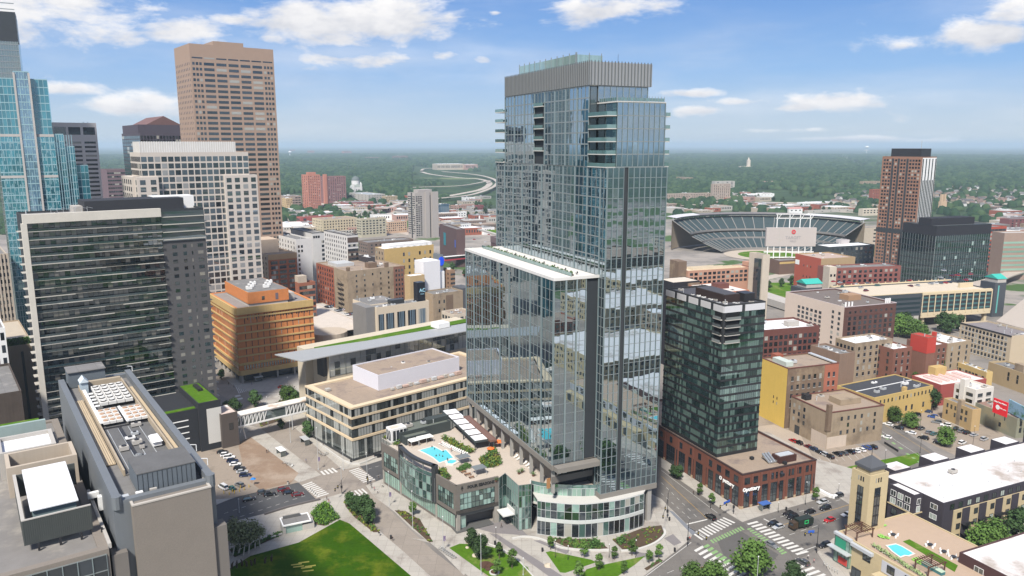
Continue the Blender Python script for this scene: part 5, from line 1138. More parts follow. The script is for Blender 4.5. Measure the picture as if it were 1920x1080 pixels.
wa = bY('white_slab_front', 'blank pale grey building with a few dark windows left of its windowed neighbour', 'office building', (555,449), 506, 584, 590, whiteb, roofgrey); rows(wa, 'L', 9, 3.6, 1.4, 2); win(wa, 'R', .05, .45, wa.zt-32, wa.zt-4, 2, 8, 1.5, 2, skip=lambda i, j: i == 1 and j < 6); clutter(wa, 4, 5)
wb = bY('white_slab_back', 'pale grey building with a dark roof edge joining the two white slabs', 'office building', (585,437), 545, 609, 640, whiteb, roofgrey, cap=roofdark); win(wb, 'R', .72, .97, 4, wb.zt-6, 2, 13, 1.6, 2.1); win(wb, 'R', .05, .6, wb.zt-5, wb.zt-2, 3, 1, 1.6, 2)
wc = bY('white_slab_right', 'pale grey building with many small windows and a dark brown end', 'office building', (651,441), 607, 671, 600, whiteb, roofgrey, cap=roofdark); rows(wc, 'L', 10, 3.6, 1.3, 1.9); part(wc, 'dark_wall', mat('dark_brown_wall', (.085,.06,.05)), [(0, wc.W, -.2, -.02, 0, wc.zt-11), (0, wc.W, -.25, -.02, wc.zt-6, wc.zt-2)]); rows(wc, 'R', 4, 3.6, 2, 1.8, top=6.5, y=-.2); clutter(wc, 4, 9)
b = bY('yellow_warehouse', 'yellow brick warehouse with a bright white raised roof', 'warehouse', (720,467), 703, 813, 600, yellowb, roofwhite, par=.5); q = MB(); q.box(-.15, -.02, 0, b.D, 0, b.zt-.2); q.build('tan_wall', tanb, b.root); win(b, 'R', .33, .98, 4, b.zt-3, 6, 8, 1.6, 2.8, skip=lambda i, j: (i+j) % 5 == 4); rows(b, 'L', 3, 4.4, 1.2, 2, x=-.15)
part(b, 'raised_roof', roofwhite, [(b.W*.12, b.W-.6, 2, b.D-1, b.zt-.5, b.zt+2.2)]); [part(b, 'skylight', steel, [(b.W*(.2+i*.13), b.W*(.2+i*.13)+2, .6, 1.8, b.zt-.5, b.zt+.5)]) for i in range(6)]
b = bY('white_block', 'plain white windowless block right of the brown loft block', 'building', (794,491), 777, 825, 560, mat('bright_white_wall', (.66,.66,.68), var=.03), roofwhite, par=.4); part(b, 'roof_house', roofwhite, [(b.W*.3, b.W*.6, 5, 9, b.zt-.4, b.zt+1.2)])
part(b, 'annex', white, [(b.W, b.W+5, 2, 12, 0, b.zt-9)])
b = bY('tan_annex', 'low yellow stucco building with a white roof below the plain white block', 'building', (769,518), 758, 796, 548, mat('yellow_stucco', (.42,.31,.17), streak=.15), roofwhite, par=.4)
ac = bY('cream_hotel', 'cream hotel with five tall dark window strips and a black sign box', 'hotel', (706,577), 691, 804, 455, mat('cream_hotel_stone', (.56,.48,.37), var=.04, streak=.04), roofgrey, par=.6)
for a0, a1 in ((.03,.13),(.17,.32),(.38,.53),(.585,.74),(.79,.94)):
    q = MB(); q.box(ac.W*a0, ac.W*a1, -.1, .0, 6, ac.zt-4.5); q.build('window_strip', darkgl, ac.root); w_ = ac.W*(a1-a0)
    q = MB(); [q.box(ac.W*a0+w_*f, ac.W*a0+w_*f+w_*.12, -.3, -.1, 6, ac.zt-4.5) for f in (.25,.5,.68)]; q.build('blue_fin', mat('blue_grey_fin', (.14,.20,.25), metal=.3, rough=.5), ac.root)
for f in (.45, .8): part(ac, 'window_strip', darkgl, [(-.1, 0, ac.D*f-.4, ac.D*f+.4, 2, ac.zt-4)])
for k in range(4): part(ac, 'entrance', darkm, [(ac.W*(.08+k*.22), ac.W*(.2+k*.22), -.15, 0, 1.5, 4)])
part(ac, 'grey_wing', mat('grey_ribbed_wall', (.19,.185,.18), streak=.12), [(-6, -.2, ac.D*.2, ac.D+10, 0, ac.zt+.3)]); part(ac, 'rear_wing', MATS['cream_hotel_stone'], [(2, ac.W*.62, ac.D+.1, ac.D+26, 0, ac.zt-.8)]); part(ac, 'rear_roof', roofgrey, [(2.4, ac.W*.62-.4, ac.D+.5, ac.D+25.6, ac.zt-.8, ac.zt-.6)])
part(ac, 'dark_plant', darkm, [(ac.W*.35, ac.W*.6, ac.D*.5, ac.D-.5, ac.zt-.5, ac.zt+2)])
sg = MB(); sx0, sx1 = ac.W*.83, ac.W*.98; sg.box(sx0, sx1, 3, 8, ac.zt-.5, ac.zt+11.5); sgo = sg.build('sign_box', mat('sign_black', (.012,.015,.022), rough=.3), ac.root)
sl = mat('sign_letters', (.35,.62,.75)); letters(ac, 'AC', 3.2, (sx0+(sx1-sx0)*.62, 2.93, ac.zt+6.3), (R(90),0,0), sl, parent=sgo, bold=.05); letters(ac, 'HOTEL', .9, (sx0+(sx1-sx0)*.62, 2.93, ac.zt+4), (R(90),0,0), sl, parent=sgo); clutter(ac, 7, 12); clutter(ac, 5, 13, z=ac.zt-.6, y0=ac.D+3, y1=ac.D+20, x1=ac.W*.5)
b = bY('weathered_brick_building', 'weathered tan brick building with a dark mural panel, right of the cream hotel', 'building', (812,552), 806, 868, 545, tanb, roofgrey); win(b, 'R', .12, .6, 8, b.zt-3, 3, 2, 1.3, 2.4); part(b, 'dark_panel', brown, [(b.W*.42, b.W*.66, -.12, 0, 6, b.zt-2)]); part(b, 'dark_wing', mat('slate_wall', (.08,.085,.095)), [(b.W, b.W+8, .5, 14, 0, b.zt+1.5)]); clutter(b, 3, 4)
b = bY('corner_shop', 'low cream corner shop building with red lettered windows', 'shop', (851,590), 848, 890, 520, cream, rooftan); rows(b, 'L', 4, 4.2, 2.5, 2.6, base=1); rows(b, 'R', 4, 4.2, 2.5, 2.6, base=1); clutter(b, 3, 7)
b = bY('grey_podium_wall', 'plain beige podium wall below the grid office tower', 'building', (419,510), 415, 459, 520, mat('beige_plain', (.38,.34,.28), var=.05), roofgrey)
b = bY('green_cornice_building', 'small orange brick building with a green cornice', 'building', (396,514), 386, 417, 500, mat('orange_brick_small', (.38,.15,.07), streak=.1), roofgrey, cap=mat('copper_green', (.10,.26,.19))); rows(b, 'R', 4, 3.6, 1.5, 2)
ct = bY('condo_tower', 'grey concrete condominium tower with balconies standing apart', 'apartment tower', (778,362), 764, 821, 1080, mat('grey_concrete_tower', (.36,.33,.31), var=.05, streak=.05), roofgrey)
part(ct, 'dark_slot', darkm, [(-.1, 0.1, ct.D*.4, ct.D*.55, 0, ct.zt), (ct.W*.62, ct.W*.66, -.1, .1, 0, ct.zt-4)]); rows(ct, 'L', 6, 3.05, 2.6, 1.6, top=4); win(ct, 'R', .02, .30, 3, ct.zt-4, 3, 20, 2.6, 1.6); part(ct, 'penthouse', MATS['grey_concrete_tower'], [(ct.W*.2, ct.W*.8, 4, ct.D-4, ct.zt-1, ct.zt+4)])
part(ct, 'stair_shaft', MATS['grey_concrete_tower'], [(ct.W*.42, ct.W*.6, -2, 0, 0, ct.zt+1.5), (ct.W*.70, ct.W*.98, -2, 0, 0, ct.zt+1)])
pt = bY('pink_apartment_tower', 'salmon pink apartment tower with notched balconies, nearer of the two', 'apartment tower', (576,328), 565, 600, 1540, mat('salmon_brick', (.45,.19,.135), var=.05), roofgrey); rows(pt, 'R', 6, 3.2, 1.8, 1.5, lim=50); rows(pt, 'L', 3, 3.2, 3.2, 1.6, lim=90); part(pt, 'penthouse', MATS['salmon_brick'], [(pt.W*.1, pt.W*.7, 2, 12, pt.zt-1, pt.zt+5)])
b = bY('plum_apartment_slab', 'wide plum brick apartment slab behind the salmon tower', 'apartment block', (609,331), 600, 648, 1740, mat('plum_brick', (.25,.13,.125), var=.06), roofgrey); rows(b, 'R', 9, 3.2, 2, 1.5, lim=90); part(b, 'stair_tower', MATS['salmon_brick'], [(b.W*-.05, b.W*.08, -2, 6, 0, b.zt+5)]); rows(b, 'L', 2, 3.2, 2, 1.5, lim=96)
# domed church
c = G(668, 362, 0); ch = thing('domed_church', 'pale church with a grey green dome near the woods', 'church', (c.x, c.y, 0), R(20))
q = MB(); q.box(-14, 14, -22, 22, 0, 18); q.build('nave', whiteb, ch); q = MB(); q.add([(-14.5,-22.5,18),(14.5,-22.5,18),(14.5,22.5,18),(-14.5,22.5,18),(0,-22.5,26),(0,22.5,26)], [(0,1,4),(1,2,5,4),(2,3,5),(3,0,4,5)]); q.build('roof', mat('pale_green_roof', (.38,.42,.38)), ch)
q = MB(); q.cyl(0, 4, 18, 34, 11.5, n=16); q.build('drum', whiteb, ch); q = MB()
for k in range(5): a, b_ = k*math.pi/10, (k+1)*math.pi/10; q.cyl(0, 4, 34+12*math.sin(a), 34+12*math.sin(b_), 11.5*math.cos(a), max(.4, 11.5*math.cos(b_)), n=16)
q.cyl(0, 4, 46, 50, .8, .2); q.build('dome', mat('dome_slate', (.12,.14,.14)), ch, smooth=False)
for s_ in (-1, 1): q = MB(); q.box(s_*10-2.5, s_*10+2.5, -24, -19, 0, 26); q.cyl(s_*10, -21.5, 26, 32, 2.8, .2, n=8); q.build('corner_tower', whiteb, ch)
for i in range(4): q = MB(); q.box(-8+i*4.6, -6+i*4.6, -22.2, -22, 5, 12); q.build('window', darkgl, ch)
# far centre blocks
def YB(py): return CAMH/math.tan(PITCH-math.atan((540-py)/FPX))
for nm, lb, C, xL, xR, Y, wm, rm, kw in [
 ('cream_block', 'long cream block with rows of dark windows below the condo tower', (604,412), 585, 670, YB(441), mat('cream_far', (.50,.42,.30)), rooftan, (12, 4.0, 1.8, 2)),
 ('pale_green_block', 'block with dark vertical bays beside the long cream block', (677,411), 668, 724, YB(446), mat('olive_cream', (.42,.39,.30)), rooftan, (7, 3.6, 3, 1.8)),
 ('peach_parking_block', 'peach parking block with small square openings left of the condo tower', (727,416), 722, 763, YB(438), mat('peach_precast', (.50,.36,.26)), concrete, (9, 3.4, 1.8, 1.6)),
 ('red_theatre_block', 'low red block with dark blue screens on the avenue', (562,407), 556, 625, YB(424), mat('red_panel', (.33,.09,.08)), roofgrey, (4, 6, 5, 4)),
 ('tan_terraced_block', 'terraced tan concrete office just right of the brown tower', (534,368), 520, 565, YB(394), mat('tan_terrace', (.33,.26,.22)), roofgrey, (5, 5, 5, 2)),
 ('yellow_brick_annex', 'small yellow block standing right of the brown tower base', (536,372), 528, 548, YB(396), mat('yellow_annex', (.5,.36,.2)), roofgrey, (4, 4, 1.6, 2)),
 ('grey_flat_block', 'long low grey roofed block by the expressway', (690,365), 655, 722, YB(381), concrete, mat('blue_grey_roof', (.30,.33,.35)), (10, 4, 2, 1.8)),
 ('tan_apartments_mid', 'tan apartment row beside the expressway trees', (722,368), 716, 745, YB(381), mat('tan_row', (.42,.33,.22)), roofgrey, (7, 3.6, 1.6, 1.5)),
 ('red_apartments', 'low red apartment row with many chimneys behind trees', (650,380), 600, 700, YB(391), mat('maroon_row', (.26,.10,.09)), roofgrey, (14, 3.4, 1.5, 1.5)),
 ('blue_glass_block', 'small blue glass block right of the condo tower', (826,383), 822, 842, YB(402), glass('blue_block_glass', (.05,.09,.13), f0=.2), roofgrey, (3, 4, 1, 1)),
 ('red_corner_block', 'small dark red block with a rooftop bar on the far right of the lots', (895,385), 890, 907, YB(398), mat('far_dark_red', (.22,.07,.07)), roofgrey, (4, 3.5, 1.5, 1.5)),
 ('long_red_row', 'long low red and blue shopfront row behind the arena', (850,385), 845, 890, YB(395), mat('far_rose', (.38,.24,.2)), roofgrey, (9, 3.5, 2, 1.5)),
 ('white_office_low', 'low white office beside the arena', (832,399), 826, 875, YB(410), white, roofgrey, (8, 4, 2.5, 1.5)),
 ('mixed_roof_block', 'low grey roofed block with many roof boxes left of the yellow warehouse', (690,455), 672, 775, YB(480), mat('brown_low', (.16,.12,.1)), roofgrey, (10, 4, 2, 2)),
 ('round_corner_block', 'small dark block with a white roof beside the brown ended slab', (690,483), 672, 703, 590, mat('dark_round', (.05,.045,.05)), roofwhite, (3, 4, 2, 1)),
 ('small_brick_corner', 'small tan brick building right of the plain white block', (845,507), 826, 853, 600, mat('small_tan', (.27,.17,.11), streak=.1), rooftan, (4, 3.6, 1.3, 1.6)),
 ]:
    x = bY(nm, lb, 'building', C, xL, xR, Y, wm, rm)
    rows(x, 'R', kw[0], kw[1], kw[2], kw[3], lim=70, base=1); rows(x, 'L', max(2, kw[0]//2), kw[1], kw[2], kw[3], lim=90, base=1); clutter(x, 4, len(nm), big=1.6)
# arena with a grass roof
ar = bY('arena', 'huge dark brown arena with a bright green roof behind the tower', 'arena', (950,452), 850, 1180, 760, mat('arena_brown', (.105,.065,.065), var=.06), mat('arena_roof', (.17,.145,.15)), ang=22, par=.6)
part(ar, 'green_roof', grassm, [(12, 110, 30, 100, ar.zt-.5, ar.zt+.3)]); part(ar, 'roof_band', concrete, [(8, 12, 30, 110, ar.zt-.5, ar.zt+1)]); part(ar, 'dark_band', darkm, [(-.3, 0, ar.D*.2, ar.D*.9, ar.zt-16, ar.zt-11)]); part(ar, 'window_band', darkgl, [(-.35, -.05, ar.D*.45, ar.D*.8, ar.zt-22, ar.zt-19)]); part(ar, 'roof_edge', mat('arena_edge', (.15,.11,.115)), [(-.5, 0, 0, ar.D, ar.zt-6, ar.zt+.1)])
b = bY('arena_annex', 'brown annex with a tall teal banner left of the arena', 'arena annex', (856,430), 824, 872, 820, MATS['arena_brown'], roofgrey, ang=22); part(b, 'banner', mat('teal_banner', (.03,.20,.25)), [(-.4, -.1, b.D*.62, b.D*.74, b.zt-22, b.zt-8)]); part(b, 'banner', mat('blue_banner', (.06,.10,.35)), [(-.6, -.1, b.D*.05, b.D*.09, b.zt-20, b.zt-12)])
a_, c_ = G(833,489,9), G(884,484,9); d = c_-a_; x = thing('red_skywalk', 'long skywalk with red and white sides in front of the arena', 'footbridge', a_, math.atan2(d.y, d.x)); q = MB(); q.box(0, d.length, -2, 2, 0, 1.6); q.build('side_wall', mat('red_side', (.40,.05,.07)), x); q = MB(); q.box(0, d.length, -2.1, 2.1, 1.6, 4); q.build('glazing', MATS['bridge_glass'], x); q = MB(); q.box(0, d.length, -2.4, 2.4, 4, 4.4); q.build('roof', white, x)
b = bY('blue_ball_building', 'dark building with a bright blue disc sign on its corner', 'building', (826,478), 812, 831, 600, mat('grey_blue_wall', (.16,.18,.2)), roofdark); q = MB(); [q.add([(b.W*.2+2.6*math.cos(6.28*i/16), -.4, b.zt-5+3.6*math.sin(6.28*i/16)) for i in range(16)]+[(b.W*.2+2.6*math.cos(6.28*i/16), -.1, b.zt-5+3.6*math.sin(6.28*i/16)) for i in range(16)], [tuple(range(16)), tuple(range(16,32))[::-1]]+[(i,16+i,16+(i+1)%16,(i+1)%16) for i in range(16)])]; q.build('disc_sign', mat('bright_blue', (.01,.08,.75)), b.root)
# parking ramp with a curved end
pr = bY('parking_ramp', 'open parking ramp full of cars with a rounded concrete end', 'parking garage', (672,603), 588, 690, 490, sandst, concrete, par=.5); q = MB(); cpos = loc(pr, 620,622,pr.zt); n_ = 24
for k, (r0, z0, z1, mm_) in enumerate(((10.5, 0, 4, 1), (11, 4, 6, 0), (10.5, 6, 8.5, 1), (11, 8.5, pr.zt, 0))): q.cyl(cpos[0], cpos[1]+2, z0, z1, r0, n=n_, mi=mm_)
q.build('curved_ramp', [sandst, darkm], pr.root); part(pr, 'roof_slab', mat('pale_ramp_top', (.5,.45,.4)), [(cpos[0]-10, 2, cpos[1]-2, pr.D, pr.zt-.4, pr.zt-.2)])
for k in range(3): band(pr, 'R', 2+k*4, 3.8+k*4, darkm, .05, .97, out=.1, name='opening'); band(pr, 'L', 2+k*4, 3.8+k*4, darkm, .05, .97, out=.1, name='opening')
part(pr, 'stair_house', sandst, [(4, 12, 3, 8, pr.zt-.5, pr.zt+3.5)])
PRK = pr

# ------------------------------------------------------------- the right hand side
RA = 23.0
def rY(*a, **k): k.setdefault('ang', RA); return bY(*a, **k)
pb_ = bld('brick_podium', 'red brown brick podium with shops and a tan roof on the corner', 'shop building', (1392.5,890), 1238, 1531, 13.4, RA, mat('pottery_brick', (.155,.06,.04), var=.12, scale=.8, streak=.06), rooftan, par=.7, D=82, parw=.5, cap=mat('dark_coping', (.05,.03,.028)))
sfgl = glass('shop_glass', (.02,.025,.03), f0=.12, lightamt=.03)
def shopface(face, bays, z_hi=9.6):
    for (a0, a1, lo, up) in bays:
        L0, L1 = fr(pb_, face, a0), fr(pb_, face, a1)
        q = MB(); (q.box(L0, L1, -.08, .02, .5, 7.9) if face == 'R' else q.box(-.08, .02, L0, L1, .5, 7.9)); q.build('shop_window', sfgl, pb_.root)
        q = MB(); nm_ = max(2, int((L1-L0)/1.3))
        for i in range(nm_+1):
            a = L0+(L1-L0)*i/nm_; (q.box(a-.05, a+.05, -.16, -.06, .5, 7.9) if face == 'R' else q.box(-.16, -.06, a-.05, a+.05, .5, 7.9))
        for z in (.5, 2.9, 5.4, 7.9): (q.box(L0, L1, -.16, -.06, z-.06, z+.06) if face == 'R' else q.box(-.16, -.06, L0, L1, z-.06, z+.06))
        q.build('shop_frame', black, pb_.root)
        if lo: win(pb_, face, a0, a1, 9.2, 11.9, lo, 1, up, 2.3, sfgl, frame=black)
shopface('R', [(.03,.10,1,2.2),(.13,.21,1,2.2),(.24,.34,1,2.2),(.37,.55,3,1.0),(.60,.80,4,1.0),(.84,.98,2,1.2)])
shopface('L', [(.02,.06,1,2.2),(.08,.12,1,2.2),(.14,.18,1,2.2),(.20,.25,1,2.2),(.28,.33,1,1.6),(.35,.39,1,1.6)]+[(.42+i*.085,.42+i*.085+.07,1,1.6) for i in range(7)])
for face in 'RL':
    for k in range(9):
        a = k/8.5; L0 = fr(pb_, face, a); (part(pb_, 'pier', MATS['pottery_brick'], [(L0, L0+.8, -.3, -.02, 1.2, 12.6)]), part(pb_, 'pier_base', mat('tan_base', (.4,.3,.2)), [(L0-.05, L0+.85, -.36, 0, 0, 1.2)])) if face == 'R' and L0 < pb_.W-1 else (part(pb_, 'pier', MATS['pottery_brick'], [(-.3, -.02, L0, L0+.8, 1.2, 12.6)]), part(pb_, 'pier_base', MATS['tan_base'] if 'tan_base' in MATS else white, [(-.36, 0, L0-.05, L0+.85, 0, 1.2)])) if face == 'L' else None
sgl = mat('sign_white', (.85,.85,.83), var=.02)
letters(pb_, 'puttery', 2.1, (pb_.W*.135, -.45, 7.4), (R(90), 0, 0), sgl, 'sign', bold=.06, ext=.08)
letters(pb_, 'puttery', 2.1, (-.45, pb_.D*.085, 7.4), (R(90), 0, R(-90)), sgl, 'sign', bold=.06, ext=.08)
def ring(b, cx, cz, r_, face, m, name='emblem'):
    q = MB(); n_ = 20
    for i in range(n_):
        a, c = 2*math.pi*i/n_, 2*math.pi*(i+1)/n_
        P_ = lambda rr_, t_, d: (cx+rr_*math.cos(t_), -d, cz+rr_*math.sin(t_)) if face == 'R' else (-d, cx-rr_*math.cos(t_), cz+rr_*math.sin(t_))
        q.add([P_(r_, a, .5), P_(r_, c, .5), P_(r_*.55, c, .5), P_(r_*.55, a, .5), P_(r_, a, .38), P_(r_, c, .38), P_(r_*.55, c, .38), P_(r_*.55, a, .38)], [(0,1,2,3),(7,6,5,4),(0,4,5,1),(3,2,6,7)])
        if i == 0: q.add([P_(r_*.22, 2*math.pi*k/6, .5) for k in range(6)], [tuple(range(6))])
    q.build(name, m, b.root)
ring(pb_, pb_.W*.025, 7.5, .75, 'R', sgl); ring(pb_, pb_.D*.14, 7.5, .75, 'L', sgl)
p = loc(pb_, 1455,865,13); 
q = MB(); q.box(p[0], p[0]+8, p[1]-2, p[1]+2.4, 12.7, 15.2); q.build('roof_house', mat('dark_brick_house', (.06,.025,.02)), pb_.root); part(pb_, 'skylight', steel, [(p[0]+.7, p[0]+7.3, p[1]-1.3, p[1]+1.7, 15.2, 15.4)])
p = loc(pb_, 1436,865,13); m = MB()
for i in range(3): m.bar((p[0]+i*1.3, p[1]-2, 13.2), (p[0]+i*1.3+.4, p[1]+2.5, 15), .45, 8); m.bar((p[0]+i*1.3, p[1]-2, 13.2), (p[0]+i*1.3+3, p[1]-1, 13.2), .4, 8)
m.build('silver_duct', mat('silver_duct', (.6,.62,.63), rough=.3, metal=.8), pb_.root)
for (x, y) in ((1409,862),(1466,893),(1471,871),(1433,857)): p = loc(pb_, x, y, 13); unit(pb_, p[0], p[1], 1.3, 1.2, 1.1, 12.75, black, False)
# dark residential tower on the podium
rz = ztop((1358,572),(1352,857),13.0)
dt = bld('dark_glass_tower', 'dark glass residential tower rising from the brick podium', 'apartment tower', (1358,572), 1247, 1436, rz, RA, mat('charcoal_wall', (.03,.032,.035)), mat('dark_membrane', (.065,.065,.075), var=.1), par=.7, zb=12.8, D=37, parw=.5)
dtgl = glass('green_dark_glass', (.025,.05,.045), (.6,.78,.74), f0=.15, light=(.10,.155,.135), lightamt=.4, var=.7)
nf = 19; fh = (rz-3.2-13.2)/nf
for face, Ln_ in (('R', dt.W), ('L', dt.D)):
    n_ = int(Ln_/1.05)
    for k in range(nf):
        z0 = 13.4+k*fh
        cut = (k in (nf-1, nf-2, nf-3, nf-4))
        a0 = .38 if (cut and face == 'R') else (.14 if cut else 0)
        nn_ = int(n_*(1-a0)); win(dt, face, a0, .995, z0+.75, z0+fh, nn_, 1, Ln_*(1-a0)/nn_-.14, fh-.85, dtgl, lim=90)
        if not cut: band(dt, face, z0, z0+.75, black, out=.16)
        else: band(dt, face, z0, z0+.75, black, a0, 1, out=.16)
for k in range(4):
    z0 = 13.4+(nf-4+k)*fh
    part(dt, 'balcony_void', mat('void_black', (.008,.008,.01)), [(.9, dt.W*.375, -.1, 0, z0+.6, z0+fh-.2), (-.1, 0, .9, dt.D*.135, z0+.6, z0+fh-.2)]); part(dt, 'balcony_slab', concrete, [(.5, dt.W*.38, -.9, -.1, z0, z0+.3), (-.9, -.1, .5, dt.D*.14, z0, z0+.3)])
    part(dt, 'balcony_rail', glass('thin_rail', (.14,.15,.15), f0=.15, lightamt=0), [(.5, dt.W*.38, -.9, -.85, z0+.3, z0+1.3), (-.9, -.85, .5, dt.D*.14, z0+.3, z0+1.3)])
for a0, a1 in ((.0,.42),(.50,.98)): part(dt, 'white_fascia', mat('fascia_white', (.52,.52,.54), var=.03), [(dt.W*a0, dt.W*a1, -.25, -.02, rz-3, rz-.6)])
for i in range(5): part(dt, 'white_fascia', MATS['fascia_white'], [(-.25, -.02, dt.D*(i*.21), dt.D*(i*.21+.16), rz-3, rz-.6)])
part(dt, 'plant_screen', mat('brown_louvre', (.035,.022,.02)), [(dt.W*.25, dt.W*.62, 6, 24, rz-.7, rz+2.2)]); part(dt, 'plant_roof', MATS['dark_membrane'], [(dt.W*.26, dt.W*.61, 6.3, 23.7, rz+2.2, rz+2.4)]); part(dt, 'dark_unit', black, [(dt.W*.65, dt.W*.9, 4, 9, rz-.7, rz+2.6)]); clutter(dt, 12, 14, big=.6, x1=dt.W*.22); clutter(dt, 6, 15, big=.6, y1=5)
b = rY('orange_edge_roof', 'low building with a white roof edged in orange brick behind the dark tower', 'building', (1345,549), 1290, 1405, 420, mat('orange_edge', (.38,.15,.08)), mat('white_pink_roof', (.62,.56,.52)), par=.3); rows(b, 'R', 10, 3.5, .9, 1.6); clutter(b, 5, 8); part(b, 'roof_house', dkb, [(8, 16, 10, 16, b.zt-.3, b.zt+2.6)])
b = rY('black_canopy_building', 'dark building with a long cream roof edge at the tower\'s right side', 'building', (1262,530), 1235, 1312, 440, mat('near_black_wall', (.02,.02,.025)), mat('cream_canopy', (.55,.48,.40)), par=.2); part(b, 'brown_end', brown, [(b.W*.55, b.W, -.2, -.02, 0, b.zt-1)]); win(b, 'R', .65, .9, b.zt-5, b.zt-2, 3, 1, .9, 1.6, white, y=-.2)
# brick and yellow lofts
yl = bld('yellow_side_loft', 'brown brick loft with one bright yellow side wall', 'loft building', (1478,691), 1427, 1573, 29, 19.0, brown, rooftan, par=.8, cap=dkb)
q = MB(); q.box(-.14, -.02, .3, yl.D, 0, yl.zt-.3); q.build('yellow_wall', mat('yellow_paint_wall', (.62,.43,.10), var=.07, streak=.07), yl.root); part(yl, 'red_end_wall', mat('red_end', (.33,.12,.075), streak=.1), [(yl.W*.72, yl.W, -.14, -.02, 0, yl.zt-.3)])
win(yl, 'R', .04, .70, 9, yl.zt-3, 6, 4, 1.3, 2.1, sill=concrete); win(yl, 'R', .76, .96, 9, yl.zt-3, 2, 4, 1.2, 2.2, y=-.14, sill=concrete); win(yl, 'L', .25, .5, 9, 14, 2, 2, .5, 1.3, x=-.14)
q = MB(); q.box(2, 6, 4, 14, yl.zt-.6, yl.zt+1.6); q.build('air_handler', mat('pale_green_unit', (.45,.5,.46)), yl.root); unit(yl, 8, 8, 3.5, 2, 1.5, yl.zt-.8, steel); part(yl, 'red_roof_house', brickred, [(5, 9, 15, 19, yl.zt-.6, yl.zt+2)]); part(yl, 'grey_parapet', steel, [(yl.W-2, yl.W-.2, 1, yl.D-1, yl.zt-.2, yl.zt+.3)])
tb = bld('tan_warehouse', 'weathered tan brick warehouse with a flat tan roof beside the parked cars', 'warehouse', (1554,774), 1484, 1658, 16.5, 19.5, tanb, rooftan, par=.7, cap=dkb)
win(tb, 'R', .18, .9, 5, 14.5, 6, 3, 1.1, 1.8, skip=lambda i, j: (i*2+j) % 4 == 1); win(tb, 'L', .55, .97, 5, 14.5, 3, 3, 1.2, 1.8); part(tb, 'chimney', brown, [(-.3, 1.6, -.3, 1.4, 8, 20)])
part(tb, 'painted_patch', mat('pale_patch', (.50,.42,.35), var=.1, streak=.12), [(.1, tb.W*.35, -.06, .0, 0, 5.2), (-.06, 0, .1, tb.D*.4, 0, 6)]); part(tb, 'roof_house', tanb, [(tb.W*.42, tb.W*.8, tb.D*.3, tb.D*.6, 15.9, 18.4)]); part(tb, 'garage_door', darkm, [(-.1, 0, tb.D*.72, tb.D*.85, 0, 4)]); unit(tb, 3, tb.D*.75, 3.2, 3, 2.4, 15.9, black, False); clutter(tb, 4, 6, y0=tb.D*.7)
rl = rY('dark_red_loft', 'dark red brick loft with a white roof in front of the tall cream wall', 'loft building', (1420,620), 1375, 1537, 400, dkb, roofwhite, par=1.0, ang=17); rows(rl, 'R', 12, 3.5, 2.0, 2.2, top=3); clutter(rl, 6, 22); part(rl, 'roof_house', concrete, [(rl.W*.6, rl.W*.78, 6, 10, rl.zt-.8, rl.zt+1.8)])
cl = bld('cream_side_loft', 'tall loft with a cream side wall and a dark brown brick front', 'loft building', (1584,576), 1474, 1681, 33, 20.0, mat('dark_brown_brick', (.105,.052,.042), var=.12, streak=.1), mat('worn_roof', (.15,.125,.11), var=.2), par=1.0, cap=mat('pale_coping', (.42,.36,.36)))
q = MB(); q.box(-.2, -.02, .2, cl.D, 0, cl.zt+.1); q.build('cream_wall', mat('cream_paint_wall', (.60,.50,.42), var=.05, streak=.05), cl.root)
win(cl, 'L', .34, .78, 4, cl.zt-6, 6, 8, 2.2, 1.8, x=-.2, skip=lambda i, j: (i == 5 and j < 3)); win(cl, 'L', .02, .22, 4, cl.zt-3, 2, 8, 1.8, 1.8, x=-.2); win(cl, 'R', .06, .96, 5, cl.zt-6, 9, 7, 2.0, 2.1); win(cl, 'R', .06, .96, cl.zt-5.2, cl.zt-2.2, 9, 1, 1.4, 1.3); band(cl, 'R', cl.zt-5.8, cl.zt-5.5, dkb)
for k in range(3): q = MB(); q.cyl(2+k*2.5, 1.5, cl.zt-1, cl.zt+2.6, .5, n=8); q.build('chimney_pipe', white, cl.root)
for k in range(3): q = MB(); q.cyl(cl.W-3-k*1.6, 2.5, cl.zt-1, cl.zt+2.6, .5, n=8); q.build('chimney_pipe', white, cl.root)
part(cl, 'roof_house', mat('rusty_box', (.32,.2,.12)), [(cl.W*.5, cl.W*.75, cl.D*.35, cl.D*.5, cl.zt-1, cl.zt+2.4)]); clutter(cl, 8, 31)
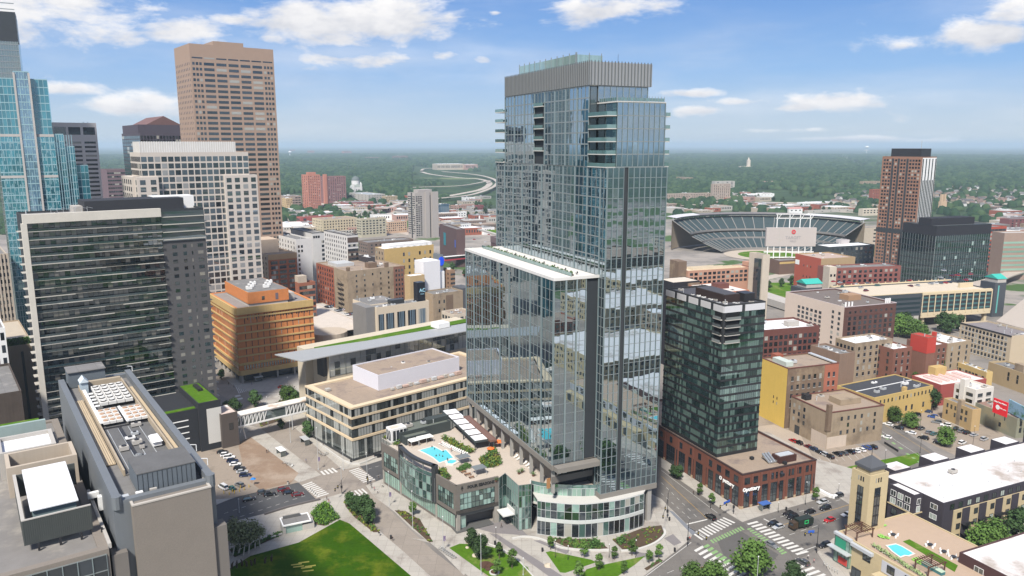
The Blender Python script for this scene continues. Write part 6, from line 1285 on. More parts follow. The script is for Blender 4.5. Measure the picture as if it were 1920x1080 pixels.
# mid cluster
specs = [
 ('tan_brick_loft', 'tan brick loft with white framed windows and ivy at its corner', (1604,644), 1567, 1674, 400, tanb, roofwhite, (6, 3.6, 1.5, 1.9), RA),
 ('brick_warehouse_left', 'brown red brick warehouse left of the red topped tower', (1676,655), 1640, 1711, 398, mat('brown_red_wall', (.19,.085,.06), var=.15, streak=.12), roofwhite, (3, 4, 1.2, 2.4), RA),
 ('red_top_tower', 'brick stair tower with a bright red painted top', (1740,633), 1708, 1756, 402, mat('mottled_brick', (.20,.10,.07), var=.2, streak=.2), mat('pale_blue_top', (.62,.66,.72)), None, RA),
 ('brown_brick_middle', 'brown brick block between the red topped tower and the tan one', (1747,648), 1742, 1776, 412, mat('brown_brick_mid', (.18,.085,.06), var=.15, streak=.1), roofwhite, (3, 3.6, 1.3, 1.8), RA),
 ('tan_brick_right', 'tan brick block with a large white roof, right of the brown one', (1778,644), 1720, 1822, 416, mat('tan_right', (.32,.25,.17), var=.12, streak=.15), roofwhite, (3, 3.4, 1.3, 2), RA),
 ('cream_office_right', 'cream office with five rows of windows below the motorway ramp', (1897.5,630), 1801, 1950, 445, mat('cream_office_wall', (.46,.38,.27), var=.05), mat('brown_grey_roof', (.2,.18,.18), var=.2), None, 16),
 ('brick_annex_low', 'low brown brick annex with cluttered roof beside the tan loft', (1575,664), 1520, 1604, 385, mat('annex_brick', (.22,.15,.11), streak=.15), roofgrey, None, RA),
 ('yellow_shop_row', 'low yellow shop row with a white roof and dark arched windows', (1850,698), 1791, 1862, 400, mat('yellow_row', (.50,.37,.16)), roofwhite, None, 12),
 ('yellow_corner_block', 'yellow tan brick block with a grey roof at the right edge', (1985,722), 1854, 2020, 372, mat('tan_yellow', (.38,.29,.17), var=.1, streak=.1), roofgrey, None, 12),
 ('white_step_building', 'white painted building with a stair shaft and paired windows', (1830,731), 1790, 1864, 350, mat('cream_white_wall', (.60,.57,.52), streak=.05), mat('cream_roof', (.6,.55,.5)), (2, 3.2, 3.4, 1.7), RA),
]
for nm, lb, C, xL, xR, Y, wm, rm, kw, an in specs:
    x = bY(nm, lb, 'building', C, xL, xR, Y, wm, rm, ang=an)
    if kw: rows(x, 'R', kw[0], kw[1], kw[2], kw[3], sill=concrete); rows(x, 'L', max(2, kw[0]-1), kw[1], kw[2], kw[3])
    if nm == 'red_top_tower': part(x, 'red_top', mat('bright_red_paint', (.42,.05,.035), var=.08), [(-.1, x.W+.1, -.1, x.D*.98, x.zt-9, x.zt-.3)]); part(x, 'chimney', MATS['bright_red_paint'], [(x.W, x.W+1.5, 1, 3, x.zt-9, x.zt+2)])
    if nm == 'cream_office_right': win(x, 'L', .06, .97, .5, x.zt-1, 13, 5, 1.5, 2.0, sill=white); band(x, 'L', x.zt-.6, x.zt+.1, black, out=.3, name='cornice')
    if nm == 'yellow_shop_row': win(x, 'L', .04, .97, 2, x.zt-1, 9, 1, 1.7, 2.6)
    if nm == 'yellow_corner_block': win(x, 'L', .35, .75, 4, x.zt-2, 3, 2, 1.2, 2.2); part(x, 'roof_house', tanb, [(3, 7, x.D*.55, x.D*.68, x.zt-.8, x.zt+3)])
    if nm == 'white_step_building': part(x, 'stair_shaft', MATS['cream_white_wall'], [(-.5, 3, x.D*.5, x.D*.72, 0, x.zt+3.5)])
    if nm == 'tan_brick_loft':
        m = MB(); [blob_bush(m, -.3, x.D*.02+.5, k*.8, .9, .8, 14, rr) for k in range(20)]; m.build('ivy', bushm, x.root)
    if nm in ('tan_brick_right','red_top_tower'):
        m = MB(); [blob_bush(m, -.3 if nm[0] == 't' else x.W+.5, 1.5, k*.8, 1.1, .8, 14, rr) for k in range(14)]; m.build('ivy', bushm, x.root)
    clutter(x, 6, len(nm)+3)
# low roofs near the lots
yb = bY('yellow_brick_hall', 'long low yellow brick hall with a black roof and arched windows', 'hall', (1640,746), 1570, 1750, 345, mat('yellow_hall_brick', (.48,.345,.13), var=.1, streak=.1), mat('black_membrane', (.05,.052,.058), var=.15), ang=27, par=.4)
win(yb, 'R', .07, .97, yb.zt-4.2, yb.zt-1.2, 14, 1, .9, 1.8); win(yb, 'R', .1, .9, .6, yb.zt-4.8, 8, 1, 1.3, 2.6, skip=lambda i, j: i in (3, 6)); clutter(yb, 8, 44); part(yb, 'roof_seam', white, [(1, yb.W-1, yb.D*.52, yb.D*.54, yb.zt-.4, yb.zt-.2)]); part(yb, 'chimney', yellowb, [(yb.W*.5, yb.W*.55, .3, 1.8, yb.zt-.4, yb.zt+1.8)])
ro = bY('red_trim_shops', 'cluster of low white roofed shops with red trimmed skylights', 'shop', (1765,722), 1710, 1850, 372, mat('red_low_wall', (.30,.07,.06)), mat('white_worn_roof', (.62,.58,.54), c2=(.45,.36,.3), c2amt=.3), par=.3, ang=20)
for i in range(10): x, y = ro.W*(.1+.16*(i % 5)), ro.D*(.2+.3*(i//5)); part(ro, 'skylight', mat('pink_skylight', (.62,.45,.42)), [(x, x+1.3, y, y+5, ro.zt-.3, ro.zt+.6)]); part(ro, 'red_trim', MATS['red_low_wall'], [(x+1.3, x+1.5, y, y+5, ro.zt-.3, ro.zt+.65)])
part(ro, 'yellow_house', yellowb, [(ro.W*.35, ro.W*.6, ro.D*.75, ro.D, ro.zt-.3, ro.zt+4)])
mu = bld('mural_building', 'brick building with a faded grey green painted side wall facing the lot', 'building', (1908,785), 1824, 1940, ztop((1908,785),(1903,822)), 14, mat('green_grey_paint', (.225,.225,.165), var=.12, streak=.12, c2=(.3,.26,.16), c2amt=.4), mat('rusty_roof', (.24,.15,.12), var=.2), par=.5)
win(mu, 'L', .3, .4, 2, 5, 1, 1, 1.2, 2); win(mu, 'R', .1, .9, 2, mu.zt-1, 3, 2, 1.3, 2.2); clutter(mu, 6, 17)
yc = bld('yellow_castle_brick', 'two storey yellow brick house with a stepped parapet at the lot', 'building', (1824,768), 1770, 1840, ztop((1824,765),(1822,806)), 14, mat('yellow_house_brick', (.42,.30,.15), var=.12, streak=.1), roofgrey, par=.6)
win(yc, 'L', .12, .42, 3, yc.zt-1, 2, 2, 1.2, 2.0); win(yc, 'L', .5, .92, 3, yc.zt-1, 3, 2, 1.0, 2.0, skip=lambda i, j: j == 0 and i == 1); part(yc, 'chimney', tanb, [(-.2, 2, yc.D*.38, yc.D*.5, 0, yc.zt+2.2)]); part(yc, 'low_wall', cream, [(-4, -3.7, 0, yc.D, 0, 2)])
# billboard
bl = G(1887, 786, mu.zt); bw = thing('billboard', 'red roadside billboard with white lettering above the roofs', 'billboard', (bl.x, bl.y, mu.zt), R(104-180)); 
m = MB(); m.box(-7.5, 0, -.2, .2, .8, 7.6); m.build('panel', mat('billboard_red', (.72,.02,.03), var=.03), bw); [MB().build('x', white) for _ in ()]
for x in (-6.5, -1): m = MB(); m.box(x, x+.3, -.1, .1, -1, .8); m.build('post', black, bw)
B2 = B(); B2.root = bw; letters(B2, 'Being There Matters', .78, (-3.75, -.25, 6.3), (R(90),0,0), sgl, bold=.03); letters(B2, 'We care', .9, (-2.1, -.25, 3.9), (R(90),0,0), sgl)
m = MB(); m.add([(-4.9+1.1*math.cos(6.28*i/16), -.26, 4+1.1*math.sin(6.28*i/16)) for i in range(16)], [tuple(range(16))]); m.build('white_disc', sgl, bw)
b3 = G(1889, 772, mu.zt); b4 = thing('billboard', 'wide billboard with a pale blue landscape picture beside the red one', 'billboard', (b3.x, b3.y, mu.zt), R(104-180-14)); m = MB(); m.box(.3, 13, -.2, .2, .2, 3.0); m.build('lower_panel', mat('sky_blue_print', (.28,.48,.62), var=.25, scale=.6, c2=(.08,.2,.1), c2amt=.4, c2scale=.3), b4); m = MB(); m.box(.3, 13, -.2, .2, 3.1, 6.2); m.build('upper_panel', MATS['sky_blue_print'], b4)
# big garage across the motorway
gz_ = 25.3
ga = bld('parking_garage', 'big parking garage with a tan roof deck full of cars and green shaded bays', 'parking garage', (1622,556), 1556, 1859, gz_, 15.5, mat('garage_dark', (.055,.065,.075)), mat('garage_deck', (.52,.45,.35), var=.07, scale=.1), par=.8, zb=9)
gxs = ga.W*.44; cr = mat('garage_cream', (.55,.46,.31), var=.06)
part(ga, 'cream_frame', cr, [(gxs, ga.W+.4, -.8, -.02, 7, 10.6), (gxs, ga.W+.4, -.8, -.02, gz_-1.6, gz_+.1)])
for i in range(12): x = gxs+(ga.W-gxs)*i/11; part(ga, 'column', cr, [(x-.35, x+.35, -1.1, -.8, 9, gz_)])
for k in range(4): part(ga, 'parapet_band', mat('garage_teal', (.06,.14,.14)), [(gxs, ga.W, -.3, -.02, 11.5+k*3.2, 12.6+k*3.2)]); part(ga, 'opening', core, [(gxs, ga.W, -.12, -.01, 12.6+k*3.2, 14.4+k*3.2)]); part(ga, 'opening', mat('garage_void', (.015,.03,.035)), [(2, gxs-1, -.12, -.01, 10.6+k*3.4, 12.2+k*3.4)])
for i in range(4): x = gxs+(ga.W-gxs)*(i+.15)/3.3; part(ga, 'support', cr, [(x, x+2.2, 1, 3.5, 0, 7)]); part(ga, 'support', cr, [(x, x+2.2, ga.D-6, ga.D-3, 0, 9)])
part(ga, 'left_base', concrete, [(0, gxs-1, .2, ga.D, 0, 9)]); part(ga, 'parapet_rail', cr, [(0, ga.W, -.2, .3, gz_, gz_+.5), (0, ga.W, ga.D-.4, ga.D, gz_, gz_+.9), (0, .4, 0, ga.D, gz_, gz_+.9)])
for i in range(18): part(ga, 'wall_post', cr, [(ga.W*i/18, ga.W*i/18+.4, ga.D-.5, ga.D+.2, gz_, gz_+1.8)])
part(ga, 'ramp_wall', cr, [(ga.W*.86, ga.W*.97, ga.D*.35, ga.D*.4, gz_-.8, gz_+2.6)])
def stairt(px, py, W_, D_, zt, lb):
    c = G(px, py, zt); o = B(); o.root = thing('garage_stair_tower', lb, 'stair tower', (c.x, c.y, 0), R(15.5)); o.W = W_; o.D = D_
    q = MB(); q.box(0, W_, 0, D_, 0, zt); q.build('wall', mat('slate_brick', (.06,.068,.078), var=.08), o.root); part(o, 'glass_slot', mat('teal_slot', (.12,.38,.35)), [(W_*.3, W_*.4, -.2, 0, 3, zt-2)])
    part(o, 'upper_house', concrete, [(W_*.25, W_, .5, D_-1, zt, zt+3)]); q = MB(); x0, x1, y0, y1, z = W_*.2, W_+.6, 0, D_-.4, zt+3
    q.add([(x0,y0,z),(x1,y0,z),(x1,y1,z),(x0,y1,z),(x0,(y0+y1)/2,z+3),(x1,(y0+y1)/2,z+3)], [(0,1,5,4),(2,3,4,5),(1,2,5),(3,0,4),(0,3,2,1)]); q.build('teal_roof', mat('teal_metal_roof', (.04,.36,.30), var=.04), o.root)
stairt(1866, 531, 11, 13, 26.5, 'slate stair tower with a teal gable roof at the garage\'s right end'); stairt(1503, 541, 18, 13, 24.5, 'slate stair block with a teal gable roof left of the garage deck')
# peach ballpark ramp
pk = rY('peach_parking_ramp', 'long peach coloured parking ramp with square openings in front of the ballpark', 'parking garage', (1290,508), 1272, 1405, 560, mat('peach_brick', (.42,.235,.165), var=.05), mat('cream_deck', (.58,.49,.36)), ang=20, par=.6)
win(pk, 'R', .02, .98, pk.zt-11, pk.zt-1.2, 13, 3, pk.W/13-1.5, 2.0, darkgl, lim=90); part(pk, 'stair_tower', mat('maroon_tower', (.13,.06,.06)), [(pk.W+.1, pk.W+11, -1.5, 9, 0, pk.zt+.5)]); part(pk, 'peach_cap', MATS['peach_brick'], [(pk.W+.1, pk.W+11, -1.5, 9, pk.zt+.5, pk.zt+3.4)])
for k in range(4): part(pk, 'deck_wall', MATS['cream_deck'], [(6, pk.W*(.9-.12*k), pk.D*(.2+.2*k), pk.D*(.2+.2*k)+.6, pk.zt-.6, pk.zt+1.3)])
part(pk, 'underpass', core, [(pk.W*.4, pk.W*.85, -.15, -.02, .4, 4)]); part(pk, 'old_brick_tower', brown, [(-7, 0, 2, 14, 0, pk.zt+7)])
b = rY('pale_stair_tower', 'narrow cream and green stair building right of the peach ramp', 'building', (1431,478), 1425, 1444, 560, cream, roofgrey, ang=20); part(b, 'glazing', darkgl, [(-3, -.2, 1, 6, 2, b.zt-3)])
rbk = rY('red_yellow_warehouse', 'red brick warehouse with a yellow brick side wall near the ballpark', 'warehouse', (1540,485), 1492, 1604, 640, mat('yellow_side_brick', (.36,.26,.15), var=.08, streak=.06), mat('pink_tan_roof', (.40,.31,.26)), ang=18); q = MB(); q.box(-.25, -.02, 0, rbk.D, 0, rbk.zt); q.build('red_wall', mat('red_paint_brick', (.36,.085,.055), var=.08, streak=.06), rbk.root); win(rbk, 'L', .3, .7, 4, rbk.zt-4, 3, 3, .9, 1.8, x=-.25); clutter(rbk, 6, 5); part(rbk, 'wall_sign', white, [(-.4, -.26, rbk.D*.82, rbk.D*.98, rbk.zt-9, rbk.zt-5)])
b = rY('cream_red_row', 'low red brick row with a cream corner left of the garage deck', 'building', (1556,503), 1550, 1690, 600, mat('row_red', (.22,.085,.07)), roofgrey, ang=12); rows(b, 'R', 12, 3.8, 2.4, 2.2, a0=.1); part(b, 'cream_corner', cream, [(-.3, 6, -.3, 8, 0, b.zt+1)]); win(b, 'R', -.2, 6, 2, b.zt-.5, 2, 3, 1.6, 2, y=-.3, absol=True); clutter(b, 5, 3)
# brick high-rise and its dark neighbour
tr = rY('brick_high_rise', 'tall orange brown brick high-rise with a black cap and white fins on one side', 'apartment tower', (1730,294), 1655, 1757, 727, mat('orange_brown_brick', (.24,.13,.088), var=.06), roofdark, ang=33)
rows(tr, 'L', 13, 3.3, 1.9, 1.9, top=2, lim=60); W_ = tr.W
for a in (.33, .55, .70): part(tr, 'dark_slot', darkm, [(-.12, 0, tr.D*a, tr.D*(a+.05), 4, tr.zt-2)])
part(tr, 'dark_band', darkm, [(-.3, tr.W, -.3, 0, 46, 50), (-.3, 0, 0, tr.D+.3, 46, 50)]); part(tr, 'fin_wall', white, [(0.6, tr.W-.4, -.12, 0, 50, tr.zt-1)])
for i in range(9): x = .9+(tr.W-2)*i/8.5; part(tr, 'window_strip', darkgl, [(x, x+(tr.W-2)/8.5*.6, -.22, -.1, 50, tr.zt-(22 if i % 2 else 2))])
part(tr, 'black_cap', black, [(-tr.W*.0+1, tr.W*.7, 2, tr.D*.8, tr.zt-1, tr.zt+7.5)]); part(tr, 'mast', steel, [(tr.W*.5, tr.W*.52, 9, 9.2, tr.zt+7, tr.zt+15)])
dk = rY('dark_glass_office', 'black green glass office block in front of the brick high-rise', 'office building', (1757,424), 1694, 1859, 690, glass('dark_green_glass', (.012,.03,.032), (.5,.66,.68), f0=.13, lightamt=0), roofdark, ang=19, par=.3)
part(dk, 'penthouse', MATS['near_black_wall'], [(dk.W*.02, dk.W*.82, 8, 22, dk.zt-.3, dk.zt+6)]); part(dk, 'top_band', MATS['near_black_wall'], [(-.25, dk.W+.2, -.25, 0, dk.zt-9, dk.zt-.2), (-.25, 0, 0, dk.D, dk.zt-9, dk.zt-.2)])
for k in range(8): band(dk, 'R', 4+k*5.6, 4.7+k*5.6, black); band(dk, 'L', 4+k*5.6, 4.7+k*5.6, black)
m = MB(); [m.box(dk.W*i/24, dk.W*i/24+.2, -.2, 0, 0, dk.zt-9) for i in range(25)]; [m.box(-.2, 0, dk.D*i/12, dk.D*i/12+.2, 0, dk.zt-9) for i in range(13)]; m.build('mullion', mull, dk.root)
win(dk, 'R', .05, .95, 6, 44, 22, 6, 2.2, 3.6, glass('pale_blind_glass', (.06,.10,.10), f0=.12, light=(.3,.4,.38), lightamt=.25), skip=lambda i, j: (i*7+j*3) % 5 != 0)
b = rY('red_brick_grid', 'bright red brick block with a grid of dark windows right of the black glass office', 'building', (1850,426), 1846, 1888, 790, mat('vivid_brick', (.36,.075,.045)), roofgrey, ang=20); rows(b, 'R', 5, 4.2, 5.2, 2.4)
b = rY('ribbon_office', 'low tan office with pale green ribbon windows at the right edge', 'office building', (1884,437), 1880, 1990, 740, mat('ribbon_tan', (.30,.22,.18)), concrete, ang=8); [band(b, 'R', 5+k*4.4, 7+k*4.4, curtgl, out=.1, name='ribbon_window') for k in range(8)]
for nm, lb, C, xL, xR, by, wm, kw in [
 ('maroon_far_block', 'long low maroon block beyond the red brick grid', (1893,411), 1888, 1985, 432, mat('maroon_far', (.16,.06,.06)), (12, 4, 3, 2)),
 ('stone_office_far', 'tan stone office with a taller square tower left of the park', (1337,345), 1333, 1370, 379, mat('far_stone', (.36,.29,.24)), (8, 3.6, 2, 1.8)),
 ('long_stone_office', 'very long low tan stone office beyond the ballpark', (1248,364), 1240, 1334, 380, MATS['far_stone'], (26, 3.6, 2, 1.8)),
 ('banded_office_far', 'white banded office behind the tan stone tower', (1341,340), 1340, 1378, 362, concrete, (4, 4, 6, 1.5)),
 ('low_white_far', 'long low white sided shed left of the far park', (1400,364), 1398, 1452, 371, white, (8, 4, 3, 1)),
 ('red_roof_school', 'pinkish school with a red roof by the straight far road', (1434,340), 1432, 1464, 347, mat('far_pink', (.45,.30,.26)), (8, 4, 3, 1.6)),
 ('tan_far_apartments', 'tan apartment block at the wood edge left of the far hospital', (1288,333), 1268, 1300, 342, tanb, (7, 3.5, 2, 1.5)),
 ('pink_far_estate', 'low pink brick estate in the far trees on the right', (1530,341), 1521, 1565, 347, MATS['far_pink'], (10, 3.5, 2, 1.5)),
 ('brick_far_tower', 'small brown brick tower just left of the tall brick high-rise', (1636,355), 1630, 1652, 380, brickred, (5, 3.5, 2, 1.4)),
 ('tan_far_flats', 'tan flats in the trees left of the brick high-rise', (1618,340), 1612, 1650, 352, tanb, (6, 3.5, 2, 1.5)),
 ('pink_shed', 'low shed with a pink roof and white walls beside the rail yard', (1480,392), 1474, 1505, 401, white, (3, 4, 4, 2)),
 ('flat_grey_shed', 'long flat grey shed beyond the ballpark scoreboard', (1515,395), 1508, 1600, 400, concrete, (5, 3, 3, 1)),
 ('cream_shed', 'cream shed just left of the brick high-rise', (1618,392), 1610, 1650, 405, cream, (5, 4, 4, 2)),
 ('tan_transit_hall', 'wide sand coloured hall roof between the ballpark and the high-rise', (1560,430), 1545, 1660, 462, sandst, (3, 5, 5, 2)),
 ('white_hangar', 'white curved edge concourse building right of the scoreboard', (1555,463), 1525, 1640, 500, mat('smoked_glass_wall', (.04,.05,.055)), (9, 5, 3, 3)),
 ('scoreboard_stair', 'pale concrete stair shaft right of the scoreboard', (1578,450), 1568, 1593, 492, mat('shaft_pale', (.45,.42,.42)), None),
 ('brown_gate_block', 'brown and yellow striped gate block below the scoreboard', (1462,489), 1455, 1500, 515, mat('gate_brown', (.13,.08,.06)), None),
 ('yellow_chimneys', 'pale brown silo block with twin stacks right of the high-rise', (1765,378), 1760, 1776, 398, mat('silo_tan', (.5,.36,.24)), None),
 ]:
    x = bY(nm, lb, 'building', C, xL, xR, YB(by), wm, roofwhite if 'white' in nm or 'cream' in nm else roofgrey, ang=20)
    if kw: rows(x, 'R', kw[0], kw[1], kw[2], kw[3], base=.5, top=1, lim=60)
    if nm == 'yellow_chimneys': [part(x, 'stack', wm, [(a, a+4, 1, 5, 0, x.zt+14)]) for a in (1, 9)]
    if nm == 'brown_gate_block': band(x, 'R', x.zt-3.5, x.zt-1.5, yellowb)
    if nm == 'pink_shed': gable(x, mat('rose_roof', (.42,.22,.2)), 3)
# ballpark
bp = thing('ballpark', 'open ballpark with curved dark green seating tiers under a white rim canopy', 'stadium', (308, 912, 0), R(8))
seat = mat('seat_green', (.035,.055,.06), var=.2, scale=.3); aisle = mat('aisle_concrete', (.22,.21,.20)); bst = mat('ballpark_stone', (.34,.28,.21), var=.05)
def arc(r0, z0, r1, z1, a0, a1, n=60, sx_=1.06, sy_=.98, th=.4, m=None, name='seating_tier'):
    q = MB()
    for i in range(n):
        a, c = R(a0+(a1-a0)*i/n), R(a0+(a1-a0)*(i+1)/n); P_ = lambda r_, t_, z: (r_*sx_*math.cos(t_), r_*sy_*math.sin(t_), z)
        q.add([P_(r0,a,z0),P_(r1,a,z1),P_(r1,c,z1),P_(r0,c,z0),P_(r0,a,z0-th),P_(r1,a,z1-th),P_(r1,c,z1-th),P_(r0,c,z0-th)], [(3,2,1,0),(4,5,6,7),(0,4,7,3),(1,2,6,5)])
    return q.build(name, m, bp)
for r0, z0, r1, z1, a0, a1 in ((52,2,74,12,-40,152),(76,13,88,19,-14,150),(91,22,112,37,0,147)):
    arc(r0, z0, r1, z1, a0, a1, m=seat); arc(r0-.6, z0+1.0, r0, z0+1.0, a0, a1, m=aisle, name='tier_rim', th=2.4)
    q = MB(); n_ = int((a1-a0)/7)
    for i in range(n_+1):
        t_ = R(a0+(a1-a0)*i/n_); c_, s_ = math.cos(t_), math.sin(t_); q.bar((r0*1.06*c_, r0*.98*s_, z0+.25), (r1*1.06*c_, r1*.98*s_, z1+.25), .6, 4)
    q.build('aisle', aisle, bp)
arc(108, 40.5, 118, 42, 0, 147, m=mat('canopy_grey', (.17,.16,.16)), name='rim_canopy', th=.8); [arc(108, 40.6, 120, 42.3, a_, b__, n=14, m=mat('canopy_bright', (.5,.5,.52)), name='white_canopy', th=.3) for a_, b__ in ((0, 44), (116, 147))]; arc(113, 37, 114, 37.2, 0, 146, m=bst, name='outer_wall', th=36)
arc(107.6, 40.7, 108, 40.5, 0, 147, m=darkm, name='canopy_edge', th=1.6)
q = MB()
for i in range(34): t_ = R(147*i/33); q.bar((112*1.06*math.cos(t_), 112*.98*math.sin(t_), 37), (112*1.06*math.cos(t_), 112*.98*math.sin(t_), 41), .35, 4)
q.build('canopy_posts', steel, bp)
q = MB(); q.flat([(50*1.06*math.cos(R(t_)), 50*math.sin(R(t_))) for t_ in range(0, 360, 15)], .4); q.build('warning_track', sandst, bp); q = MB(); q.flat([(36*math.cos(R(t_)), 36*math.sin(R(t_))) for t_ in range(0, 360, 15)], .45); q.build('playing_field', grassm, bp)
p0_ = G(1438, 470, 18); p1_ = G(1532, 470, 18); Yb = 845
X0, X1 = (1438-960)/FPX*(Yb*cC+16), (1532-960)/FPX*(Yb*cC+16); sbz0, sbz1 = HY(Yb,462,1485), HY(Yb,427,1485)
sb = thing('scoreboard', 'big pale grey scoreboard back with a red ring on a white steel frame', 'scoreboard', (X0, Yb, 0)); wS = X1-X0
q = MB(); q.box(0, wS, 0, 4, sbz0, sbz1); q.build('panel', mat('scoreboard_back', (.42,.38,.36), var=.04, streak=.05), sb); q = MB(); q.box(wS*.26, wS*.27, -.1, 0, sbz0, sbz1); q.build('panel_joint', concrete, sb)
for i in range(8): q = MB(); q.box(wS*(i+.3)/8, wS*(i+.3)/8+.9, .5, 1.4, 0, sbz0); q.build('leg', white, sb)
for x in (.2, .45, .66, .86): q = MB(); q.box(wS*x, wS*x+.8, 1, 1.8, sbz1, sbz1+15); q.bar((wS*x,1.4,sbz1+8),(wS*x+5,1.4,sbz1+15),.3); q.build('mast', white, sb)
q = MB(); [q.box(wS*.18, wS*.9, 1, 1.8, sbz1+z, sbz1+z+.9) for z in (10, 14.5)]; q.build('truss', white, sb); q = MB(); q.box(-1, wS+26, 2, 3, sbz0-7, sbz0-6); q.box(-1, wS, 2, 3, sbz0-13, sbz0-12); q.build('walkway', white, sb)
B3 = B(); B3.root = sb; ring(B3, wS*.54, sbz1-4.5, 2.3, 'R', mat('ring_red', (.6,.02,.03))); ll = mat('grey_letters', (.26,.25,.26))
letters(B3, 'TARGET', 4.6, (wS*.54, -.1, sbz0+9.5), (R(90),0,0), ll); letters(B3, 'FIELD', 2.8, (wS*.54, -.1, sbz0+5.6), (R(90),0,0), ll)
# lower right apartments
v23 = Vector((-math.sin(R(24)), math.cos(R(24)), 0)); az_ = ztop((1770,944),(1773.5,1028))
dkp = mat('plum_black_panel', (.045,.04,.05), var=.08); stn = mat('buff_stone', (.47,.385,.235), var=.09, scale=.9, fine=.1); rw = mat('bright_membrane', (.66,.64,.63), var=.05, c2=(.36,.31,.27), c2amt=.22, c2scale=.045)
am = bld('white_roof_apartments', 'long black and buff apartment block with a huge bright white roof, lower right', 'apartment block', (1770,944), 1655, 1920, az_, 24, dkp, rw, par=.35, W=120)
q = MB(); q.box(5, am.W, -.3, -.02, 0, az_-3.4); q.build('buff_front', stn, am.root)
for k in range(14): x = 9+k*8.3; part(am, 'dark_bay', dkp, [(x, x+3.6, -.5, -.3, 0, az_-3.4)]); [part(am, 'balcony', black, [(x-.2, x+3.8, -2.2, -.5, z, z+.15), (x-.2, x+3.8, -2.2, -2.15, z+.15, z+1.1)]) for z in (3.6, 7)] if k < 9 else None
fg = glass('frame_window', (.05,.06,.06), f0=.12, light=(.4,.45,.4), lightamt=.35)
win(am, 'R', 2, 110, az_-3.2, az_-.6, 26, 1, 1.8, 1.8, fg, y=-.02, absol=True, frame=black, lim=30); win(am, 'R', 5.5, 113, .6, az_-3.6, 26, 3, 1.7, 1.8, fg, y=-.3, absol=True, frame=black, lim=80)
win(am, 'L', .06, .22, 1, az_-.8, 1, 4, 2.4, 1.7, fg, frame=white, lim=90)
am2 = bld('corner_wing', 'black upper wing over a buff stone base between the stone tower and the long block', 'apartment wing', (1715,929), 1668, 1731, az_+.6, 24, dkp, rw, par=.35)
q = MB(); q.box(-.3, am2.W+.1, -.3, -.02, 9.9, az_-6.2); q.box(-.3, -.02, -.02, am2.D, 9.9, az_-6.2); q.build('buff_base', stn, am2.root)
win(am2, 'L', .1, .95, az_-6, az_-.6, 3, 2, 1.9, 1.9, fg, frame=white, dep=.1); win(am2, 'L', .1, .9, az_-9.6, az_-6.6, 2, 1, 1.9, 1.8, fg, x=-.3, frame=black); win(am2, 'R', .2, .9, az_-6, az_-.6, 1, 2, 1.5, 1.9, fg, frame=white)
clutter(am, 3, 3, z=az_-.3)
for i in range(26): x, y = 4+(i*37 % 100), 3+(i*13 % int(am.D-6)); q = MB(); q.cyl(x, y, az_-.3, az_+.4, .12, n=6); q.build('roof_vent', steel, am.root)
for i in range(5): part(am, 'roof_step', dkp, [(6+i*20, 14+i*20, am.D, am.D+6, 0, az_+.5)]); part(am, 'step_roof', rw, [(6.2+i*20, 13.8+i*20, am.D+.2, am.D+5.8, az_+.5, az_+.55)])
tz = ztop((1632,891),(1630,995),10)
stw = bld('stone_tower', 'square buff stone tower with a dark pyramid roof and tall dark windows', 'tower', (1632,893), 1598, 1667, tz, 24, stn, roofdark, par=.3)
part(stw, 'upper_stage', stn, [(stw.W*.12, stw.W*.88, stw.D*.12, stw.D*.88, tz-.3, tz+1.2)]); q = MB(); a, c, d, e = stw.W*.06, stw.W*.94, stw.D*.06, stw.D*.94; q.box(a, c, d, e, tz+1.2, tz+2.2); q.prism([(a,d),(c,d),(c,e),(a,e)], tz+2.2, tz+5, top=[((a+c)/2-.1,(d+e)/2-.1),((a+c)/2+.1,(d+e)/2-.1),((a+c)/2+.1,(d+e)/2+.1),((a+c)/2-.1,(d+e)/2+.1)]); q.build('pyramid_roof', mat('slate_seam', (.075,.08,.09)), stw.root); part(stw, 'finial', black, [((a+c)/2-.06, (a+c)/2+.06, (d+e)/2-.06, (d+e)/2+.06, tz+5, tz+8)])
for f in 'LR':
    win(stw, f, .3, .62, 10.5, tz-4.5, 1, 1, 1, 1, skip=lambda i, j: True); L0 = fr(stw, f, .30); L1 = fr(stw, f, .60)
    q = MB(); (q.box(L0, L1, -.12, .02, 11.5, tz-4.5) if f == 'R' else q.box(-.12, .02, L0, L1, 11.5, tz-4.5)); q.build('tall_window', sfgl, stw.root)
    q = MB(); [(q.box(L0-.1, L1+.1, -.22, -.1, z, z+.5) if f == 'R' else q.box(-.22, -.1, L0-.1, L1+.1, z, z+.5)) for z in (11.3, 14.6, 17.9, 21.2)]; [(q.box(a, a+.12, -.2, -.1, 11.5, tz-4.5) if f == 'R' else q.box(-.2, -.1, a, a+.12, 11.5, tz-4.5)) for a in (L0, (L0+L1)/2, L1-.1)]; q.build('window_frame', black, stw.root)
    win(stw, f, .28, .66, tz-3, tz-1, 3, 1, .45, 1.5)
P1 = G(1570, 996, 10); pdk = bld('pool_deck_building', 'buff stone and glass retail corner carrying a pool terrace, bottom right', 'building', (0,0), 0, 0, 10, 24, stn, mat('terrace_tan', (.40,.30,.22), var=.08, scale=.6), z_at=P1-v23*75, W=32, D=75, par=.25, parw=.5)
part(pdk, 'glass_corner', curtgl, [(-.9, -.02, 69, 75, .5, 9.4)]); part(pdk, 'corner_fascia', mat('grey_fascia', (.42,.44,.46)), [(-1.2, 0, 68.8, 75.3, 9.4, 10.2), (-1.1, -.02, 61, 68.8, 8.6, 9.6)]); part(pdk, 'awning', steel, [(-3, -.9, 68, 76, 5.4, 5.7)])
for k in range(5): q = MB(); q.box(-.98, -.9, 69.1+k*1.4, 69.2+k*1.4, .5, 9.4); q.build('mullion', darkm, pdk.root)
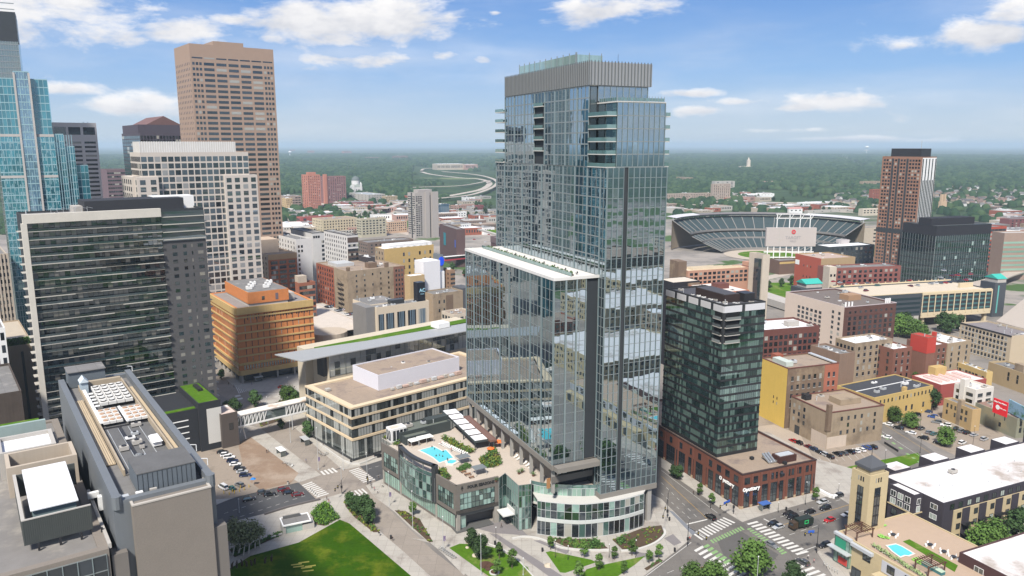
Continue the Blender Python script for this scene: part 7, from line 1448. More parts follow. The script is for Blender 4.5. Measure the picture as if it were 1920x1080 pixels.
part(pdk, 'shop_poster', mat('green_poster', (.03,.25,.15)), [(-1.02, -.98, 70.5, 74.5, 5.9, 8.8)]); part(pdk, 'shop_poster', mat('red_poster', (.5,.06,.05)), [(-1.02, -.98, 69.5, 73, .8, 3)])
part(pdk, 'white_upper_wall', mat('grey_white_wall', (.45,.46,.5)), [(-.1, 0, 0, 58, 5.5, 9.2)]); part(pdk, 'lower_ledge', stn, [(-3.5, -.1, 0, 58.5, 0, 5.2)])
win(pdk, 'L', .05, .77, 5.9, 9, 9, 1, 2.4, 2.2, darkgl, x=-.1, frame=black); win(pdk, 'L', .79, .9, 5.5, 8.5, 1, 1, 2.6, 2.2, darkgl, frame=black); win(pdk, 'L', .02, .9, .4, 4.4, 9, 1, 3.2, 3.2, darkgl, x=-3.5, frame=black)
pool('terrace_pool', 'pale blue zigzag pool on the apartment terrace, bottom right', [(1664,1024),(1680,1021),(1690,1025),(1697,1029),(1712,1038),(1703,1042),(1696,1041),(1688,1044),(1674,1034)], 9.9, rim=.5)
p = [G(x, y, 9.85) for x, y in [(1693,1015),(1705,1011),(1796,1060),(1790,1072)]]; q = MB(); q.prism([a.xy for a in p], 9.76, 9.86); tag(q.build('turf_strip', grassm), 'long narrow strip of turf on the pool terrace', 'turf')
P2 = G(1799, 1035, 13); br = bld('plum_brick_apartments', 'plum brick apartment block with a white roof at the bottom right corner', 'apartment block', (0,0), 0, 0, 13, 24, mat('plum_brick_near', (.07,.035,.035), streak=.06), rw, z_at=P2-v23*40, W=60, D=40, par=.35); win(br, 'L', .1, .95, 1, 12.2, 4, 3, 2.6, 2, fg, frame=white)
lime = mat('lime_fabric', (.25,.52,.10)); 
for i, (x, y) in enumerate([(1632,994),(1637,992.5),(1642,991),(1647,990),(1652,988.5),(1657,987)]): copy_tree(LOUNGER, G(x, y, 9.76), R(110), 1.1, 'lime green lounger against the stone tower base', 'lime loungers by the stone tower', {'lounger_white': lime})
for i, (x, y) in enumerate([(1653,1009),(1657,1008),(1661,1010)]): copy_tree(LOUNGER, G(x, y, 9.76), R(60), 1.2, 'pale lime lounger beside the zigzag pool', 'loungers by the zigzag pool', {'lounger_white': lime})
for k in range(22):
    t_ = k/21; p = G(1638, 1026, 9.8).lerp(G(1730, 1082, 9.8), t_); o = thing('grass_pot', 'pale green grass pot in the row along the terrace edge', 'plant', p, 0, 'grass pots along the terrace edge'); q = MB(); q.cyl(0,0,0,.4,.3,.35,n=8); q.build('pot', concrete, o); q = MB(); blob_bush(q, 0, 0, .4, .7, .7, 22, rr); q.build('grass_tuft', mat('pale_grass', (.26,.34,.15), var=.3), o)
pgm = mat('pergola_brown', (.10,.05,.035))
def pergola(px, py, lb, L_=7, W_=4.5):
    o = thing('timber_pergola', lb, 'pergola', G(px, py, 9.8), R(24))
    for a in (0, L_-.3):
        for c in (0, W_-.3): q = MB(); q.box(a, a+.3, c, c+.3, 0, 2.8); q.build('post', pgm, o)
    for c in (0, W_-.25): q = MB(); q.box(-.4, L_+.4, c, c+.2, 2.8, 3.05); q.build('beam', pgm, o)
    for i in range(8): q = MB(); q.box(i*L_/7.5, i*L_/7.5+.15, -.6, W_+.6, 3.05, 3.25); q.build('rafter', pgm, o)
pergola(1606, 1016, 'dark timber pergola between the stone tower and the pool'); pergola(1740, 1082, 'dark timber pergola at the bottom edge of the terrace')
tbl = thing('patio_table', 'round terrace table with white chairs under the black wing', 'table', G(1675,1005,9.8), 0); q = MB(); q.cyl(0,0,.7,.76,.75,n=10); q.cyl(0,0,0,.7,.06,n=6); q.build('tabletop', darkm, tbl)
for i in range(4): a = i*1.57; q = MB(); x, y = 1.25*math.cos(a), 1.25*math.sin(a); q.box(x-.25,x+.25,y-.25,y+.25,0,.48); q.box(x-.25+.2*math.cos(a),x+.25+.2*math.cos(a),y-.06+.25*math.sin(a),y+.06+.25*math.sin(a),.48,.95); q.build('seat', white, tbl)
for i, (x, y) in enumerate([(1744,1024),(1770,1037),(1788,1047)]): copy_tree(tbl, G(x, y, 9.8), .3*i, label=['round terrace table nearest the black wall beyond the turf','round terrace table in the middle beyond the turf','round terrace table by the plum brick wall'][i])
sofa = thing('green_daybed', 'long lime and teal daybed at the end of the zigzag pool', 'daybed', G(1722,1053,9.8), R(-66)); q = MB(); q.box(-1.5,1.5,-1,1,0,.5); q.build('cushion', lime, sofa); q = MB(); q.box(1.6,8,-.8,.8,0,.9); q.build('counter', mat('teal_counter', (.05,.16,.17)), sofa); q = MB(); q.box(1.6,8,-.9,.9,.9,1.0); q.build('counter_top', mat('pale_top', (.4,.5,.38)), sofa)
# roads beyond, ramps
def ribbon(px, wd, z, m, name='road', world=None):
    pts = [G(x, y, 0).xy for x, y in px]; pts = spline(pts, 5); q = MB(); zz = z if isinstance(z, (list, tuple)) else None
    n_ = len(pts); tops = []
    for i in range(n_):
        d = (pts[min(i+1, n_-1)]-pts[max(i-1, 0)]).normalized(); s_ = Vector((-d.y, d.x))*wd/2; h = z if not zz else zz[0]+(zz[1]-zz[0])*i/(n_-1); tops.append((pts[i]+s_, pts[i]-s_, h))
    for i in range(n_-1):
        a, c, h0 = tops[i]; e, f, h1 = tops[i+1]
        if h0 > .5: q.add([(*c,h0),(*f,h1),(*e,h1),(*a,h0),(*c,h0-1.2),(*f,h1-1.2),(*e,h1-1.2),(*a,h0-1.2)], [(0,1,2,3),(7,6,5,4),(0,4,5,1),(2,6,7,3)])
        else: q.quad((*c,h0),(*f,h1),(*e,h1),(*a,h0))
    o = q.build(name, m); o['kind'] = 'structure'
    me = o.data
    if me.polygons[0].normal.z < 0: me.flip_normals()
fwy = mat('freeway_concrete', (.40,.35,.30), var=.08)
for px, wd, z in [([(775,440),(745,430),(730,405),(765,385),(800,375),(870,362),(905,354),(918,343),(900,336),(860,333),(810,327),(790,322)], 20, .03), ([(720,400),(770,384),(830,378),(890,370),(930,352),(925,340),(890,331),(830,325)], 12, 9), ([(640,362),(720,358),(800,355),(870,352),(920,342)], 9, 8), ([(790,322),(800,318),(860,316),(900,313)], 14, 6), ([(540,440),(570,410),(600,385),(620,372),(640,352)], 14, .02), ([(1220,392),(1400,383),(1600,388),(1800,384),(1980,390)], 26, 5), ([(1230,398),(1420,393),(1640,400)], 14, .03), ([(1422,345),(1432,335),(1444,322)], 16, .03), ([(1620,315),(1590,306),(1585,296)], 34, .03), ([(1560,470),(1500,505),(1400,530),(1330,560)], 12, .04), ([(1990,500),(1900,525),(1860,540),(1780,560)], 12, 8), ([(1600,640),(1700,592),(1800,612),(1960,660)], 26, .03), ([(1475,560),(1560,520),(1590,500)], 9, .05)]: ribbon(px, wd, z, fwy)
rmp = G(1925,560,9); q = MB(); q.prism([G(x, y, 9).xy for x, y in [(1868,602),(1925,556),(1990,560),(1960,625),(1905,612)]], 7.6, 9); struct('motorway_ramp', q, fwy)
q = MB(); q.prism([G(x, y, 6).xy for x, y in [(1395,534),(1475,560),(1478,572),(1395,546)]], 1, 6.4); o = q.build('rail_viaduct', concrete); tag(o, 'concrete rail viaduct with dark window openings left of the cream loft', 'viaduct')
q = MB(); q.flat([G(x, y).xy for x, y in [(1398,560),(1430,530),(1500,530),(1500,565),(1440,560)]], .06); struct('grass_bank', q, grassm)
# ------------------------------------------------------------- trees
leafm = mat('leaf_green', (.068,.125,.026), var=.45, scale=.5, rough=.7, rand=.4, spec=.2); leafd = mat('leaf_dark', (.042,.082,.026), var=.45, scale=.5, rough=.7, rand=.4, spec=.2)
bark = mat('bark_grey', (.12,.095,.075), var=.2); birch = mat('birch_bark', (.5,.47,.42), var=.2)
def make_tree(seed, H_, Rc, n, lm, bm, low=.3, clumps=16, leaf=.42, lean=0):
    r = random.Random(seed); o = thing('tree', 'x', 'tree'); m = MB(); top = Vector((lean*H_*.15, 0, H_*.62)); m.bar((0,0,0), top*.45, H_*.028, 7, r2=H_*.02); m.bar(top*.45, top, H_*.02, 6, r2=H_*.008)
    cs = []
    for i in range(clumps):
        a = i*2.399; e = r.random(); z = H_*(low+(1-low)*e*.92); k = math.sin(math.pi*min(1, .18+e*.82))**.7; d = Rc*k*r.uniform(.35, .85); c = Vector((math.cos(a)*d+lean*H_*.15, math.sin(a)*d, z)); cs.append((c, Rc*r.uniform(.28, .46)))
        m.bar(top*r.uniform(.4, .9), c, H_*.008, 4, r2=H_*.003)
    m.build('trunk', bm, o); q = MB()
    for i in range(n):
        c, rc = cs[r.randrange(clumps)]; d = Vector((r.gauss(0,1), r.gauss(0,1), r.gauss(0,1))).normalized(); p = c+d*rc*r.uniform(.35, 1.3); p.z = max(p.z, H_*low*.7)
        nn_ = (d+Vector((r.uniform(-.7,.7), r.uniform(-.7,.7), r.uniform(-.2,.9)))).normalized(); a = nn_.orthogonal().normalized()*leaf*r.uniform(.6, 1.3); b_ = nn_.cross(a)*r.uniform(.5, .9); q.add([p-a, p-b_, p+a, p+b_], [(0,1,2,3)])
    q.build('crown', lm, o); return o
TA = make_tree(1, 9, 4.2, 2600, leafm, bark, clumps=22); TB = make_tree(2, 10, 3.6, 2200, leafd, bark, low=.22, clumps=20); TC = make_tree(3, 6, 1.6, 700, leafm, bark, low=.25, clumps=10, leaf=.28); TD = make_tree(4, 8, 2.9, 520, mat('leaf_pale', (.17,.19,.09), var=.4, scale=.5, rand=.2), birch, low=.4, clumps=12, leaf=.3, lean=1)
first = {}
def tree(T, px, py, h, lb=None, grp=None, rz=None, z=0, name='tree'):
    base = {TA: 9, TB: 10, TC: 6, TD: 8}[T]; p = G(px, py, z); s_ = h/base; rz_ = rr.uniform(0, 6.28) if rz is None else rz
    if T not in first: first[T] = 1; T.location = p; T.scale = (s_,)*3; T.rotation_euler = (0,0,rz_); T['label'] = lb; (grp and T.__setitem__('group', grp)); return
    o = copy_tree(T, p, rz_, s_, lb, grp)
    if not grp and 'group' in o: del o['group']
tree(TA, 1408, 1085, 12, 'biggest leafy tree at the bottom edge below the junction'); tree(TA, 1338, 1112, 9.5, 'wide leafy tree at the bottom edge left of the biggest one'); tree(TA, 1300, 1112, 9, 'smaller tree at the bottom edge, left end of the clump'); tree(TB, 1485, 1108, 9, 'dark tree at the bottom edge beside the crosswalk')
tree(TA, 1838, 1040, 10, 'left tree in the courtyard of the white roofed apartments'); tree(TA, 1862, 1030, 10, 'middle tree in the courtyard of the white roofed apartments'); tree(TB, 1905, 1012, 11, 'tree at the right edge of the apartment courtyard')
tree(TB, 1748, 770, 11, 'large dark tree beside the yellow castle-like brick house'); tree(TA, 1676, 792, 7.5, 'round tree at the left corner of the car lot'); tree(TA, 1706, 803, 7.5, 'bright round tree among the parked cars'); tree(TA, 1772, 836, 8.5, 'bright tree at the street side of the car lot')
tree(TB, 1729, 718, 9, 'bushy tree against the red topped brick tower'); tree(TA, 1716, 722, 7, 'pale bushy tree at the foot of the brown brick block')
for i, (x, y, h) in enumerate([(1684,632,15),(1700,634,14),(1715,636,13),(1694,628,15),(1727,640,11),(1765,622,14),(1782,626,14),(1797,622,12),(1775,630,10)]): tree([TA, TB][i > 4], x, y, h, 'one of the dense trees along the sunken motorway below the garage', 'motorway trees')
tree(TB, 534, 752, 8, 'tree left in the garden beside the glass library'); tree(TA, 543, 757, 9, 'largest tree in the garden beside the glass library'); tree(TB, 555, 757, 7, 'darkest tree in the garden beside the glass library'); tree(TB, 478, 765, 9, 'slender tree on the corner above the skyway'); tree(TB, 427, 783, 8, 'dark tree left of the skyway roof'); tree(TB, 441, 781, 9, 'dark tree just above the skyway roof'); tree(TB, 416, 712, 6, 'small tree at the foot of the dark apartment tower')
tree(TB, 577, 822, 8, 'bright tree beside the grey bus shelter under the skyway'); tree(TB, 527, 806, 5, 'low dark tree below the skyway'); tree(TC, 665, 862, 3.5, 'shrubby tree at the glass library corner')
for i, (x, y, h, l) in enumerate([(658,958,7,'round tree at the tip of the median'),(671,968,7.5,'middle tree of the median group'),(686,974,9,'dark pointed tree in the median'),(693,985,7,'front tree of the median group')]): tree(TB, x, y, h, l)
tree(TC, 774, 968, 6, 'slim tree in the brown bed before the podium')
for i, (x, y, h, l) in enumerate([(885,1030,7,'dark tree nearest the hotel entrance by the flagstones'),(903,1050,8,'tree behind the white light mast in the pebble garden'),(936,1048,6,'airy tree on the small oval lawn'),(960,1066,7,'tree on the near side of the oval lawn'),(932,1080,6,'small tree by the ring planter'),(1032,1031,5,'small conical tree by the lamp on the plaza'),(1095,1046,6,'tree in the triangular lawn'),(1123,1070,6,'tree at the corner of the long lawn'),(1085,1090,7,'tree at the bottom edge in front of the lawn'),(1152,1050,5,'small tree left of the lamp by the seat wall'),(1185,1042,6,'cone shaped tree in front of the curved seat wall'),(1217,1057,5,'yellowish young tree at the kerb'),(1235,1048,5.5,'young tree at the kerb beside the signal'),(1170,1078,5,'small tree at the far end of the long lawn')]): tree(TC if i > 1 else TB, x, y, h, l)
for i, (x, y, h, l) in enumerate([(1262,895,5,'left small tree on the shop pavement'),(1272,900,6,'right small tree of the pair on the shop pavement'),(1312,930,5.5,'tree by the corner shop windows'),(1334,947,5,'tree nearest the corner on the shop pavement'),(1529,940,6,'round street tree at the right end of the brick podium')]): tree(TB if i < 2 else TC, x, y, h, l)
for i, (x, y, h) in enumerate([(425,1040,11),(436,1042,10),(447,1040,11),(456,1042,9),(466,1038,10),(478,1030,9),(442,1030,10),(488,1028,7)]): tree(TD, x, y, h, 'pale barked leaning birch in the park grove', 'birches in the park grove', rz=.3*i)
for i, (x, y, h) in enumerate([(842,626,8),(852,622,8),(838,612,7),(848,508,9),(862,500,8),(872,520,8),(846,487,9),(1440,545,9),(1465,538,8),(1484,535,9),(1400,800,3),(1640,790,6)]):
    if i not in (10, 11): tree(TB, x, y, h, 'dark street tree between the mid-distance buildings', 'mid-distance street trees')
for k in range(150):     # single trees among the far buildings
    zone = k % 5
    x, y = [(rr.uniform(1250,1660), rr.uniform(378,398)), (rr.uniform(1380,1660), rr.uniform(352,380)), (rr.uniform(700,925), rr.uniform(372,410)), (rr.uniform(1680,1920), rr.uniform(360,392)), (rr.uniform(540,760), rr.uniform(385,420))][zone]
    tree(TB, x, y, rr.uniform(9, 14), ['tree in the rail yard beyond the ballpark','tree in the far park','tree by the expressway bend','tree among the far houses','tree near the salmon tower'][zone], 'distant single trees')
# ------------------------------------------------------------- the woods and the distant houses
def woods():
    rg = np.random.default_rng(5); P_ = []
    for d0, d1, s_, keep in ((1350,1750,15,.30),(1750,2200,15,.80),(2200,3200,17,1),(3200,4600,24,1),(4600,6800,36,1),(6800,11000,62,1)):
        n = int(.5*1.28*(d1*d1-d0*d0)/(s_*s_)); dd = np.sqrt(rg.uniform(d0*d0, d1*d1, n)); aa = rg.uniform(-.64, .64, n); x, y = dd*np.sin(aa), dd*np.cos(aa)
        f = np.sin(x*.011+1.3*np.sin(y*.004))*np.sin(y*.006+1.1*np.sin(x*.005))+.6*np.sin(x*.027+y*.013); ok = (rg.random(n) < keep) if keep > .9 else (f > (.35 if keep < .5 else -.75))
        if keep > .9: ok &= ~((f > 1.28) & (rg.random(n) < .9))
        px = 960+FPX*x/(y*cC+CAMH*cS); py = 540-FPX*(y*cS-CAMH*cC)/(y*cC+CAMH*cS)
        ok &= ~((abs(px-(1422+(345-py)*.95)) < 5) & (py > 318) & (py < 350)) & ~((px > 1570) & (px < 1625) & (py > 294) & (py < 316) & (abs(px-(1585+(py-296)*1.8)) < 9))
        r9 = rg.random(n); ok &= ~((py > 350) & (px > 1660) & (r9 > .16)) & ~((py > 362) & (px < 940) & (r9 > .3)) & ~((py > 368) & (px > 1230) & (px < 1665) & (r9 > .3)) & ~((py > 350) & (px > 1400) & (px < 1600) & (f < .5)) & ~((px > 770) & (px < 935) & (py > 313) & (f < .9))
        x, y = x[ok], y[ok]; P_.append(np.stack([x, y, np.full(len(x), s_*.62)], 1))
    P_ = np.concatenate(P_); n = len(P_); k = 7; rad = P_[:, 2]*rg.uniform(.75, 1.25, n); h = rg.uniform(9, 16, n)*np.clip(P_[:, 2]/12, 1, 1.5); rot = rg.uniform(0, 6.28, n)
    prof = [(1.0, .30), (.86, .68), (.45, .93)]; V = np.zeros((n, 3*k+1, 3), np.float32)
    for j, (a, b_) in enumerate(prof):
        for i in range(k):
            t_ = rot+i*6.2832/k; jr = rg.uniform(.8, 1.2, n); V[:, j*k+i, 0] = P_[:,0]+np.cos(t_)*rad*a*jr; V[:, j*k+i, 1] = P_[:,1]+np.sin(t_)*rad*a*jr; V[:, j*k+i, 2] = h*b_*rg.uniform(.88, 1.12, n)
    V[:, 3*k, 0] = P_[:,0]; V[:, 3*k, 1] = P_[:,1]; V[:, 3*k, 2] = h
    V[:, :k, 2] = 1
    F = []
    for j in range(2):
        for i in range(k): a, b_, c, d = j*k+i, j*k+(i+1)%k, (j+1)*k+(i+1)%k, (j+1)*k+i; F += [(a, b_, c), (a, c, d)]
    F += [(2*k+i, 2*k+(i+1)%k, 3*k) for i in range(k)]; F = np.array(F, np.int32); nf_ = len(F)
    idx = (F[None]+(np.arange(n)*(3*k+1))[:, None, None]).reshape(-1).astype(np.int32); me = D_.meshes.new('woodland'); me.vertices.add(n*(3*k+1)); me.vertices.foreach_set('co', V.reshape(-1)); me.loops.add(len(idx)); me.loops.foreach_set('vertex_index', idx)
    me.polygons.add(n*nf_); me.polygons.foreach_set('loop_start', np.arange(0, len(idx), 3, dtype=np.int32)); me.polygons.foreach_set('loop_total', np.full(n*nf_, 3, np.int32)); me.update(); me.validate()
    m = D_.materials.new('woodland_leaves'); m.use_nodes = True; t = m.node_tree; b_ = t.nodes['Principled BSDF']; b_.inputs['Roughness'].default_value = .9; b_.inputs['Specular IOR Level'].default_value = .1
    g = t.nodes.new('ShaderNodeNewGeometry'); cr_ = t.nodes.new('ShaderNodeValToRGB'); t.links.new(g.outputs['Random Per Island'], cr_.inputs[0]); t.links.new(cr_.outputs[0], b_.inputs['Base Color'])
    e = cr_.color_ramp; e.elements[0].color = (.014,.036,.018,1); e.elements[1].color = (.050,.085,.036,1); x = e.elements.new(.6); x.color = (.028,.060,.026,1)
    me.materials.append(m); tag(link('woodland', me), 'green woods stretching to the horizon beyond the districts', 'woods', kind='stuff')
woods()
hm = [mat('house_wall_'+c, v, var=.05) for c, v in (('cream', (.52,.46,.38)), ('white', (.6,.6,.58)), ('tan', (.38,.30,.23)), ('rose', (.36,.24,.2)))]; hr = [mat('house_roof_'+c, v, var=.1) for c, v in (('grey', (.16,.155,.15)), ('brown', (.17,.12,.10)), ('dark', (.09,.085,.085)))]
def house(x, y, w_, d_, h_, rz, wm, rm):
    o = thing('far_house', f'small {wm.name[11:]} house with a {rm.name[11:]} gabled roof '+('right' if x > 470 else 'left')+' of the brick high-rise', 'house', (x, y, 0), rz, 'gabled houses in the far neighbourhood'); m = MB(); m.box(-w_/2, w_/2, -d_/2, d_/2, 0, h_)
    m.add([(-w_/2,-d_/2,h_),(-w_/2,d_/2,h_),(-w_/2,0,h_+3.2),(w_/2,-d_/2,h_),(w_/2,d_/2,h_),(w_/2,0,h_+3.2)], [(0,2,1),(3,4,5)]); m.build('wall', wm, o); m = MB(); e = .5; m.add([(-w_/2-e,-d_/2-e,h_-.3),(w_/2+e,-d_/2-e,h_-.3),(w_/2+e,0,h_+3.5),(-w_/2-e,0,h_+3.5),(-w_/2-e,d_/2+e,h_-.3),(w_/2+e,d_/2+e,h_-.3)], [(0,1,2,3),(3,2,5,4)]); m.build('roof', rm, o)
for k in range(170):
    if k < 130: x, y = rr.uniform(1700, 1945), rr.uniform(352, 389)
    else: x, y = rr.uniform(1560, 1660), rr.uniform(362, 386)
    p = G(x, y); house(p.x, p.y, rr.uniform(10, 17), rr.uniform(8, 11), rr.uniform(5, 7.5), rr.choice([.3, 1.87, .4]), rr.choice(hm), rr.choice(hr))
lbm = [concrete, tanb, brickred, white, sandst, MATS['far_rose'], MATS['brown_low']]
def low(x, y, lb, grp, w0=18, w1=50, h0=4, h1=11):
    p = G(x, y); W_, Dp, h_ = rr.uniform(w0, w1), rr.uniform(w0, w1*.7), rr.uniform(h0, h1); wi, ri = rr.randrange(7), rr.randrange(5); lb2 = f"{lb}, {['grey','tan','red','white','sand','rose','dark brown'][wi]} walls and {['white','grey','tan','pale','grey'][ri]} roof"; o = thing('low_building', lb2, 'building', (p.x, p.y, 0), R(rr.choice([22, 24, 38])), grp); m = MB(); m.box(-W_/2, W_/2, -Dp/2, Dp/2, 0, h_); m.build('wall', lbm[wi], o)
    m = MB(); m.flat([(-W_/2+.4,-Dp/2+.4),(W_/2-.4,-Dp/2+.4),(W_/2-.4,Dp/2-.4),(-W_/2+.4,Dp/2-.4)], h_+.03); m.build('roof', [roofwhite, roofgrey, rooftan, concrete, roofgrey][ri], o); m = MB(); m.box(-W_*.2, -W_*.1, -2, 2, h_, h_+1.8); m.build('roof_box', steel, o)
    m = MB(); [m.box(-W_/2+2+i*4, -W_/2+4+i*4, -Dp/2-.1, -Dp/2+.1, h_*.35, h_*.75) for i in range(int(W_/4)-1)]; m.build('window_row', darkgl, o)
for k in range(280):
    z = [(540,800,385,415), (640,930,372,400), (780,930,400,440), (1250,1650,384,399), (1250,1440,366,378), (1860,1920,395,440), (540,700,424,436)][k % 7]
    low(rr.uniform(z[0], z[1]), rr.uniform(z[2], z[3]), ['low block on the avenue beyond the salmon tower','low block beside the expressway','low block behind the arena','low block beyond the ballpark','low block far left of the park','low block at the far right edge','low block near the theatre'][k % 7], 'low buildings of the distant districts')
for k in range(16): low(rr.uniform(1020,1225), rr.uniform(398,500), 'low block behind the glass tower', 'low buildings of the distant districts', 25, 60, 8, 22)
for (x, y) in ((583,286),(548,283),(1370,280),(1240,282),(1625,283),(1720,290),(1000,300),(1410,279),(650,287),(700,300),(880,318),(840,318),(1290,278),(1340,283),(750,300)): low(x, y, 'pale block rising out of the far woods', 'pale blocks in the far woods', 60, 150, 20, 38)
c = G(1400, 318); o = thing('far_spire_church', 'pale church with a tall square tower alone in the far woods', 'church', (c.x, c.y, 0)); m = MB(); m.box(-40,34,-16,16,0,18); m.build('nave', hm[0], o); m = MB(); m.box(0,16,-8,8,0,52); m.cyl(8,0,52,66,6,1,n=6); m.build('tower', hm[0], o)
for (x, y, s_) in ((1625,281,1.5),(544,288,.8)): c = G(x, y+6); o = thing('water_tower', 'pale round water tower on the horizon above the far highway' if s_ > 1 else 'small white water tower on the horizon right of the brown tower', 'water tower', (c.x, c.y, 0)); m = MB(); m.cyl(0,0,0,55*s_,5,n=8); m.build('stem', white, o); m = MB(); [m.cyl(0,0,55*s_+a*s_,55*s_+b_*s_,c0*s_,c1*s_,n=12) for a, b_, c0, c1 in ((0,6,6,22),(6,14,22,22),(14,24,22,6))]; m.build('tank', white, o)
# ------------------------------------------------------------- cars
def mkcar(kind, near=True):
    o = thing('parked_car', 'x', 'car'); gmt = darkgl; L_, Hh, c0, c1 = {'sedan': (2.3, 1.42, -1.75, .95), 'suv': (2.35, 1.72, -2.15, 1.0), 'van': (2.7, 2.1, -2.55, 1.7)}[kind]; bz = {'sedan': .88, 'suv': 1.02, 'van': 1.15}[kind]
    def loft(secs, q, mi=0):
        base = len(q.v); n_ = 8
        for (x, w_, z0, z1) in secs: b_ = w_*.9; q.v += [(x,-w_,z0),(x,-w_,(z0+z1)/2+.05),(x,-b_,z1-.04),(x,-b_*.8,z1),(x,b_*.8,z1),(x,b_,z1-.04),(x,w_,(z0+z1)/2+.05),(x,w_,z0)]
        for i in range(len(secs)-1):
            for j in range(n_): a, c = base+i*n_+j, base+i*n_+(j+1)%n_; q.f.append((a, a+n_, c+n_, c)); q.m.append(mi)
        q.f.append(tuple(base+j for j in range(n_))); q.f.append(tuple(base+(len(secs)-1)*n_+j for j in range(n_))[::-1]); q.m += [mi, mi]
    q = MB(); loft([(-L_, .72, .42, bz-.2), (-L_+.1, .84, .3, bz-.02), (-1.4, .91, .22, bz), (c1, .91, .22, bz-.02), (L_-.45, .88, .25, bz-.18), (L_-.05, .78, .3, bz-.32), (L_, .66, .4, bz-.42)], q); q.build('body', mat('car_paint', (.3,.3,.3), rough=.25, spec=.6, var=0), o, smooth=False)
    q = MB(); q.add([(c0,-.84,bz-.03),(c1,-.84,bz-.03),(c1,.84,bz-.03),(c0,.84,bz-.03),(c0+.35,-.66,Hh-.06),(c1-.75,-.66,Hh-.06),(c1-.75,.66,Hh-.06),(c0+.35,.66,Hh-.06)], [(0,1,5,4),(1,2,6,5),(2,3,7,6),(3,0,4,7)]); q.build('windows', glass('car_glass', (.012,.014,.016), f0=.12, lightamt=0), o)
    q = MB(); q.add([(c0+.3,-.66,Hh-.07),(c1-.72,-.66,Hh-.07),(c1-.72,.66,Hh-.07),(c0+.3,.66,Hh-.07),(c0+.4,-.58,Hh),(c1-.85,-.58,Hh),(c1-.85,.58,Hh),(c0+.4,.58,Hh)], [(4,5,6,7),(0,1,5,4),(1,2,6,5),(2,3,7,6),(3,0,4,7)]); q.build('roof', MATS['car_paint'], o)
    if near:
        for x in (-L_+.85, L_-.85):
            for y in (-.86, .86):
                q = MB(); n_ = 12; q.add([(x+.34*math.cos(6.283*i/n_), y-.11, .34+.34*math.sin(6.283*i/n_)) for i in range(n_)]+[(x+.34*math.cos(6.283*i/n_), y+.11, .34+.34*math.sin(6.283*i/n_)) for i in range(n_)], [tuple(range(n_)), tuple(range(n_, 2*n_))[::-1]]+[(i,n_+i,n_+(i+1)%n_,(i+1)%n_) for i in range(n_)]); wh = q.build('wheel', mat('tyre_rubber', (.02,.02,.02)), o); q = MB(); yo = y+(.115 if y > 0 else -.115); q.add([(x+.2*math.cos(6.283*i/8), yo, .34+.2*math.sin(6.283*i/8)) for i in range(8)], [tuple(range(8)) if y < 0 else tuple(range(8))[::-1]]); q.build('rim', steel, wh)
        for y in (-.6, .6): q = MB(); q.box(L_-.08, L_+.01, y-.16, y+.16, bz-.42, bz-.28); q.build('headlight', white, o); q = MB(); q.box(-L_-.01, -L_+.08, y-.18, y+.18, bz-.26, bz-.12); q.build('taillight', mat('tail_red', (.3,.01,.01)), o)
    return o
CARS = {(k, n_): mkcar(k, n_) for k in ('sedan', 'suv', 'van') for n_ in (True, False)}; used = set()
PC = {k: mat('paint_'+k.replace(' ', '_'), v, rough=.25, spec=.6, var=0) for k, v in {'black': (.012,.012,.014), 'white': (.68,.68,.68), 'silver': (.38,.39,.40), 'dark grey': (.06,.062,.067), 'grey': (.16,.165,.17), 'red': (.35,.012,.012), 'dark red': (.12,.012,.016), 'blue': (.02,.06,.22), 'navy': (.012,.022,.06), 'teal': (.03,.11,.10)}.items()}
def car(px, py, rz, colr, kind, lb, grp=None, z=.02, near=True):
    p = G(px, py, z); T = CARS[(kind, near)]
    if (kind, near) not in used:
        used.add((kind, near)); o = T; o.location = p; o.rotation_euler = (0,0,R(rz)); o['label'] = lb
        for ch_ in o.children:
            for sl_ in ch_.material_slots:
                if sl_.material.name == 'car_paint': sl_.link = 'OBJECT'; sl_.material = PC[colr]
        if grp: o['group'] = grp
        return o
    o = copy_tree(T, p, R(rz), 1, lb, grp, None)
    for ch_ in o.children:
        for sl_ in ch_.material_slots:
            if sl_.link == 'OBJECT' or (sl_.material and sl_.material.name == 'car_paint'): sl_.link = 'OBJECT'; sl_.material = PC[colr]
    if not grp and 'group' in o: del o['group']
    return o
ORD = 'first second third fourth fifth sixth seventh eighth ninth tenth eleventh twelfth thirteenth fourteenth fifteenth sixteenth'.split()
kn = {'sedan': 'car', 'suv': 'suv', 'van': 'van'}
def row_(lst, where, rz, z=.02, near=True, grp=None):
    for i, (x, y, c_, k_) in enumerate(lst): car(x, y, rz+rr.uniform(-3, 3), c_, k_, f'{c_} {kn[k_]}, {ORD[i]} {where}', grp or where.split(' from ')[0] if False else None, z, near)
row_([(417,849,'black','sedan'),(424,855,'white','suv'),(430,859,'white','suv'),(436,866,'navy','suv'),(441,872,'white','sedan'),(449,880,'black','suv'),(454,886,'silver','sedan'),(460,893,'navy','suv')], 'from the top in the row on the gravel lot under the skyway', 15, .17)
row_([(419,916,'white','van'),(434,917,'teal','sedan'),(449,911,'grey','suv')], 'from the left behind the yellow posts', 140, .17)
row_([(467,938,'black','suv'),(494,925,'dark grey','suv'),(506,929,'black','suv'),(532,920,'dark red','suv'),(541,925,'black','sedan'),(558,929,'dark red','sedan')], 'from the left waiting at the left junction', 26)
car(529,727,30,'red','sedan','red car alone on the street in front of the orange office'); car(1332,972,118,'black','suv','black suv driving away from the big junction'); car(712,857,24,'black','suv','dark suv at the corner of the podium and the library')
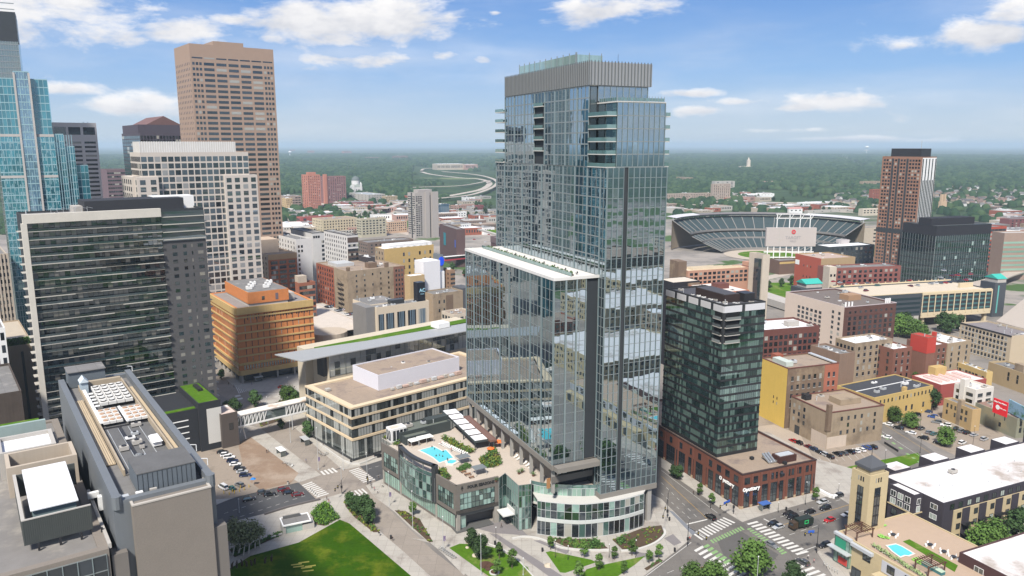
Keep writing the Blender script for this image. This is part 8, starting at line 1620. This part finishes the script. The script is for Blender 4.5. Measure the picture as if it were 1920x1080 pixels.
row_([(1478,965,'black','sedan'),(1486,972,'black','suv'),(1518,962,'black','sedan'),(1547,955,'black','suv'),(1542,943,'silver','sedan'),(1571,932,'dark grey','suv'),(1449,984,'black','sedan'),(1459,990,'silver','sedan'),(1555,977,'red','sedan'),(1588,967,'white','sedan')], 'listed of the cars on the wide street by the brick podium', 204)
car(1447,1024,-60,'grey','sedan','grey blue car crossing the middle of the big junction'); car(1505,1057,120,'dark grey','suv','dark hatchback waiting below the junction'); car(1546,1025,204,'black','suv','black suv beside the stone tower')
row_([(1487,828,'red','sedan'),(1497,832,'black','suv'),(1515,839,'dark red','sedan'),(1525,844,'navy','suv'),(1535,849,'black','sedan'),(1544,853,'silver','suv'),(1555,858,'black','suv'),(1570,853,'black','suv'),(1582,851,'dark grey','sedan'),(1594,849,'black','suv'),(1604,847,'white','sedan'),(1615,845,'white','sedan'),(1625,841,'blue','suv'),(1636,840,'black','suv')], 'from the left in the row by the tan warehouse', 112)
row_([(1703,776,'black','suv'),(1717,779,'black','suv'),(1731,765,'white','sedan'),(1739,773,'navy','sedan'),(1749,783,'blue','suv'),(1756,793,'grey','suv'),(1773,799,'white','suv'),(1767,738,'black','suv'),(1776,742,'black','sedan')], 'of the cars in the upper half of the right-hand lot', 150)
row_([(1684,792,'white','sedan'),(1696,796,'dark grey','sedan'),(1706,799,'silver','sedan'),(1716,803,'dark red','sedan'),(1727,805,'dark grey','suv'),(1742,812,'grey','sedan'),(1751,815,'teal','sedan'),(1784,826,'grey','suv'),(1804,832,'white','suv'),(1794,806,'black','suv'),(1803,810,'grey','suv'),(1813,813,'black','suv'),(1826,817,'silver','sedan'),(1845,825,'silver','suv')], 'of the cars in the lower half of the right-hand lot', 30)
row_([(1685,804,'black','suv'),(1708,813,'white','sedan'),(1731,823,'black','suv'),(1760,832,'black','suv'),(1665,797,'white','sedan'),(1662,821,'white','sedan'),(1665,784,'red','sedan')], 'of the cars on the street beside the right-hand lot', 138)
decks = [(1706,527),(1707,537),(1720,536),(1763,521),(1773,517),(1785,518),(1795,517),(1769,508),(1799,510),(1745,533),(1754,532),(1763,532),(1772,531),(1780,530),(1788,529),(1795,528),(1803,527),(1810,526),(1817,525),(1780,525),(1644,536),(1667,533),(1769,526),(1820,515),(1563,529),(1598,535),(1567,538),(1579,539),(1586,537),(1626,532),(1614,540),(1624,546),(1647,536),(1575,531),(1592,531),(1606,534)]
for i, (x, y) in enumerate(decks): c_ = rr.choice(['black','white','silver','dark grey','grey','red','navy','teal','dark red']); car(x, y, 108 if i < 20 else 30, c_, rr.choice(['sedan','suv']), f'{c_} car parked on the '+('right' if i < 24 else 'left')+' half of the tan garage deck', 'cars on the garage deck', ga.zt-.78, False)
for i in range(34):
    a, j = i % 12, i//12; p = PRK.C0+PRK.u*(3+PRK.W*.8*a/12)+PRK.v*(PRK.D*(.35+.22*j)); c_ = rr.choice(['black','white','silver','dark grey','grey','red','navy']); q_ = (p.x, p.y); k = ('sedan', False)
    f = p.y*cC-(PRK.zt-.5-CAMH)*cS; px = 960+FPX*p.x/f; py = 540-FPX*(p.y*cS+(PRK.zt-.5-CAMH)*cC)/f; car(px, py, 127, c_, 'sedan', f'{c_} car on the roof of the round ended parking ramp', 'cars on the round ended ramp', PRK.zt-.18, False)
for k in range(70):
    z = [(700,800,388,402), (860,925,440,520), (545,580,400,436), (830,930,398,412)][k % 4]; x, y = rr.uniform(z[0], z[1]), rr.uniform(z[2], z[3]); c_ = rr.choice(['black','white','silver','grey','red']); car(x, y, rr.choice([38, 128]), c_, 'sedan', f'tiny {c_} car '+['in the lots behind the cream blocks','on the street left of the glass wing','on the avenue below the salmon tower','beside the arena'][k % 4], 'distant cars', .08, False)
for k_, T in CARS.items():
    if k_ not in used: [D_.objects.remove(c) for c in list(T.children)]; D_.objects.remove(T)
# refuse truck
tk = thing('refuse_truck', 'dark refuse truck with a green logo waiting at the crosswalk', 'truck', G(1497,990,.02), R(24)); rg_ = mat('truck_dark_green', (.02,.03,.025), rough=.4); q = MB(); q.box(-1, 5.2, -1.25, 1.25, .9, 3.5); q.box(5.2, 5.6, -1.2, 1.2, 1.2, 3.1); q.build('hopper', rg_, tk); q = MB(); q.prism([(-3.6,-1.2),(-1.3,-1.2),(-1.3,1.2),(-3.6,1.2)], .8, 2.9, top=[(-3.3,-1.1),(-1.3,-1.1),(-1.3,1.1),(-3.3,1.1)]); q.build('cab', mat('truck_brown', (.06,.04,.025), rough=.4), tk); q = MB(); q.box(-3.55,-3.42,-1,1,1.8,2.7); q.build('windscreen', darkgl, tk)
for x in (-2.8, 1.6, 3.2):
    for y in (-1.1, 1.1): q = MB(); n_ = 12; q.add([(x+.5*math.cos(6.283*i/n_), y-.15, .5+.5*math.sin(6.283*i/n_)) for i in range(n_)]+[(x+.5*math.cos(6.283*i/n_), y+.15, .5+.5*math.sin(6.283*i/n_)) for i in range(n_)], [tuple(range(n_)), tuple(range(n_, 2*n_))[::-1]]+[(i,n_+i,n_+(i+1)%n_,(i+1)%n_) for i in range(n_)]); q.build('wheel', MATS['tyre_rubber'], tk)
q = MB(); [q.box(*v) for v in ((1.4,3.2,-1.3,-1.25,1.7,1.95),(1.4,3.2,-1.3,-1.25,2.75,3),(1.4,1.65,-1.3,-1.25,1.95,2.75),(2.95,3.2,-1.3,-1.25,1.95,2.75))]; q.build('logo', mat('logo_green', (.03,.5,.15)), tk)
# ------------------------------------------------------------- people
def mkperson(pose):
    J = {'pel': (0,0,.95), 'che': (0,.0,1.32), 'nek': (0,0,1.48), 'hd': (0,.02,1.58), 'top': (0,.02,1.72)}
    st = .28 if pose else .06; E_ = [('pel','che'),('che','nek'),('nek','hd'),('hd','top')]; rd = {'pel': .15, 'che': .17, 'nek': .065, 'hd': .095, 'top': .08}
    for s_ in (-1, 1):
        n_ = str(s_); J.update({'h'+n_: (s_*.1,0,.88), 'k'+n_: (s_*.11,st*s_*.6,.5), 'a'+n_: (s_*.11,st*s_,.09), 't'+n_: (s_*.12,st*s_+.16,.04), 's'+n_: (s_*.19,0,1.40), 'e'+n_: (s_*.25,-st*s_*.4,1.13), 'w'+n_: (s_*.25,-st*s_*.9+.08,.90), 'f'+n_: (s_*.25,-st*s_+.1,.80)})
        E_ += [('pel','h'+n_),('h'+n_,'k'+n_),('k'+n_,'a'+n_),('a'+n_,'t'+n_),('che','s'+n_),('s'+n_,'e'+n_),('e'+n_,'w'+n_),('w'+n_,'f'+n_)]; rd.update({'h'+n_: .10, 'k'+n_: .065, 'a'+n_: .045, 't'+n_: .035, 's'+n_: .07, 'e'+n_: .045, 'w'+n_: .032, 'f'+n_: .03})
    ks = list(J); me = D_.meshes.new('sk'); me.from_pydata([J[k] for k in ks], [(ks.index(a), ks.index(b_)) for a, b_ in E_], []); o = D_.objects.new('sk', me); col.objects.link(o)
    md = o.modifiers.new('s', 'SKIN'); o.modifiers.new('u', 'SUBSURF').levels = 1
    for i, k in enumerate(ks): sv_ = me.skin_vertices[0].data[i]; sv_.radius = (rd[k], rd[k]*.8); sv_.use_root = (k == 'pel')
    dg = bpy.context.evaluated_depsgraph_get(); dg.update(); out = D_.meshes.new_from_object(o.evaluated_get(dg)); D_.objects.remove(o); out.materials.clear()
    for m_ in (mat('skin_tone', (.38,.22,.15)), mat('shirt_base', (.3,.3,.3)), mat('trouser_base', (.05,.05,.06)), black): out.materials.append(m_)
    for p in out.polygons: c = p.center; p.material_index = 3 if c.z < .09 else 2 if c.z < .93 and abs(c.x) < .2 else 1 if c.z < 1.46 and c.z > 1.0 else 0
    o = link('person', out); q = MB()
    for k in range(4): a, b_ = k*math.pi/8, (k+1)*math.pi/8; q.cyl(0, .0, 1.63+.12*math.sin(a), 1.63+.12*math.sin(b_), .105*math.cos(a), max(.01, .105*math.cos(b_)), n=8)
    q.build('hair', mat('hair_dark', (.03,.02,.015)), o); return o
PE = [mkperson(0), mkperson(1)]; cloth = {k: mat('cloth_'+k, v) for k, v in {'white': (.6,.6,.6), 'black': (.02,.02,.02), 'red': (.4,.03,.03), 'blue': (.04,.08,.3), 'grey': (.2,.2,.2), 'pink': (.5,.25,.25)}.items()}; pu = set()
def person(px, py, i, shirt, lb, z=.13, rz=None, grp=None):
    p = G(px, py, z); T = PE[i]; o = T if i not in pu else copy_tree(T, p); pu.add(i); o.location = p; o.rotation_euler = (0, 0, rr.uniform(0, 6.28) if rz is None else rz); o['label'] = lb; o['category'] = 'person'
    if grp: o['group'] = grp
    elif 'group' in o: del o['group']
    o.material_slots[1].link = 'OBJECT'; o.material_slots[1].material = cloth[shirt]
for a in [(710,899,0,'black','person in black standing at the right crosswalk of the left junction'),(717,914,1,'white','person in white walking past the podium windows'),(697,916,0,'grey','person in grey, left of the group near the podium corner'),(702,920,1,'pink','person in pink in the group near the podium corner'),(708,925,1,'white','person in white in front of the group near the podium corner'),(613,938,1,'black','person in black walking on the park corner'),(617,944,1,'red','person in red walking on the park corner'),(500,850,0,'black','person in black, left of the pair on the transit pavement'),(503,848,1,'grey','person in grey, right of the pair on the transit pavement'),(606,838,1,'black','person in black striding along the library wall'),(574,867,0,'blue','person in blue at the kerb near the bus shelter'),(736,1014,0,'black','person in black alone at the edge of the curved street'),(940,990,1,'black','person in black in front of the hotel entrance'),(1293,1014,0,'red','person in red waiting at the traffic signal'),(1515,1048,1,'white','person in white at the corner below the junction'),(1526,1056,1,'pink','person in pink near the bicycle stands'),(429,722,0,'black','person in black at the far left crossing'),(439,727,0,'grey','person in grey at the far left crossing'),(472,722,1,'blue','person in blue in front of the orange office columns'),(697,808,0,'red','person in red at the library plinth'),(1300,928,1,'black','person in black on the pavement along the brick podium'),(1496,957,0,'grey','person in grey on the pavement by the lamp post')]: person(*a)
for a in [(827,835,1,'pink','person in pink standing between the loungers and the pool'),(846,847,0,'red','person in red at the pool edge near the loungers'),(839,866,0,'black','person in black beside the hot tub'),(865,853,0,'black','person in black at the end of the lounger row'),(789,829,0,'white','person in white at the middle cabana')]: person(*a, z=Z1)
for i, (x, y) in enumerate([(810,843),(815,847),(831,852),(818,860),(824,859),(830,861)]): person(x, y, 0, 'black', 'swimmer standing in the turquoise roof pool', Z1-.95, grp='swimmers in the roof pool')
# ------------------------------------------------------------- street furniture
def pole(px, py, top, lb, m=steel, r_=.11, arm=None, banner=None, name='street_lamp', cat='street lamp'):
    b_ = G(px, py, 0); h = ztop((px, top), (px, py)); o = thing(name, lb, cat, (b_.x, b_.y, .1)); q = MB(); q.cyl(0,0,0,h,r_,r_*.6,n=8); q.cyl(0,0,0,.5,r_*2,r_*1.6,n=8); q.build('post', m, o)
    if arm: q = MB(); q.bar((0,0,h-.2), (arm[0], arm[1], h+.3), .06, 6); q.build('arm', m, o); q = MB(); q.box(arm[0]-.35, arm[0]+.35, arm[1]-.15, arm[1]+.15, h+.2, h+.35); q.build('lamp_head', m, o)
    else: q = MB(); q.cyl(0,0,h,h+.25,.16,.2,n=8); q.build('lamp_head', white, o)
    if banner: q = MB(); q.box(.15,.85,-.03,.03,3.6,5.4); q.build('banner', banner, o)
bn = mat('banner_print', (.10,.07,.16), c2=(.4,.35,.4), c2amt=.5, c2scale=1.5)
for a in [(597,881,803,'tall grey lamp pole on the library side of the upper crosswalk'),(644,882,845,'signal pole at the library corner of the left junction'),(641,925,877,'lamp pole on the park corner of the left junction'),(689,907,850,'tall lamp pole beside the right crosswalk'),(730,949,885,'lamp pole with a banner by the podium windows'),(774,992,922,'lamp pole at the edge of the brown bed'),(831,1034,970,'lamp pole above the parked bicycles'),(449,962,937,'lamp pole on the left park edge'),(503,800,745,'lamp pole beside the garden above the skyway'),(545,830,790,'lamp pole in front of the skyway'),(902,1079,1003,'white light mast in the pebble garden'),(981,1079,1048,'white light mast on the oval lawn'),(1418,1110,1045,'light pole among the bottom trees')]: pole(*a, banner=bn if '(730' in str(a[0]) or a[0] in (730, 831, 597) else None)
for a in [(1459,961,943,'black lamp post outside the corner shop'),(1510,946,905,'black lamp post at the right end of the brick podium'),(1572,925,908,'black lamp post by the empty lot'),(1332,953,938,'black lamp post near the corner trees'),(1655,910,845,'tall dark pole at the end of the cycle lane'),(1725,850,815,'wooden pole in front of the car lot'),(1823,843,800,'dark lamp post at the right end of the lot'),(1041,1046,1014,'black lamp post in front of the seat wall'),(1142,1046,1022,'black lamp post between the two planted beds'),(1192,1046,1014,'black lamp post beside the mulch bed'),(930,1024,990,'black lamp post near the entrance canopy'),(1065,1050,1025,'black lamp post on the triangular lawn'),(1725,800,770,'thin lamp post among the cars'),(540,728,708,'dark lamp post near the red car')]: pole(*a, m=black, r_=.08)
def signal(px, py, top, ex, ey, lb, sign=False):
    b_ = G(px, py, 0); h = ztop((px, top), (px, py)); o = thing('traffic_signal', lb, 'traffic signal', (b_.x, b_.y, .1)); e = G(ex, ey, h*.8); q = MB(); q.cyl(0,0,0,h,.13,.09,n=8); q.bar((0,0,h*.8), (e.x-b_.x, e.y-b_.y, h*.8), .08, 6); q.bar((0,0,h-.1),(.8,1.5,h+.4),.05); q.build('post', black, o)
    for t_ in (.55, .98): x, y = (e.x-b_.x)*t_, (e.y-b_.y)*t_; q = MB(); q.box(x-.2,x+.2,y-.2,y+.2,h*.8-.8,h*.8+.4); q.cyl(x,y-.22,h*.8,h*.8+.2,.1,n=6,mi=1); q.build('signal_head', [black, MATS['bright_yellow']], o)
    q = MB(); q.box(-.35,.35,-.2,.2,2.2,3.2); q.build('signal_head', black, o)
    if sign: a, c = (e.x-b_.x)*.3, (e.y-b_.y)*.3; d, f = (e.x-b_.x)*.75, (e.y-b_.y)*.75; q = MB(); q.add([(a,c-.1,h*.8+.15),(d,f-.1,h*.8+.15),(d,f-.1,h*.8+.95),(a,c-.1,h*.8+.95),(a,c+.1,h*.8+.15),(d,f+.1,h*.8+.15),(d,f+.1,h*.8+.95),(a,c+.1,h*.8+.95)], [(0,1,2,3),(7,6,5,4),(3,2,6,7),(0,4,5,1)]); q.build('street_sign', mat('sign_blue', (.03,.10,.42)), o)
signal(1289,1025,980,1325,1009,'traffic signal arm over the left crosswalk of the big junction'); signal(1531,1037,990,1509,1001,'traffic signal with a blue street sign by the stone tower',True); signal(1375,964,932,1350,950,'traffic signal with a blue street sign at the shop corner',True); signal(1251,972,925,1243,969,'double signal mast with yellow heads beside the tower')
signal(641,926,900,628,918,'traffic signal on the park side of the left junction'); signal(689,908,890,690,900,'traffic signal at the right crosswalk of the left junction')
def shelter(px, py, lb, m_, rz, L_=5, W_=2.2):
    o = thing('bus_shelter', lb, 'shelter', G(px, py, .13), R(rz)); q = MB(); q.box(-L_/2-.3,L_/2+.3,-W_/2-.3,W_/2+.3,2.6,2.8); q.build('roof', m_, o); q = MB(); q.box(-L_/2,L_/2,W_/2-.05,W_/2,.2,2.5); q.box(-L_/2,-L_/2+.05,-W_/2,W_/2,.2,2.5); q.box(L_/2-.05,L_/2,-W_/2,W_/2,.2,2.5); q.build('glass_wall', MATS['bridge_glass'], o)
    for x in (-L_/2, L_/2-.12):
        for y in (-W_/2, W_/2-.12): q = MB(); q.box(x,x+.12,y,y+.12,0,2.6); q.build('post', steel, o)
    q = MB(); q.box(-L_/2+.4,L_/2-.4,W_/2-.6,W_/2-.2,.42,.5); q.build('bench', steel, o)
shelter(527,853,'white roofed tram shelter on the transit pavement',white,-52); shelter(572,832,'grey tram shelter beside the bright tree',steel,-52); shelter(1433,956,'silver shelter with a blue roof edge at the shop corner',mat('shelter_blue', (.05,.12,.35)),24,3.5,2); shelter(485,715,'small shelter in front of the orange office',steel,35,4,2)
pv = bld('park_pavilion', 'small glass park pavilion with a flat grey roof at the lawn edge', 'pavilion', (530,986), 524, 584, 3.6, 26, white, roofgrey, par=.25, zb=3.1); part(pv, 'glass_wall', podgl, [(1, pv.W-3, .8, pv.D-1, .1, 3.1)]); part(pv, 'stone_end', concrete, [(0, 1, .4, pv.D-.4, 0, 3.1)]); part(pv, 'roof_box', mat('roof_box_dark', (.1,.1,.1)), [(1, pv.W*.7, pv.D-1.2, pv.D-.6, 3.4, 4.3)]); part(pv, 'side_wing', concrete, [(pv.W-3, pv.W+1, .6, pv.D-1, 0, 2.2)])
bed('large bright hedge mass at the right of the park pavilion', [(584,962),(598,948),(612,944),(636,972),(608,986),(590,983)], .14, 1.6, 260, 1.1, [mat('bright_hedge', (.10,.20,.02), var=.3, scale=1.), bushm], rim=False); bed('dark shrub bed under the birches', [(430,1030),(470,1022),(520,1000),(535,1000),(490,1020),(440,1045)], .14, 1.0, 120, 1.0, [bushm], rim=False)
bed('green planted bed along the curved glass, left of the path', [(1025,1008),(1060,1010),(1120,1012),(1140,1028),(1100,1031),(1060,1025)], .14, .6, 110, .8, [mat('bed_green', (.10,.17,.03), var=.3, scale=1.), bushm], rim=False); bed('brown mulch bed with a lime shrub patch inside the curved wall', [(1148,1012),(1205,990),(1240,985),(1246,1000),(1232,1016),(1200,1028),(1168,1031)], .145, .35, 40, .7, [yel, bushm], rim=False)
bed('long brown bed with shrubs in the curved pavement', [(740,957),(760,958),(788,975),(812,1016),(805,1017),(775,990)], .14, .4, 40, .8, [bushm, yel], rim=False); bed('median bed around the dark trees', [(645,938),(660,936),(690,965),(705,990),(712,998),(700,998),(665,970),(648,950)], .14, .7, 90, .8, [bushm, yel], rim=False)
bed('garden strip beside the library and the street', [(470,770),(500,762),(540,745),(560,760),(520,790),(490,800)], .14, .8, 90, 1.1, [bushm, yel], rim=False); bed('brown planting strip at the kerb of the plaza', [(1208,1066),(1238,1048),(1243,1051),(1213,1070)], .15, .3, 10, .5, [bushm], rim=False)
bed('small round shrub in front of the curved glass', [(1105,1022),(1118,1018),(1122,1026),(1110,1030)], .15, 2.4, 34, 1.4, [bushm], rim=False); bed('round green shrub in the mulch bed', [(1158,1014),(1170,1012),(1172,1020),(1160,1022)], .15, 2.0, 26, 1.2, [bushm], rim=False)
def wallrun(name, lb, px, h, wd, m_=None):
    pts = spline([G(x, y).xy for x, y in px], 4); q = MB()
    for i in range(len(pts)-1): d = (pts[i+1]-pts[i]).normalized(); s_ = Vector((-d.y, d.x))*wd/2; q.prism([(pts[i]+s_), (pts[i]-s_), (pts[i+1]-s_), (pts[i+1]+s_)], .1, h+.0005*i)
    return tag(q.build(name, m_ or slabm), lb, 'wall')
wallrun('seat_wall', 'long curved pale seat wall left of the path to the glass door', [(960,1012),(985,1008),(1015,1013),(1050,1028),(1090,1033),(1142,1034)], .6, .7); wallrun('seat_wall', 'curved pale seat wall around the mulch bed', [(1164,1035),(1195,1032),(1228,1020),(1246,1004),(1244,992)], .6, .8)
wallrun('garden_wall', 'low stone wall under the birches', [(445,1036),(485,1015)], .7, .5); wallrun('garden_wall', 'short low stone wall left of the pavilion', [(508,1010),(536,1000)], .7, .5); wallrun('garden_wall', 'dark low wall along the street above the pavilion', [(496,966),(545,951),(600,938)], .8, .6, mat('dark_wall_stone', (.12,.11,.11))); wallrun('library_wall', 'pale low wall in front of the library corner', [(600,835),(660,872),(717,855)], .9, .5); wallrun('kerb_wall', 'pale edge of the oval lawn', [(915,1020),(945,1032),(970,1050),(1000,1082)], .3, .4)
wallrun('lot_wall', 'pale low wall behind the empty lot by the brick podium', [(1535,922),(1560,934),(1575,930)], 1.2, 1.2, white)
bol = mat('boulder_stone', (.46,.40,.31), var=.15)
for (x, y, s_, l) in ((891,1042,1.3,'big pale boulder in the pebble garden'),(1027,1061,1.5,'white boulder on the flagstone path'),(876,1027,.8,'small boulder under the dark tree')):
    o = thing('boulder', l, 'boulder', G(x, y, .13)); m = bmesh.new(); bmesh.ops.create_icosphere(m, subdivisions=2, radius=s_)
    for v_ in m.verts: v_.co = v_.co*(.8+.35*mn.noise(v_.co*1.3)); v_.co.z = max(0, v_.co.z*.8)
    me = D_.meshes.new('stone'); m.to_mesh(me); m.free(); me.materials.append(bol); link('stone', me, o)
for (x, y, r_, l) in ((927,1074,1.6,'pale ring planter in the pebble garden'),(911,1060,2.0,'large brown tree ring in the pebble garden'),(927,1059,.8,'small dark shrub ring right of the large one'),(915,1068,.8,'small dark shrub ring in front of the large one')): o = thing('ring_planter', l, 'planter', G(x, y, .13)); q = MB(); q.cyl(0,0,0,.35,r_,n=14); q.build('rim', slabm if 'pale' in l else mulch, o); q = MB(); q.cyl(0,0,.36,.4,r_*.75,n=14); q.build('soil', mulch, o)
bk = thing('bicycle', 'shared bicycle in the stand below the banner pole', 'bicycle', G(826,1030,.13), .4, 'bicycles in the stand by the curved street')
for x in (-.5, .5):
    q = MB(); [q.bar((x+.33*math.cos(i*.785), 0, .34+.33*math.sin(i*.785)), (x+.33*math.cos((i+1)*.785), 0, .34+.33*math.sin((i+1)*.785)), .035) for i in range(8)]; q.build('wheel', black, bk)
q = MB(); [q.bar(a, c, .04) for a, c in (((-.5,0,.34),(-.1,0,.85)),((-.1,0,.85),(.4,0,.9)),((.5,0,.34),(.4,0,1.0)),((-.5,0,.34),(0,0,.3)),((0,0,.3),(.4,0,.85)),((.3,-.25,1.0),(.4,.25,1.0)))]; q.build('frame', steel, bk); q = MB(); q.box(-.25,0,-.08,.08,.88,.94); q.build('saddle', black, bk)
for i in range(1, 9): copy_tree(bk, G(826+i*3.2, 1030+i*2.2, .13), .4)
for i in range(6): copy_tree(bk, G(1545+i*5, 1060+i*3, .13), 1.2, label='bicycle in the stands at the retail corner', group='bicycles at the retail corner')
for i, (x, y) in enumerate([(534,870),(541,873),(548,875),(600,852),(606,855),(612,853)]): copy_tree(bk, G(x, y, .13), .8*i, 1.3, 'bicycle parked on the transit pavement', 'bicycles on the transit pavement')
for i, (x, y, l) in enumerate([(1017,1034,'dark litter bin near the small conical tree'),(1126,1049,'dark litter bin in front of the planted bed'),(1265,1034,'dark cabinet beside the kerb near the signal'),(1255,976,'dark litter bin behind the signal mast'),(1474,957,'dark litter bin outside the corner shop'),(733,1010,'dark bollard at the curved street'),(711,1005,'round stone litter bin on the park path'),(928,1021,'dark litter bin by the entrance lamp'),(658,867,'dark litter bin at the library corner'),(540,908,'pale utility cabinet at the lot corner')]):
    o = thing('litter_bin' if 'bin' in l else 'street_cabinet', l, 'litter bin' if 'bin' in l else 'street cabinet', G(x, y, .13)); q = MB(); q.cyl(0,0,0,1.15,.32,.36,n=10); q.build('body', concrete if 'pale' in l or 'stone' in l else black, o); q = MB(); q.cyl(0,0,1.16,1.3,.38,.3,n=10); q.build('lid', black, o)
for i, (x, y) in enumerate([(420,926),(430,928),(440,925),(449,922),(458,919),(467,914),(436,923),(451,915)]): o = thing('bollard', 'short yellow post around the cars at the gravel lot edge', 'bollard', G(x, y, .13), 0, 'yellow posts at the gravel lot'); q = MB(); q.cyl(0,0,0,1.2,.14,n=8); q.build('post', mat('post_yellow', (.6,.4,.03)), o)
o = thing('parking_sign', 'small blue umbrella-like sign beside the gravel lot', 'sign', G(475,910,.13)); q = MB(); q.cyl(0,0,0,2.6,.06,n=6); q.build('post', steel, o); q = MB(); q.prism([(-1,-.8),(1,-.8),(1,.8),(-1,.8)], 2.6, 3.2, top=[(-.2,-.2),(.2,-.2),(.2,.2),(-.2,.2)]); q.build('blue_top', mat('sign_sky_blue', (.02,.18,.5)), o)
for i, (x, y) in enumerate([(435,1066),(444,1064),(454,1061),(463,1062),(472,1060),(478,1057),(497,1056),(509,1052)]): o = thing('lawn_sculpture', 'dark metal figure standing in the cluster on the lawn', 'sculpture', G(x, y, .16), i, 'dark figures on the lawn'); q = MB(); q.bar((0,0,0),(.1,0,1.5),.25,6,r2=.4); q.bar((.1,0,1.5),(.5,.3,2.2),.3,6,r2=.1); q.build('figure', mat('bronze_dark', (.07,.05,.035)), o)
q = MB()
for (x, y, l_) in ((556,1060,1),(570,1056,1),(575,1066,1),(582,1063,1),(578,1072,1),(560,1064,1)): p = G(x, y); q.flat([(p.x-1.6,p.y-.5),(p.x+1.6,p.y+.3),(p.x+1.4,p.y+1),(p.x-1.8,p.y+.2)], .185)
struct('worn_turf', q, mat('worn_turf_yellow', (.36,.33,.07), var=.2, scale=1.))
wallrun('fence', 'dark low fence along the edge of the empty lot', [(1658,832),(1684,848)], 1.1, .15, black)
# plain blocks added out of view to give the tower's glass something to mirror
for i, (x, y, W_, Dp, h_, k) in enumerate([(185,95,70,60,14,0),(205,15,60,45,12,1),(290,95,60,50,16,2),(300,20,70,60,15,0),(390,80,60,50,20,3),(385,-20,80,60,18,0),(480,10,70,60,24,2),(470,-110,80,70,22,4),(560,-60,80,60,30,3),(240,-70,60,50,14,4),(340,-120,90,60,16,0),(620,60,70,60,28,4)]):
    x0 = B(); x0.root = thing('riverside_block', ['white roofed','brick','tan brick','cream','brown'][k]+' block beyond the right edge, seen only mirrored in the glass tower', 'building', (x, y, 0), R(24), 'blocks mirrored in the tower glass'); x0.W = W_; x0.D = Dp; x0.zt = h_; x0.n = 0
    shell(x0, 0, W_, 0, Dp, 0, h_, [stn, brickred, tanb, cream, brown][k], [rw, rooftan, roofwhite, roofgrey, rooftan][k]); win(x0, 'B', .03, .97, 1, h_-1, int(W_/4), max(2, int(h_/4)), 1.8, 2, y=Dp, lim=0); win(x0, 'L', .03, .97, 1, h_-1, int(Dp/4), max(2, int(h_/4)), 1.8, 2, lim=0)
# ------------------------------------------------------------- haze
hz = MB(); S_ = 112000; hz.box(-S_, S_, -S_, S_, -1.5, 225); m = D_.materials.new('haze_air'); m.use_nodes = True; t = m.node_tree; t.nodes.clear(); o_ = t.nodes.new('ShaderNodeOutputMaterial'); pvn = t.nodes.new('ShaderNodeVolumePrincipled'); pvn.inputs['Color'].default_value = (.68,.84,1.0,1); pvn.inputs['Density'].default_value = 7e-5; pvn.inputs['Anisotropy'].default_value = .1; t.links.new(pvn.outputs[0], o_.inputs['Volume'])
hzo = hz.build('haze', m); tag(hzo, 'thin blue summer haze over the city', 'haze', kind='stuff')
